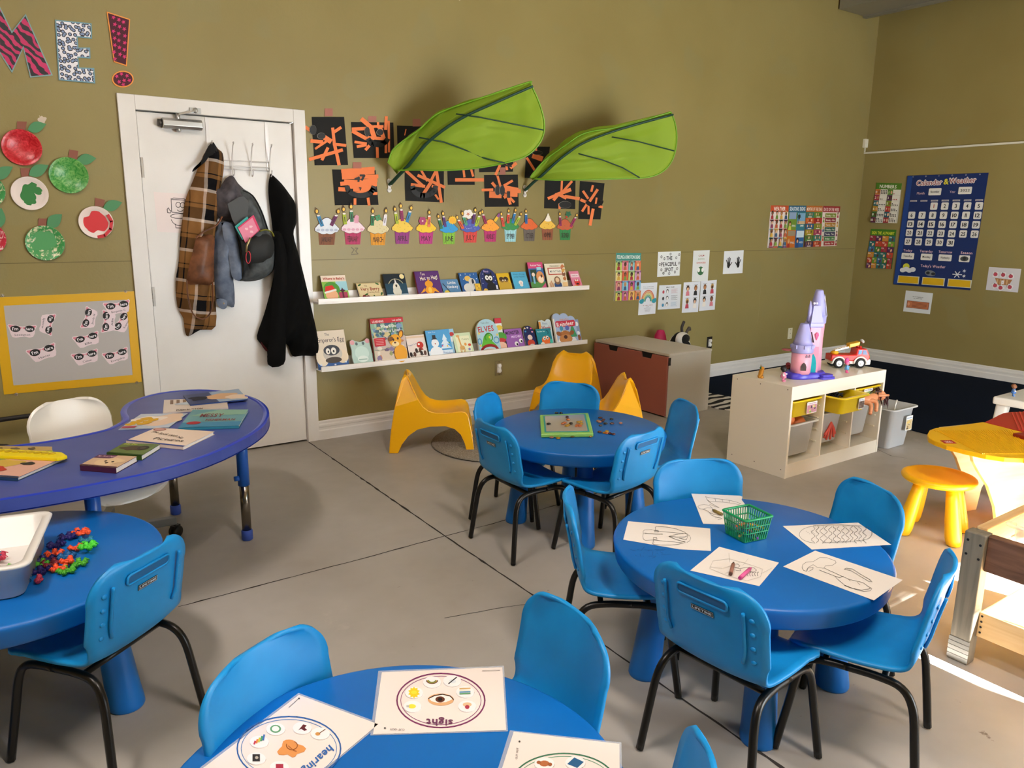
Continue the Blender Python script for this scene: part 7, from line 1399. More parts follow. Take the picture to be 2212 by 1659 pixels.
page('page with a line drawing of a tall burger on its side', [(1310, 290), (1855, 265), (2095, 425), (1520, 460)], [arc_pts(1560, 352, 130, 62, 100, 265, 14)] + wav + wav2 + [arc_pts(1890, 345, 66, 50, -70, 90, 12), [(1530, 292), (1700, 285), (1880, 296)], [(1600, 415), (1750, 412), (1900, 398)]] , [arc_pts(1480 + 12 * k, 335 + 10 * (k % 3), 3, 2, 0, 360, 5) for k in range(7)])
page('page with a line drawing of a hammer and a nail, hanging over the table edge', [(1545, 468), (2178, 680), (1970, 828), (1313, 583)],
     [[(1450, 590), (1455, 570), (1480, 552), (1530, 548), (1560, 530), (1580, 518), (1630, 520), (1690, 542), (1696, 556), (1670, 575), (1620, 578), (1606, 596), (1560, 590), (1530, 570), (1495, 590), (1485, 618), (1460, 612), (1450, 590)], [(1480, 618), (1490, 596), (1530, 590), (1528, 604), (1495, 620)], [(1575, 610), (1690, 655), (1700, 670), (1760, 720), (1850, 755), (1900, 765), (1945, 760), (1955, 745), (1930, 730), (1890, 700), (1800, 680), (1740, 655), (1610, 596)], [(1690, 655), (1720, 665), (1750, 655)], [(1755, 722), (1800, 740), (1880, 756), (1932, 748), (1950, 738)], [(1800, 690), (1780, 672)], [(1870, 720), (1850, 700)], [(1755, 606), (1770, 598), (1815, 604), (1870, 640), (1942, 682), (1957, 697), (1930, 692), (1860, 650), (1800, 614), (1755, 606)]])
page('page with hexagon doodles and a feathery chick under two crayons', [(850, 440), (1283, 555), (1140, 725), (640, 612)],
     [[(960, 566), (985, 568), (1000, 580), (985, 592), (960, 590), (1000, 600), (1005, 615), (970, 612)], [(1000, 600), (1040, 590), (1100, 592), (1120, 610), (1100, 625), (1060, 620)]] + [arc_pts(1060 + 18 * k, 640, 8, 14, 90, 300, 6) for k in range(5)], [[(805, 545), (920, 530), (1040, 562), (1165, 605), (1150, 660), (1050, 690), (900, 650), (780, 600), (805, 545)], [(920, 490), (925, 555)], [(1060, 530), (1020, 580)], [(1230, 600), (1150, 640)], [(870, 600), (780, 590)], [(880, 600), (940, 580), (1000, 560)], [(890, 640), (960, 610)]])
def stick(label, name, a, b, r, col, tip, z, cat, group=None, wrap=None):
    A, B = PZ(*a, z + r), PZ(*b, z + r); A.z = B.z = z + r + .0004; t = thing(name, label, cat, (A.x, A.y, z), group=group); d = B - A
    MB(col, .45).tube([A + d * .12, A + d * .16, B - d * .001, B], [r * .82, r, r, r * .96], 12).build('body', t, world=True)
    MB(tip, .5).tube([A, A + d * .03, A + d * .12], [r * .3, r * .45, r * .8], 10).build('tip', t, world=True)
    if wrap: MB(wrap, .6).tube([A + d * .20, A + d * .92], r * 1.06, 12).build('wrapper', t, world=True)
    return t
f5 = lambda x, y: (1300 + x / 3.352, 1050 + y / 3.352)
stick('brown crayon lying on the doodled chick page', 'crayon', f5(955, 553), f5(932, 640), .0052, '#5a3a2c', '#3c241a', TZ + .0006, 'crayon', 'crayons on the drawing table', '#9a6a58')
stick('pink crayon lying on the doodled chick page', 'crayon', f5(1082, 592), f5(998, 668), .0052, '#c83a80', '#c83a80', TZ + .0006, 'crayon', 'crayons on the drawing table', '#e0609c')
stick('olive crayon poking out behind the green basket', 'crayon', f5(800, 172), f5(872, 206), .0052, '#6a5a2a', '#2c2418', TZ + .0006, 'crayon', 'crayons on the drawing table', '#8a7438')
# green basket with crayons
GB_ = M('#0f9a5c', .35, trans=.1)
bz0, bz1 = TZ + .001, TZ + .082
base = [Vector((1.905, -3.425, 0)), Vector((1.997, -3.441, 0))]; ex_ = (base[1] - base[0]).normalized(); ey_ = Vector((-ex_.y, ex_.x, 0)); c_b = Vector((1.905, -3.425, 0)) + ex_ * .047 + ey_ * .047
bk = thing('crayon_basket', 'green plastic slatted basket full of crayons on the drawing table', 'basket', (c_b.x, c_b.y, bz0), math.atan2(ex_.y, ex_.x))
def brect(h, z, r=.006): return [(x, y, z) for x, y in rrect(h, h * .98, r, 3)]
m = MB(GB_); H0, H1, HT = .046, .056, bz1 - bz0
m.tube(brect(H1, HT - .003), .0042, 6, closed=True); m.build('rim', bk)
m = MB(GB_); m.prism(brect(H0, 0.0), (0, 0, .003)); m.build('base', bk)
for z in (.030, .052): m = MB(GB_); h = H0 + (H1 - H0) * z / HT; m.tube(brect(h, z), .0022, 5, closed=True); m.build('band', bk)
for s_ in range(4):
    a = math.radians(90 * s_); R_ = Matrix.Rotation(a, 3, 'Z'); m = MB(GB_)
    for k in range(11):
        u = -1 + 2 * k / 10; m.bar(R_ @ Vector((u * (H0 - .004), -H0 + .001, .001)), R_ @ Vector((u * (H1 - .005), -H1 + .001, HT - .002)), .0032, .0024, up=R_ @ Vector((0, 1, 0)))
    m.build('slatted_side', bk)
r = random.Random(12)
cols = ['#c0302c', '#2a6ab0', '#e8b820', '#3a8a40', '#7a4aa0', '#e07a2c', '#d88aa0', '#4a3a30', '#8ac0d8', '#b8a050']
cr0 = None
for k in range(26):
    z = bz0 + .010 + .0075 * (k // 5); a = r.uniform(-.5, .5) + (0 if (k // 5) % 2 else 1.57); p = c_b + ex_ * r.uniform(-.02, .02) + ey_ * r.uniform(-.02, .02)
    t = thing('crayon', 'one of the crayons heaped inside the green basket', 'crayon', (p.x, p.y, z), a, 'crayons heaped in the basket')
    L = r.uniform(.06, .075); m = MB(cols[k % 10], .5); m.tube([(-L / 2, 0, 0), (L / 2 - .008, 0, 0)], .0038, 8); m.tube([(L / 2 - .008, 0, 0), (L / 2, 0, 0)], [.0032, .0012], 8); m.build('body', t)
g = ZG(0, 0, 1, TZ - .0002)
for q in range(14): x, y = PZ(1390, 1190, TZ).xy; 
m = MB('#1d3f78', .6); rr = random.Random(5)
for k in range(16):
    a = PZ(1372 + rr.uniform(0, 60), 1186 + rr.uniform(0, 18), TZ); b = a + Vector((rr.uniform(-.02, .03), rr.uniform(-.02, .02), 0)); m.bar((a.x, a.y, TZ + .0001), (b.x, b.y, TZ + .0001), .0008, .0002)
m.build('crayon_scribble', label='faint crayon scribble on the drawing table below the jacket page', cat='mark')
# laminated sense cards
LAM = M('#cdd6e2', .12, alpha=.35)
def sense(label, corners, lam, fn):
    t = thing('sense_card', label, 'card', PZ(380 + corners[0][0] / 1.8433, 1200 + corners[0][1] / 1.8433, TZ), group='laminated sense cards')
    g = ZG(380, 1200, 1.8433, TZ); g.mb.use(LAM); g.mb.prism([g.pt(x, y, .0003) for x, y in lam], (0, 0, .0004)); g.mb.build('laminate', t, world=True)
    g = ZG(380, 1200, 1.8433, TZ + .0009); g.pslab(corners, '#e6dcd6', .0003, .45); fn(g); g.mb.build('card_sheet', t, world=True)
def disc(t, x, y, rx, fn, z=TZ + .0016):
    g = ZG(380, 1200, 1.8433, z); g.pslab(arc_pts(x, y, rx, rx * .63, 0, 340, 18), '#ece9ea', .002, .4); fn(g, x, y); g.mb.build('picture_disc', label='small white picture disc ' + t, cat='disc', group='picture discs on the sense cards')
def s_fn(g):
    g.line(arc_pts(1055, 578, 175, 108, 0, 360, 40), 6, '#7a3060'); g.line(arc_pts(1055, 578, 160, 97, 0, 360, 40), 2.5, '#8a4a78')
    g.ell(1055, 575, 52, 24, '#d9a878', n=24); g.poly([(1008, 572), (1030, 560), (1060, 556), (1090, 562), (1102, 574), (1075, 586), (1040, 588), (1018, 582)], '#efe8e2'); g.ell(1052, 575, 19, 12, '#5a2e1c', n=18); g.ell(1052, 575, 9, 6, '#120c0a', n=12); g.line([(1006, 572), (1030, 560), (1062, 555), (1092, 562), (1106, 576)], 3.5, '#3a2418')
    g.text('sight', 1050, 655, 26, '#6a3458', w=105, rot=178, bold=True); g.text('CUT OUT', 882, 692, 8, '#5a5458', w=58, rot=178); g.ell(832, 690, 4, 3, '#3a3a3a', n=8); g.line([(1220, 462), (1290, 460)], 1.5, '#6a6468')
sense('laminated sight card with a brown eye inside a purple ring', [(820, 465), (1300, 445), (1315, 695), (785, 712)], [(806, 460), (1306, 440), (1322, 701), (774, 717)], s_fn)
disc('on the sight card with a rainbow', 1020, 507, 36, lambda g, x, y: [g.line(arc_pts(x, y - 6, 22 - 4 * k, 12 - 2 * k, 0, 180, 8), 4, c) for k, c in enumerate(('#5a3a2c', '#c8a050', '#7a9a50'))])
disc('on the sight card with a hand mirror', 1100, 502, 36, lambda g, x, y: (g.ell(x + 2, y + 2, 14, 8, '#cfd8e0', n=14), g.line([(x - 14, y + 12), (x + 18, y - 14)], 4, '#2a2a30')))
disc('on the sight card with a striped book', 1152, 546, 36, lambda g, x, y: [g.line([(x - 22, y - 12 + 7 * k), (x + 20, y - 14 + 7 * k)], 5, c) for k, c in enumerate(('#c8a060', '#e0e0d0', '#4a8ab0', '#5a9a6a'))])
disc('on the sight card with a red medal', 1160, 603, 36, lambda g, x, y: (g.ell(x, y - 6, 18, 9, '#d9b890', n=12), g.ell(x, y + 4, 9, 8, '#a8344a', n=12)))
disc('on the sight card with a yellow sun', 948, 549, 36, lambda g, x, y: (g.star(x, y, 24, '#e8c820', 10, .7), g.ell(x, y, 12, 7, '#f0d83a', n=12)))
disc('on the sight card with a yellow light bulb', 942, 604, 36, lambda g, x, y: (g.ell(x - 2, y, 16, 9, '#e8d840', n=12), g.rect(x - 24, y - 4, x - 12, y + 4, '#b8b8b0')))
def h_fn(g):
    g.line(arc_pts(450, 770, 206, 128, 0, 360, 40), 6, '#2c62a8'); g.line(arc_pts(450, 770, 190, 116, 0, 360, 40), 2.5, '#3f78b8')
    g.blob(458, 770, 44, 36, '#d8904c', seed=4, j=.25); g.line(arc_pts(462, 758, 22, 17, -60, 200, 12), 4, '#a8622c'); g.line([(448, 760), (468, 778), (480, 782)], 4, '#a8622c')
    g.text('hearing', 556, 806, 30, '#2c62a8', w=150, rot=222, bold=True); g.line([(485, 575), (450, 607)], 1.5, '#5a5458'); g.ell(490, 572, 4, 3, '#3a3a3a', n=8)
sense('laminated hearing card with an ear inside a blue ring', [(490, 555), (805, 672), (430, 985), (60, 884)], [(488, 548), (818, 670), (428, 995), (40, 888)], h_fn)
for nm, x, y, fn in (('on the hearing card with a green alarm clock', 397, 694, lambda g, x, y: (g.ell(x, y, 22, 16, '#5a9a6a', n=16), g.ell(x, y, 15, 11, '#e8ece8', n=14))), ('on the hearing card with a dark red shoe', 503, 690, lambda g, x, y: g.poly([(x - 16, y + 10), (x - 4, y - 4), (x + 4, y - 14), (x + 18, y - 10), (x + 10, y), (x + 20, y + 8), (x + 8, y + 12), (x - 4, y + 4)], '#5a1c20')), ('on the hearing card with a little guitar', 575, 712, lambda g, x, y: (g.ell(x - 10, y + 2, 10, 7, '#c8904a', n=12), g.line([(x - 4, y), (x + 20, y - 16)], 3, '#6a4a30'))), ('on the hearing card with a rainbow xylophone', 332, 745, lambda g, x, y: [g.line([(x - 20 + 9 * k, y + 10 - 4 * k), (x - 16 + 9 * k, y - 2 - 6 * k)], 7, c) for k, c in enumerate(('#b8304a', '#d87a30', '#c8c040', '#4a9a70', '#3a6ab0'))]), ('on the hearing card with a black radio', 320, 812, lambda g, x, y: (g.rect(x - 15, y - 17, x + 15, y + 12, '#26201c'), g.ell(x + 2, y - 3, 7, 6, '#b0a89c', n=10))), ('on the hearing card with a red drum', 412, 846, lambda g, x, y: g.rect(x - 14, y - 12, x + 16, y + 10, '#a02840'))): disc(nm, x, y, 38, fn)
def t_fn(g):
    g.line(arc_pts(1545, 905, 205, 116, 180, 360, 30), 6, '#3f7a5c'); g.line(arc_pts(1545, 905, 190, 104, 180, 360, 30), 2.5, '#5a9a7a'); g.text('CUT OUT', 1362, 790, 8, '#5a5458', w=46, rot=84); g.ell(1368, 742, 4, 4, '#3a3a3a', n=8)
sense('laminated card with a green ring, cut by the bottom edge', [(1345, 702), (1766, 750), (1768, 1010), (1258, 975)], [(1330, 697), (1774, 745), (1778, 1020), (1240, 985)], t_fn)
disc('on the green ringed card with an orange teddy bear', 1467, 832, 40, lambda g, x, y: (g.ell(x, y, 20, 12, '#b0683c', n=14), g.ell(x - 22, y - 4, 9, 7, '#9a5630', n=10), g.ell(x + 22, y + 4, 9, 7, '#9a5630', n=10)))
disc('on the green ringed card with a blue cushion', 1590, 828, 40, lambda g, x, y: g.poly([(x - 32, y + 6), (x - 4, y - 20), (x + 34, y - 2), (x + 8, y + 22)], '#1f5a88'))
# picture books on the kidney table
KO, KS = (0, 830), 3.687
def flat_book(label, quad, z0, th, draw, cover, group='picture books on the kidney table'):
    """quad: TL TR BR BL of the top face in the enlarged view, seen from the reader's side"""
    P_ = [PZ(KO[0] + x / KS, KO[1] + y / KS, z0 + th) for x, y in quad]; tl, tr, br, bl = P_; t = thing('picture_book', label, 'book', ((tl.x + br.x) / 2, (tl.y + br.y) / 2, z0), group=group)
    dn = Vector((0, 0, -1)); g = Gfx(bl, br, tr, tl); g.n = Vector((0, 0, 1)); g.mb.use(cover, .35); g.mb.prism([p + dn * .0012 for p in (bl, br, tr, tl)], (0, 0, .0012)); g.mb.prism([p + dn * th for p in (bl, br, tr, tl)], (0, 0, .0012))
    g.mb.prism([bl + dn * th, br + dn * th, br + dn * th + (tr - br) * .015, bl + dn * th + (tl - bl) * .015], (0, 0, th)); g.l = .0002; draw(g); g.mb.build('cover', t, world=True)
    c = (tl + tr + br + bl) / 4; m = MB('#e9e3d8', .8); m.prism([c + (p - c) * .97 + dn * (th - .0012) for p in (bl, br, tr, tl)], (0, 0, th - .0024)); m.build('pages', t, world=True)
Z0 = .6006
def k1(g): W = g.W; bgd(g, '#22366a'); g.poly([(W * .5, 0), (W, 0), (W, 100), (W * .45, 100)], '#9ab0c8'); g.blob(W * .6, 50, 30, 26, '#d8b088', seed=2); g.blob(W * .85, 30, 22, 20, '#e8d0b8', seed=5); g.blob(W * .2, 50, 16, 20, '#1a1c2c', seed=7)
def k2(g): W = g.W; bgd(g, '#d8cabc'); [g.rect(W * (.1 + .1 * k), 60, W * (.15 + .1 * k), 95, '#8a705c') for k in range(4)]; g.blob(W * .6, 60, 40, 20, '#c8d4e0', seed=3); g.text('PUSH BUTTON', W * .4, 3, 10, '#3a302c', w=W * .4, bold=True)
def k3(g): W = g.W; bgd(g, '#b8c4d4'); g.blob(W * .6, 55, 40, 36, '#e3c8b0', seed=6); g.blob(W * .35, 60, 24, 24, '#f0e4d8', seed=8); [g.blob(W * (.1 + .06 * k), 30 + 12 * (k % 4), 9, 8, '#d8a820', seed=k) for k in range(7)]; g.rect(2, 4, W * .3, 16, '#b04a5a')
def k4(g): W = g.W; bgd(g, '#5f9aa0'); g.rect(0, 0, W, 26, '#3f84a8'); g.poly([(0, 60), (W * .5, 100), (W, 100), (W, 70)], '#86b09c'); g.text('MESSY', W * .42, 55, 20, '#7a3a3c', w=W * .4, bold=True); g.text('FISHERMAN', W * .62, 32, 12, '#8a4a48', w=W * .5, bold=True); g.ell(W * .2, 22, 10, 8, '#a82c34')
def k5(g):
    W = g.W; bgd(g, '#e4cfbc'); g.rect(0, 0, W, 6, '#1c3a8a'); g.ell(W * .12, 88, 13, 11, '#9a5a56'); g.ell(W * .12, 88, 10, 8, '#c89a90', n=14)
    for s_, a, b, w_ in (('The', .15, 62, .13), ('Book', .34, 55, .16), ('With', .53, 48, .16), ('No', .70, 41, .10)): g.text(s_, W * a, b, 12, '#33261f', w=W * w_)
    g.text('Pictures', W * .6, 22, 14, '#33261f', w=W * .5)
def k6(g): W = g.W; bgd(g, '#4f6a28'); g.blob(W * .45, 55, 30, 22, '#4a3a2c', seed=3); g.ell(W * .72, 62, 16, 18, '#26221e'); g.ell(W * .72, 62, 8, 10, '#4a443c'); g.text('Baby Zoo', W * .25, 84, 12, '#d0d860', w=W * .36, bold=True); g.rect(0, 0, W, 8, '#2f4a1c')
def k7(g): W = g.W; bgd(g, '#c8a888'); g.rect(0, 70, W * .5, 100, '#5a2c4c'); g.text('My First Puppy', W * .3, 82, 10, '#e0b8c8', w=W * .5, bold=True); g.blob(W * .55, 42, 36, 34, '#d8bc96', seed=2); g.ell(W * .46, 46, 4, 5, '#26180f', n=10); g.ell(W * .66, 44, 4, 5, '#26180f', n=10); g.ell(W * .56, 32, 5, 5, '#3a2a20', n=10); g.rect(0, 0, W, 7, '#4a1c38')
flat_book('cream picture book PUSH BUTTON under the blue book on the kidney table', [(1306, 125), (1800, 104), (1818, 186), (1298, 226)], Z0, .007, k2, '#d8ccc0')
flat_book('blue picture book with a dog, lying askew on the cream one', [(1458, 88), (1900, 38), (1972, 118), (1515, 163)], Z0 + .0075, .006, k1, '#24407a')
flat_book('magazine-like picture book with yellow letters and pale dog', [(1122, 238), (1497, 230), (1345, 343), (943, 360)], Z0, .004, k3, '#a8b4c4')
flat_book('teal picture book with red title near the end of the kidney table', [(1535, 203), (1978, 202), (1902, 330), (1420, 347)], Z0, .012, k4, '#2f7a90')
flat_book('cream book titled The Book With No Pictures', [(1245, 345), (1708, 377), (1458, 498), (1003, 448)], Z0, .013, k5, '#e6d3c2')
flat_book('small green board book with a dark animal eye', [(985, 468), (1276, 478), (1126, 570), (848, 546)], Z0, .018, k6, '#3c5a20')
flat_book('small purple board book with a fluffy puppy', [(790, 560), (1092, 574), (922, 668), (634, 645)], Z0, .020, k7, '#4a1c38')
def k8(g): W = g.W; bgd(g, '#d8a898'); [g.blob(W * a, b, s_, s_ * .8, c, seed=int(b)) for a, b, s_, c in ((.35, 70, 26, '#8a9a4a'), (.55, 55, 28, '#c8a84a'), (.25, 30, 22, '#3a4a60'), (.6, 24, 20, '#b83a28'), (.8, 60, 10, '#2c2a2a'), (.15, 80, 16, '#5a6a8a'))]; g.rect(0, 0, W, 4, '#1f3a5c')
flat_book('large pink picture book under a yellow sound bar at the left edge', [(-290, 555), (530, 575), (138, 745), (-560, 700)], Z0, .012, k8, '#2a4a6a')
flat_book('flat green-edged cut-out board book behind the yellow sound bar', [(-100, 490), (415, 497), (415, 530), (-150, 545)], Z0, .014, lambda g: (bgd(g, '#b89a5a'), [g.blob(g.W * a, 50, 20, 26, '#6a5a3a', seed=int(a * 9)) for a in (.2, .45, .7)]), '#a0c83a')
t = thing('sound_bar', 'yellow plastic sound bar with scalloped keys on the pink picture book', 'toy', PZ(60, 980, .62))
zb = Z0 + .0125; cs = [PZ(KO[0] + x / KS, KO[1] + y / KS, zb + .012) for x, y in ((-60, 508), (490, 540), (536, 568), (455, 590), (-60, 566))]
m = MB('#eed80f', .3); m.prism([(p.x, p.y, zb) for p in cs], (0, 0, .012)); m.build('bar', t, world=True, bevel=.002)
for k in range(8):
    p = PZ(KO[0] + (10 + 58 * k) / KS, KO[1] + (532 + 3.2 * k) / KS, zb + .0125); mk = MB('#b89c08', .35); mk.lathe([(.012, 0), (.013, .002), (.010, .004), (0, .0045)], (p.x, p.y, zb + .012), n=16, sy=.7); mk.build('key', t, world=True)
# ---------------------------------------------------------------- light board and glass gems
f6 = lambda x, y: (1040 + x / 5.267, 860 + y / 5.267)
lb = thing('light_board', 'green framed light board with a grey screen on the gem table', 'toy', PZ(*f6(960, 300), TZ))
cr_ = [PZ(*f6(*p), TZ + .02) for p in ((680, 408), (1275, 400), (1215, 166), (665, 190))]; cz = lambda p, z: Vector((p.x, p.y, z)); ce = sum(cr_, Vector()) / 4
rg = lambda k, z: [cz(ce + (p - ce) * k, z) for p in cr_]
m = MB('#8fc860', .35); m.loft([rg(.985, TZ + .0005), rg(1, TZ + .006), rg(1, TZ + .017), rg(.985, TZ + .020), rg(.86, TZ + .020), rg(.85, TZ + .016)], caps=True, smooth=False); m.build('frame', lb, world=True, bevel=.002)
m = MB('#2f9a98', .4); m.prism(rg(.865, TZ + .0195), (0, 0, .0016)); m.build('inner_border', lb, world=True)
m = MB('#a9a39c', .15, coat=.5); m.prism(rg(.80, TZ + .0212), (0, 0, .0008)); m.build('screen', lb, world=True)
a, b = PZ(*f6(770, 392), TZ + .010), PZ(*f6(1190, 384), TZ + .010); n_ = Vector(((b - a).y, -(b - a).x, 0)).normalized(); m = MB('#1f8a90', .4); m.bar(cz(a + n_ * .002, TZ + .011), cz(b + n_ * .002, TZ + .011), .006, .012); m.build('control_strip', lb, world=True)
for k in range(3): p = a.lerp(b, .34 + .14 * k) + n_ * .006; m = MB('#e8ecec', .4); m.cbox((p.x, p.y, TZ + .011), (.004, .004, .009)); m.build('button', lb, world=True)
GM = [(975, 222, 'r', 1), (985, 250, 'o', 1), (765, 300, 'd', 1), (925, 298, 'o', 1), (945, 288, 'o', 1), (972, 322, 'y', 1), (990, 312, 'y', 1), (1018, 295, 'd', 1), (1105, 280, 'y', 1), (1130, 274, 'y', 1), (1092, 312, 'o', 1), (1118, 322, 'o', 1), (1082, 325, 'o', 1), (1135, 300, 'y', 1),
      (855, 176, 'd', 0), (905, 178, 'd', 0), (798, 455, 'p', 0), (873, 463, 'y', 0), (815, 436, 'd', 0), (1035, 447, 'g', 0), (1168, 427, 'g', 0), (1240, 443, 'y', 0), (1190, 415, 'd', 0), (1345, 392, 'r', 0), (1398, 402, 'y', 0), (1428, 386, 'y', 0), (1420, 405, 'o', 0), (1462, 410, 'r', 0), (1502, 418, 'r', 0),
      (1352, 230, 'r', 0), (1388, 252, 'r', 0), (1345, 278, 'p', 0), (1410, 296, 'd', 0), (1355, 320, 'd', 0), (1480, 245, 't', 0), (1485, 296, 'r', 0), (1585, 292, 'p', 0), (1375, 268, 'r', 0), (1330, 268, 'p', 0)]
GC = {'r': '#5a1016', 'o': '#e87a30', 'd': '#241c1a', 'y': '#d9a42a', 'p': '#e09a80', 'g': '#8a7a2c', 't': '#12302c'}; GN = {'r': 'dark red', 'o': 'orange', 'd': 'black', 'y': 'amber', 'p': 'pale pink', 'g': 'olive', 't': 'dark green'}
GMT = {k: M(v, .05, trans=.55, ior=1.5, coat=1.0) for k, v in GC.items()}
for i, (x, y, c, on) in enumerate(GM):
    z = TZ + (.0222 if on else .0003); p = PZ(*f6(x, y), z); m = MB(GMT[c]); rg_ = .0098 + .0012 * ((i * 7) % 3); m.lathe([(0, 0), (rg_ * .8, .0002), (rg_, .003), (rg_ * .9, .006), (rg_ * .55, .0085), (0, .0095)], (p.x, p.y, z), n=14)
    m.build('glass_gem', label='%s glass gem %s' % (GN[c], 'lying on the light board' if on else 'lying on the blue table beside the light board'), cat='gem', group='%s gems %s' % (GN[c], 'on the light board' if on else 'beside the light board'))
# ---------------------------------------------------------------- white bin and connector toys on the left table
wbn = bin_('white plastic bin of connector toys on the left round table', -.12, -2.37, .30, .42, .10, TZ + .1008, M('#dedcd8', .35), None, name='white_bin')
wbn.rotation_euler = (0, 0, math.radians(-12)); wbn.location = (-.075, -2.37, TZ + .0008)
f7 = lambda x, y: (x / 2.724, 1050 + y / 2.724)
def conn(mat, n, label, p, rz, group, tilt=0.0, R_=.018, kr=.0082):
    m = MB(mat); m.tube([(.0085 * math.cos(a), .0085 * math.sin(a), .007) for a in [q * math.pi / 5 for q in range(10)]], .0038, 6, closed=True)
    for k in range(n):
        a = 2 * math.pi * k / n + .3; c, s_ = math.cos(a), math.sin(a); m.tube([(.009 * c, .009 * s_, .007), (R_ * c, R_ * s_, .008)], .0045, 6); m.ball((R_ * 1.1 * c, R_ * 1.1 * s_, .0088), (kr, kr, kr * .95), 8)
        for w_ in (-1, 0, 1): b = a + w_ * .22; m.tube([(R_ * 1.15 * math.cos(b), R_ * 1.15 * math.sin(b), .0175), (R_ * 1.75 * math.cos(b), R_ * 1.75 * math.sin(b), .010)], .0015, 4)
    o = m.build('connector_toy', label=label, cat='toy', group=group); o.rotation_euler = (tilt, 0, rz); o.location = p; return o
CT = [(470, 272, 'orange', 4), (500, 295, 'orange', 3), (395, 300, 'purple', 5), (330, 350, 'purple', 5), (430, 290, 'purple', 3), (520, 350, 'lime', 5), (515, 322, 'teal', 3), (520, 380, 'lime', 4), (446, 364, 'orange', 3), (320, 402, 'orange', 5), (268, 435, 'purple', 4), (390, 418, 'blue', 5), (295, 458, 'maroon', 4), (350, 485, 'orange', 4), (400, 462, 'orange', 3), (395, 500, 'green', 5), (468, 455, 'green', 5), (245, 500, 'purple', 4), (100, 525, 'green', 5), (135, 552, 'blue', 4), (245, 455, 'green', 3), (228, 552, 'pink', 2), (30, 592, 'yellow', 2)]
CO = {'orange': '#f0562a', 'purple': '#241a6a', 'lime': '#4fd83a', 'teal': '#1f7a9a', 'blue': '#15609a', 'maroon': '#8a2438', 'green': '#4fb02c', 'pink': '#c83a58', 'yellow': '#e8c81e'}
seen = {}
for i, (x, y, c, n) in enumerate(CT):
    p = PZ(*f7(x, y), TZ + .006); p.z = TZ + .0006 + (.012 if i in (1, 7, 14) else 0)
    sh_ = {5: 'five-knobbed', 4: 'four-knobbed', 3: 'three-knobbed', 2: 'two-knobbed'}[n]; key = (c, n); seen[key] = seen.get(key, 0) + 1
    conn(CO[c], n, '%s %s bendy connector toy scattered on the left round table' % (sh_, c), p, i * 1.1, '%s %s connector toys on the left table' % (sh_, c), R_=.016 if n > 3 else .013)
r = random.Random(9)
for i in range(16):
    c = list(CO)[(i * 4) % 9]; conn(CO[c], 3 + i % 3, '%s connector toy inside the white bin' % c, (-.075 + r.uniform(-.09, .09), -2.37 + r.uniform(-.13, .13), TZ + .008 + .011 * (i % 3)), i, '%s connector toys inside the white bin' % c)
# ---------------------------------------------------------------- toys on the white storage unit
TP_ = .556
LV, PKC, VI = M('#a3a3dc', .4), M('#f0a9c0', .4), M('#4a3fc0', .35)
ca = thing('toy_castle', 'pink and lavender toy castle on a violet base atop the white storage unit', 'toy', (4.115, -2.125, TP_), math.radians(-18))
def cyl(mat, nm, prof, c=(0, 0, 0), sx=1, sy=1, n=28, parent=ca, **k): return MB(mat).lathe(prof, c, n=n, sx=sx, sy=sy, **k).build(nm, parent)
m = MB(VI); n = 36; rings = []
for z, k in ((0, 1.0), (.008, 1.02), (.026, .95), (.036, .90)): rings.append([((.145 + .012 * math.sin(7 * q * 6.283 / n) * (z < .03)) * k * math.cos(q * 6.283 / n) - .01, .085 * k * (1 + .08 * math.sin(5 * q * 6.283 / n)) * math.sin(q * 6.283 / n), z) for q in range(n)])
m.loft(rings); m.build('rock_base', ca)
for z, s_ in ((.012, 1.0), (.026, .8)):
    m = MB(VI); m.prism([(x * s_ + .085, y * s_ - .075, z - .012) for x, y in rrect(.052, .035, .02, 4)], (0, 0, .013)); m.build('step', ca)
A1 = (-.055, -.02, .03)
cyl(PKC, 'front_tower', [(.058, 0), (.059, .13)], A1)
cyl(LV, 'tower_band', [(.062, .128), (.065, .135), (.065, .175), (.062, .178), (.056, .178)], A1)
cyl(LV, 'tower_roof', [(.058, .178), (.050, .205), (.026, .300), (.022, .305), (.018, .302)], A1)
for k in range(8):
    a = math.radians(45 * k - 70); m = MB(LV); m.cbox((A1[0] + .064 * math.cos(a), A1[1] + .064 * math.sin(a), A1[2] + .166), (.012, .012, .020), None); m.build('merlon', ca)
A2 = (.074, .035, .03)
cyl(PKC, 'rear_tower', [(.050, 0), (.046, .20), (.050, .305)], A2)
cyl(LV, 'tower_band', [(.050, .295), (.054, .300), (.054, .345), (.050, .347)], A2)
cyl(LV, 'tower_roof', [(.050, .345), (.042, .40), (.024, .490), (.020, .500), (.016, .498)], A2)
m = MB(PKC); m.prism([(x, y, .03) for x, y in ((-.015, -.03), (.048, -.046), (.07, .01), (.0, .03))], (0, 0, .30)); m.build('keep', ca, bevel=.003)
m = MB(LV); R4 = lambda k, z, cx=.022, cy=-.006: [(cx + k * x, cy + k * y, z) for x, y in ((-.050, -.036), (.034, -.050), (.050, .030), (-.040, .034))]
m.loft([R4(.95, .310), R4(1.0, .318), R4(1.0, .335), R4(.9, .340), R4(.55, .43), R4(.5, .44)], smooth=False); m.build('keep_roof', ca)
cyl(LV, 'turret', [(.010, .34), (.012, .40), (.010, .43), (.004, .46), (0, .472)], (-.018, -.01, .0), n=14)
for dx in (.008, .026): m = MB('#d8d6ee', .3); m.ball((dx, -.01, .452), .008, 10); m.build('finial_ball', ca)
m = MB('#e03a78', .4); m.prism([(.022 + x, -.0405 - .0025, .262 + z) for x, z in ((0, -.03), (.008, -.012), (.014, .0), (.010, .014), (0, .018), (-.008, .012), (-.012, 0), (-.006, -.012))], (0, -.002, 0)); m.build('crest', ca)
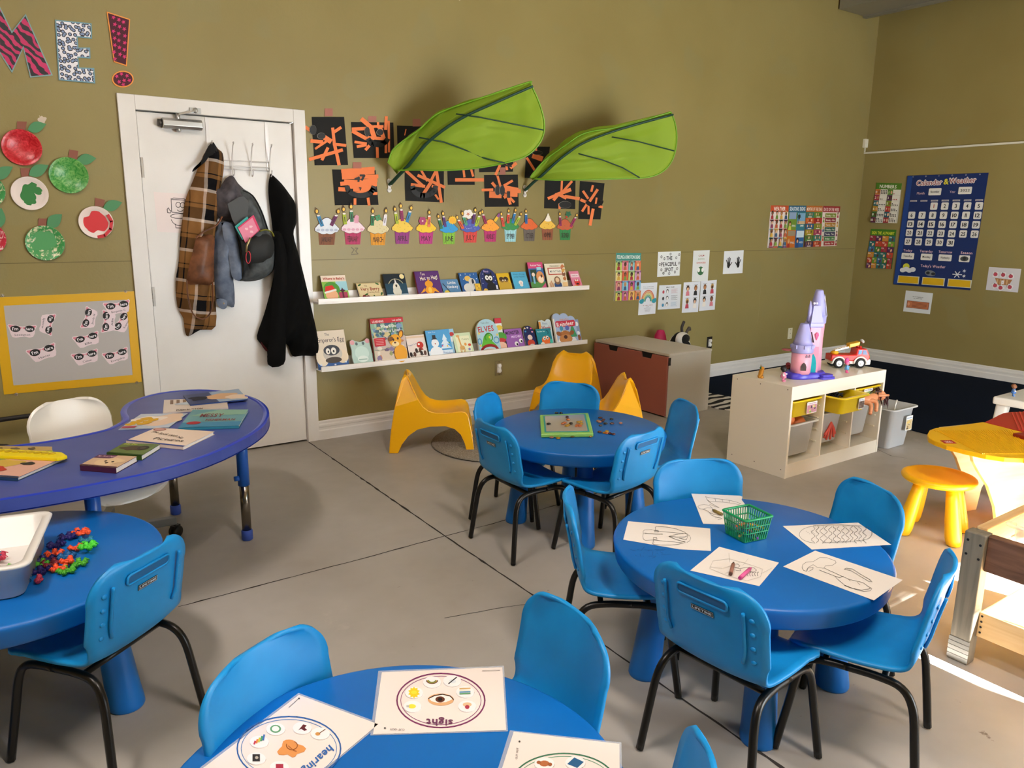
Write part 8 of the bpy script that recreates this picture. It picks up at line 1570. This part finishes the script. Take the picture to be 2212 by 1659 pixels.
m = MB('#16181c', .6); m.prism([(.0 + x, 0, z) for x, z in ()] or [(A1[0] + .028, A1[1] - .052, .225), (A1[0] + .044, A1[1] - .036, .222), (A1[0] + .030, A1[1] - .026, .285)], (.004, -.006, 0)); m.build('roof_opening', ca)
m = MB('#d9d8f0', .4); wp = [(A2[0] + .020, A2[1] - .046, .37), (A2[0] + .046, A2[1] - .030, .37), (A2[0] + .040, A2[1] - .018, .44), (A2[0] + .024, A2[1] - .020, .50), (A2[0] + .016, A2[1] - .030, .45)]; m.tube(wp, .003, 6, closed=True); m.build('arch_rim', ca)
m = MB('#1c1a20', .6); m.add(wp, [(0, 1, 2, 3, 4)]); m.build('roof_opening', ca)
def on_tower(nm, mat, ang, z0, pts, c=A1, R=.0592):
    m = MB(mat); v = [(c[0] + R * math.cos(math.radians(ang) + x / R), c[1] + R * math.sin(math.radians(ang) + x / R), z0 + z) for x, z in pts]; n = len(v)
    o = [((p[0] - c[0]) * 1.04 + c[0], (p[1] - c[1]) * 1.04 + c[1], p[2]) for p in v]; m.add(v + o, [list(range(n, 2 * n))] + [(i, (i + 1) % n, n + (i + 1) % n, n + i) for i in range(n)]); return m.build(nm, ca)
arch = lambda w_, h: [(-w_, 0), (w_, 0), (w_, h * .5), (w_ * .6, h * .82), (0, h), (-w_ * .6, h * .82), (-w_, h * .5)]
rr_, nn_ = Vector((math.cos(math.radians(-38)), math.sin(math.radians(-38)), 0)), Vector((math.cos(math.radians(-128)), math.sin(math.radians(-128)), 0)); dc_ = Vector((.012, -.040, .032))
m = MB(PKC); m.prism([dc_ + rr_ * x + Vector((0, 0, z)) for x, z in ((-.03, 0), (.032, 0), (.03, .16), (-.03, .16))], -nn_ * .05); m.build('gate_wall', ca)
m = MB('#1fb0b8', .35); m.prism([dc_ + nn_ * .0006 + rr_ * x + Vector((0, 0, z)) for x, z in arch(.021, .118)], nn_ * .003); m.build('castle_door', ca)
on_tower('arched_window', '#3a2a2c', -112, .055, arch(.016, .050)); on_tower('tower_window', '#7a5a70', -100, .135, arch(.006, .018)); on_tower('tower_window', '#7a5a70', -82, .135, arch(.006, .018))
m = MB('#a8505a', .4); m.lathe([(0, 0), (.03, .001), (.032, .006), (.028, .008), (0, .008)], (-.125, .03, .165), n=20); m.bar((-.1, .02, .17), (-.06, .0, .17), .006, .006); m.build('balcony', ca)
# fire truck
ft = thing('toy_fire_truck', 'red toy fire truck with yellow and white ladder beside the castle', 'toy', (4.64, -2.07, TP_), math.radians(-32))
RD, WT, YL = M('#cf1a12', .3, coat=.4), M('#ece8e0', .35), M('#f2b41c', .35)
m = MB(RD); m.prism([(x, -.045, z) for x, z in ((-.125, .045), (.130, .045), (.134, .07), (.126, .098), (.108, .128), (.045, .128), (.040, .088), (-.125, .088))], (0, .09, 0)); m.build('body', ft, bevel=.006)
m = MB(WT); m.box(-.12, -.042, .026, .128, .042, .046); m.build('chassis', ft, bevel=.004)
m = MB(WT); m.prism([(x, -.049, z) for x, z in ((.092, .020), (.138, .022), (.140, .050), (.132, .062), (.115, .050), (.10, .046))], (0, .098, 0)); m.build('bumper', ft, bevel=.004)
for x in (-.075, .070):
    for s_ in (-1, 1):
        mx = Matrix.Translation((x, s_ * .046, .033)) @ Matrix.Rotation(math.radians(90 * -s_ * -1), 4, 'X')
        m = MB('#151312', .6); m.lathe([(0, -.012), (.029, -.012), (.033, -.008), (.033, .008), (.029, .012), (.02, .012)], n=24, mx=mx); w_ = m.build('wheel', ft)
        m = MB('#b9b6b0', .3, metal=.5); m.lathe([(.019, .0125), (.016, .010), (.006, .014), (0, .0145)], n=20, mx=mx); m.lathe([(.019, -.0125), (.016, -.010), (.006, -.014), (0, -.0145)], n=20, mx=mx); m.build('hub', w_)
    for s_ in (-1, 1): m = MB(WT); m.tube([(x + .041 * math.cos(a), s_ * .049, .033 + .041 * math.sin(a)) for a in [math.pi * k / 10 for k in range(11)]], .006, 8); m.build('wheel_arch', ft)
for s_ in (-1, 1):
    m = MB('#2f86d8', .3); m.prism([(x, s_ * .0455, z) for x, z in ((.052, .092), (.072, .092), (.076, .118), (.054, .118))], (0, s_ * .0015, 0)); m.build('side_window', ft)
    m = MB('#3a5a90', .3); m.prism([(x, s_ * .0455, z) for x, z in ((.080, .092), (.112, .088), (.102, .118), (.082, .118))], (0, s_ * .0015, 0)); m.build('side_window', ft)
m = MB('#5a5048', .2); m.prism([(.1275, y, .094) for y in (-.034, .034)] + [(.1135, y, .122) for y in (.032, -.032)], (.003, 0, .001)); m.build('windscreen', ft)
for y in (-.03, .03): m = MB('#f0a020', .3); m.ball((.134, y, .072), (.005, .010, .010), 10); m.build('headlamp', ft)
m = MB(YL); m.lathe([(.024, 0), (.026, .01), (.018, .018), (0, .02)], (-.085, 0, .088), n=18); m.build('ladder_base', ft)
for y in (-.016, .016):
    m = MB(WT); m.bar((-.09, y, .112), (.03, y, .142), .005, .010); m.build('ladder_rail', ft)
for k in range(7): m = MB(WT); t_ = k / 7; m.bar((-.085 + .115 * t_, -.016, .113 + .029 * t_), (-.085 + .115 * t_, .016, .113 + .029 * t_), .004, .004); m.build('rung', ft)
m = MB(YL); m.prism([(x, -.024, z) for x, z in ((.0, .130), (.065, .146), (.070, .172), (.058, .168), (.0, .156))], (0, .048, 0)); m.build('basket', ft, bevel=.003)
m = MB('#b8b8b6', .3); m.lathe([(0, 0), (.014, .0), (.016, .012), (.012, .016)], n=16, mx=Matrix.Translation((.082, -.01, .168)) @ Matrix.Rotation(.9, 4, 'Y')); m.build('spotlight', ft)
for y in (-.02, .02): m = MB(RD); m.lathe([(.010, 0), (.010, .008), (.006, .014), (0, .015)], (.075, y, .128), n=12); m.build('siren_lamp', ft)
# little figures: one continuous body, hair as child
def fig(label, p, h, body, legs, skin, hair, hk='round', rz=0.0, arms=None, name='toy_figure'):
    t = thing(name, label, 'toy figure', p, rz); s_ = h / .075
    m = MB(skin); m.ball((0, 0, .056 * s_), (.0125 * s_, .0125 * s_, .0135 * s_), 14); m.ball((0, -.0125 * s_, .055 * s_), .0022 * s_, 6); m.build('head', t)
    m = MB(body); m.lathe([(0, .018 * s_), (.013 * s_, .018 * s_), (.0125 * s_, .026 * s_), (.009 * s_, .038 * s_), (.005 * s_, .045 * s_), (0, .046 * s_)], n=16); m.build('body', t)
    for q in (-1, 1):
        m = MB(arms or body); m.tube([(q * .008 * s_, 0, .040 * s_), (q * .016 * s_, -.003 * s_, .034 * s_), (q * .021 * s_, -.008 * s_, .033 * s_)], [.0032 * s_, .0030 * s_, .0034 * s_], 8); m.build('arm', t)
        m = MB(legs); m.tube([(q * .005 * s_, 0, .020 * s_), (q * .006 * s_, 0, .006 * s_)], .0042 * s_, 8); m.ball((q * .006 * s_, -.003 * s_, .0035 * s_), (.005 * s_, .008 * s_, .0035 * s_), 8); m.build('leg', t)
        m = MB('#141010', .3); m.ball((q * .0045 * s_, -.0118 * s_, .058 * s_), .0013 * s_, 6); m.build('eye', t)
    m = MB(hair, .6); m.ball((0, .003 * s_, .060 * s_), (.0142 * s_, .0135 * s_, .0122 * s_), 14)
    if hk == 'buns': [m.ball((q * .013 * s_, .004 * s_, .071 * s_), .0065 * s_, 10) for q in (-1, 1)]
    if hk == 'puff': [m.ball((.010 * s_ * math.cos(a), .004 * s_, .070 * s_ + .006 * s_ * math.sin(a)), .009 * s_, 10) for a in (0, 1.2, 2.4, 3.4)]
    m.build('hair', t); return t
f8 = lambda x, y: PZ(1620 + x / 6.913, 620 + y / 6.913, TP_)
fig('small doll with black hair and pink dress at the corner of the storage unit', f8(495, 1412), .098, '#e08aa8', '#e58aa8', '#1c1618', '#120e10', 'round', .3, '#eceaea')
fig('small pink-haired doll in blue between castle and fire truck', f8(1440, 1280), .085, '#6aa8d8', '#e05a90', '#e58aa8', '#e0569a', 'puff', .2)
fig('small silver and navy figure almost hidden behind the castle base', f8(1300, 1208), .07, '#8a90c0', '#3a3f70', '#c8cce0', '#3f4580', 'round', .1)
t = thing('toy_pony', 'golden standing toy pony figure at the left end of the storage unit', 'toy figure', f8(165, 1360), .4)
GO = M('#c98a2a', .35, metal=.2); m = MB(GO); m.tube(smooth_path([(0, .004, .0), (0, .004, .022), (0, .0, .045), (-.006, -.006, .062), (-.016, -.010, .066)], 3), [.014] * 4 + [.0145] * 3 + [.012] * 3 + [.010, .008, .006], 12); m.ball((0, .008, .012), (.016, .014, .012), 12); m.build('body', t)
for q in (-1, 1): m = MB(GO); m.tube([(q * .008, -.004, .016), (q * .009, -.008, .0)], [.006, .007], 8); m.build('leg', t)
m = MB(GO); m.tube([(0, .004, .066), (.002, .008, .082)], [.004, .001], 6); m.build('ear', t)
m = MB('#3a7a4a', .4); m.ball((-.006, .004, .064), (.011, .007, .009), 10); m.build('saddle', t)
tc_ = thing('toy_car', 'small dark red open toy car left of the castle', 'toy', f8(630, 1235), -.5)
m = MB('#7a1c22', .35); m.loft([[(x, y, .008) for x, y in rrect(.040, .020, .012, 4)], [(x, y, .020) for x, y in rrect(.044, .022, .012, 4)], [(x * .8, y * .8, .027) for x, y in rrect(.044, .022, .012, 4)]]); m.build('body', tc_)
for x in (-.026, .026):
    for y in (-.022, .022): m = MB('#17130f', .5); m.lathe([(0, -.004), (.009, -.004), (.009, .004), (0, .004)], n=14, mx=Matrix.Translation((x, y, .0095)) @ Matrix.Rotation(math.radians(90), 4, 'X')); m.build('wheel', tc_)
m = MB('#8a2a3a', .4); m.ball((-.03, 0, .036), (.016, .014, .013), 14); m.build('hood_ball', tc_)
q_ = f8(630, 1235); fig('tiny driver figure with two black hair buns in the red toy car', (q_.x + .004, q_.y, TP_ + .020), .055, '#a82428', '#a82428', '#c89a80', '#0f0d0e', 'buns', -.4)
fig('little brown-hatted figure in blue overalls on the white side table', PZ(2188, 856, .4055), .085, '#3f6fb8', '#5a88c8', '#8a5a3c', '#7a4a2c', 'round', .5, '#e8e6e2')
fig('little figure cut by the right edge on the white side table', PZ(2222, 838, .4055), .075, '#b8707a', '#6a5a70', '#c8a088', '#a8706a', 'round', -.3)
# doll on the right bin, toys in the bins
SKN = M('#e0966a', .45)
dl = thing('baby_doll', 'naked doll with long dark red hair sprawled across the right clear bin', 'doll', (cx[2], -2.28, .335))
bx, by, bz = cx[2] - .01, -2.285, .350
m = MB(SKN); m.tube(smooth_path([(bx - .075, by + .03, bz + .03), (bx - .03, by, bz + .035), (bx + .02, by - .01, bz + .045), (bx + .05, by - .01, bz + .05), (bx + .075, by - .015, bz + .052)], 3), [.026, .028, .029, .030, .030, .029, .028, .026, .020, .014, .014, .026, .030], 14); m.ball((bx + .09, by - .02, bz + .052), (.030, .030, .033), 16)
for pts, rr in (([(bx - .07, by + .01, bz + .025), (bx - .055, by - .04, bz + .015), (bx - .075, by - .055, bz - .035)], (.017, .015, .010)), ([(bx - .045, by + .0, bz + .03), (bx - .015, by - .05, bz + .03), (bx - .02, by - .06, bz - .02)], (.017, .015, .011)), ([(bx + .045, by - .02, bz + .055), (bx + .09, by - .055, bz + .060), (bx + .125, by - .05, bz + .055)], (.010, .009, .006))):
    P_ = smooth_path(pts, 3); m.tube(P_, [rr[0] + (rr[2] - rr[0]) * i / (len(P_) - 1) for i in range(len(P_))], 10); m.ball(P_[-1], rr[2] * 1.25, 8)
m.build('body', dl, world=True)
hr = MB('#3a0f16', .4); r = random.Random(7)
for k in range(46):
    a = r.uniform(-.9, 1.6); s0 = Vector((bx + .088 + .022 * math.cos(a), by - .005 + r.uniform(-.03, .02), bz + .058 + .025 * math.sin(a))); hr.tube(smooth_path([s0, s0 + Vector((r.uniform(-.05, .01), r.uniform(-.01, .02), r.uniform(.0, .02))), s0 + Vector((r.uniform(-.10, .03), r.uniform(-.03, .02), r.uniform(-.03, .01)))] if k % 2 else [s0, s0 + Vector((.018, -.01, -.02)), s0 + Vector((.022 + r.uniform(-.015, .01), -.022, -.075 + r.uniform(-.02, .03)))], 3), [.004] * 5 + [.003, .001], 5)
hr.build('hair', dl, world=True)
def lump(nm, lab, c, rr, col, seed, cat='toy', group=None):
    m = MB(col, .45); m.ball((0, 0, 0), rr, 14); r = random.Random(seed); m.v = [(v[0] * (1 + .12 * math.sin(v[1] * 60 + seed)), v[1], v[2] * (1 + .1 * math.sin(v[0] * 70))) for v in m.v]; m.v = [(v[0] + c[0], v[1] + c[1], v[2] + c[2]) for v in m.v]; return m.build(nm, label=lab, cat=cat, group=group)
lump('toy_bowl', 'orange toy rising out of the left clear bin', (cx[0] - .075, Y0 + .10, .335), (.05, .06, .055), '#d8743a', 1)
lump('toy_bowl', 'smaller orange-brown toy beside the tall one in the left clear bin', (cx[0] + .02, Y0 + .08, .30), (.05, .05, .04), '#b8602c', 2)
m = MB('#d85040', .5)
for k in range(9): a = k * .7; m.tube(smooth_path([(cx[1] + .02, Y0 + .06, .26), (cx[1] + .02 + .03 * math.cos(a), Y0 + .055, .22), (cx[1] + .02 + .06 * math.cos(a), Y0 + .06, .175 + .03 * math.sin(a))], 3), .007, 6)
m.build('red_toy', label='red many-legged toy seen through the middle clear bin', cat='toy')
lump('pink_cloth', 'pale pink and cream toys seen through the right clear bin', (cx[2], Y0 + .16, .20), (.09, .09, .045), '#e0b0a8', 4)
lump('fabric_toy', 'pink fabric toy squeezed under the doll in the right clear bin', (cx[2] - .06, Y0 + .10, .315), (.06, .05, .03), '#d04a60', 5)
m = MB('#15151c', .8); r = random.Random(3)
for k in range(14): x = cx[1] - .09 + .011 * k; m.tube([(x, Y0 + .02 + r.uniform(-.02, .06), .430), (x + .012, Y0 + .03 + r.uniform(-.02, .06), .448 + r.uniform(0, .008))], .006, 6)
m.build('black_chain', label='tangle of black toy chain inside the pulled-out yellow bin', cat='toy')
m = MB('#e8e6e0', .3); m.tube(smooth_path([(4.985, -2.24, .15), (5.0, -2.24, .26), (5.03, -2.23, .30), (5.055, -2.22, .305)], 4), .005, 8); m.build('white_wire', label='curved white rod sticking out of the grey floor bin', cat='rod')
# soft toys behind the pink bench
zb_ = thing('plush_zebra', 'black and white striped plush animal peeping over the beige bench', 'plush toy', (4.95, -.32, 0))
m = MB(zm); m.ball((4.95, -.32, .30), (.13, .12, .24), 20); m.ball((4.93, -.36, .50), (.075, .07, .055), 18); m.build('body', zb_, world=True)
m = MB('#3a3230', .7); m.tube(smooth_path([(4.96, -.34, .54), (4.95, -.34, .59), (4.975, -.34, .64)], 4), .012, 8); m.build('ear', zb_, world=True)
m = MB('#4a4038', .7); m.tube(smooth_path([(4.98, -.36, .53), (5.02, -.36, .585), (5.03, -.36, .56)], 4), .012, 8); m.build('ear', zb_, world=True)
m = MB('#c01f5a', .5); m.lathe([(.11, 0), (.12, .1), (.08, .30), (.05, .50), (.03, .545), (0, .55)], (4.90, -.14, 0), n=24); m.build('pink_cushion', label='crimson pointed cushion peeping over the back of the bench', cat='cushion')
# ---------------------------------------------------------------- odds and ends beside the kidney table
bx_ = thing('shoe_box', 'brown cardboard box with a red lid on the floor under the kidney table', 'box', PZ(115, 1085, .0))
p = PZ(120, 1088, 0); m = MB('#8a6f58', .8); m.box(p.x - .17, p.y - .02, 0, p.x + .10, p.y + .16, .10); m.build('carton', bx_, world=True, bevel=.002)
m = MB('#b01c2c', .5); m.box(p.x - .175, p.y - .025, .10, p.x + .06, p.y + .165, .125); m.build('lid', bx_, world=True, bevel=.002)
m = MB('#0f0d0e', .6); m.tube(smooth_path([(-.35, -.10, .42), (-.02, -.09, .415), (.25, -.09, .40), (.45, -.08, .22), (.40, -.06, .03)], 6), .013, 8); m.build('black_cable', label='thick black cable along the wall behind the white swivel chair', cat='cable')
m = MB('#1a0e10', .6); m.tube(smooth_path([(-.25, -.12, .22), (.0, -.12, .28), (.12, -.12, .22), (.35, -.11, .25), (.5, -.1, .04)], 6), .011, 8); m.build('maroon_cable', label='dark maroon cable looping low behind the white swivel chair', cat='cable')
# ---------------------------------------------------------------- the seated adult at the left edge
def skin_body(nodes, edges, mat, name, parent, sub=2, root=0):
    me = bpy.data.meshes.new(name); me.from_pydata([n[0] for n in nodes], edges, []); o = bpy.data.objects.new(name, me); COL.objects.link(o); o.parent = parent
    md = o.modifiers.new('skin', 'SKIN'); md.use_smooth_shade = True
    if not me.skin_vertices: me.attributes  # layer is made with the modifier below
    try: sv = me.skin_vertices[0].data
    except Exception:
        bpy.context.view_layer.objects.active = o; bpy.ops.mesh.customdata_skin_add(); sv = me.skin_vertices[0].data
    for i, n in enumerate(nodes): sv[i].radius = (n[1], n[2] if len(n) > 2 else n[1]); sv[i].use_root = (i == root)
    s_ = o.modifiers.new('sub', 'SUBSURF'); s_.levels = sub; s_.render_levels = sub; me.materials.append(mat); return o
pe = thing('person', 'seated person in dark clothes, only slivers visible at the left edge', 'person', (-.56, -1.22, 0), math.radians(-72))
SKP = M('#b98567', .5, sss=.05); TRO = M('#2b2c2e', .9); TOP = M('#0d0d0f', .9)
# local frame: +x towards the table, z up
body = [((0, 0, .50), .13, .15), ((.0, 0, .62), .12, .14), ((.02, 0, .76), .13, .16), ((.03, 0, .88), .12, .17), ((.03, 0, .95), .07, .10), ((.04, 0, 1.0), .05, .05), ((.05, 0, 1.06), .05, .05),
        ((.03, .17, .90), .06), ((.06, .22, .72), .045), ((.10, .23, .63), .042), ((.26, .20, .655), .034), ((.33, .18, .66), .027),
        ((.03, -.17, .90), .06), ((.06, -.22, .72), .045), ((.10, -.23, .63), .042), ((.26, -.20, .655), .034), ((.33, -.18, .66), .027)]
skin_body(body, [(0, 1), (1, 2), (2, 3), (3, 4), (4, 5), (5, 6), (3, 7), (7, 8), (8, 9), (9, 10), (10, 11), (3, 12), (12, 13), (13, 14), (14, 15), (15, 16)], TOP, 'sweater', pe)
legs = [((0, 0, .50), .13, .16), ((.06, .10, .48), .09), ((.24, .12, .48), .08), ((.43, .13, .47), .062), ((.45, .13, .30), .052), ((.43, .13, .10), .042), ((.06, -.10, .48), .09), ((.24, -.12, .48), .08), ((.43, -.13, .47), .062), ((.45, -.13, .30), .052), ((.43, -.13, .10), .042)]
skin_body(legs, [(0, 1), (1, 2), (2, 3), (3, 4), (4, 5), (0, 6), (6, 7), (7, 8), (8, 9), (9, 10)], TRO, 'trousers', pe)
m = MB(SKP); m.ball((.06, 0, 1.19), (.092, .073, .115), 22); m.ball((.085, 0, 1.125), (.062, .052, .058), 16); m.lathe([(.05, 0), (.048, .09)], (.045, 0, 1.02), n=16)
m.ball((.152, 0, 1.175), (.018, .012, .020), 10)
for s_ in (-1, 1): m.ball((.05, s_ * .074, 1.18), (.018, .009, .028), 10)
m.ball((.135, 0, 1.118), (.014, .024, .007), 8)
for s_ in (-1, 1): m.ball((.136, s_ * .030, 1.20), (.012, .014, .008), 10)
m.build('head', pe)
m = MB('#2a1a12', .7); m.ball((.035, 0, 1.225), (.102, .085, .098), 22); m.ball((-.02, 0, 1.13), (.055, .075, .11), 16); m.build('hair', pe)
for s_ in (-1, 1):
    hp = Vector((.355, s_ * .175, .652)); m = MB(SKP); m.ball(hp + Vector((.02, 0, 0)), (.045, .036, .016), 14)
    for k, (dy, L_) in enumerate(((-.027, .052), (-.009, .062), (.009, .066), (.026, .056))):
        b = hp + Vector((.055, dy, .002)); m.tube(smooth_path([b, b + Vector((L_ * .45, dy * .15, .004)), b + Vector((L_ * .8, dy * .2, -.004)), b + Vector((L_, dy * .2, -.014))], 3), [.0088] * 4 + [.0082] * 3 + [.0076, .007, .005], 8)
    b = hp + Vector((.005, -s_ * .034, 0)); m.tube(smooth_path([b, b + Vector((.025, -s_ * .016, -.002)), b + Vector((.048, -s_ * .018, -.008))], 3), [.010, .010, .010, .009, .009, .008, .006], 8); m.build('hand', pe)
    m = MB('#1a1818', .6); m.ball((.475, s_ * .13, .040), (.125, .046, .042), 16); m.build('shoe', pe)
stl = thing('stool_seat', 'plain dark stool under the seated person, outside most of the view', 'stool', (-.56, -1.22, 0))
MB('#26262a', .6).lathe([(.17, .34), (.18, .36), (.17, .385)], n=28).build('seat', stl)
for k in range(4): a = .78 + 1.57 * k; MB('#8a8d90', .3, metal=.6).tube([(.15 * math.cos(a), .15 * math.sin(a), .35), (.19 * math.cos(a), .19 * math.sin(a), 0)], .012, 8).build('leg', stl)
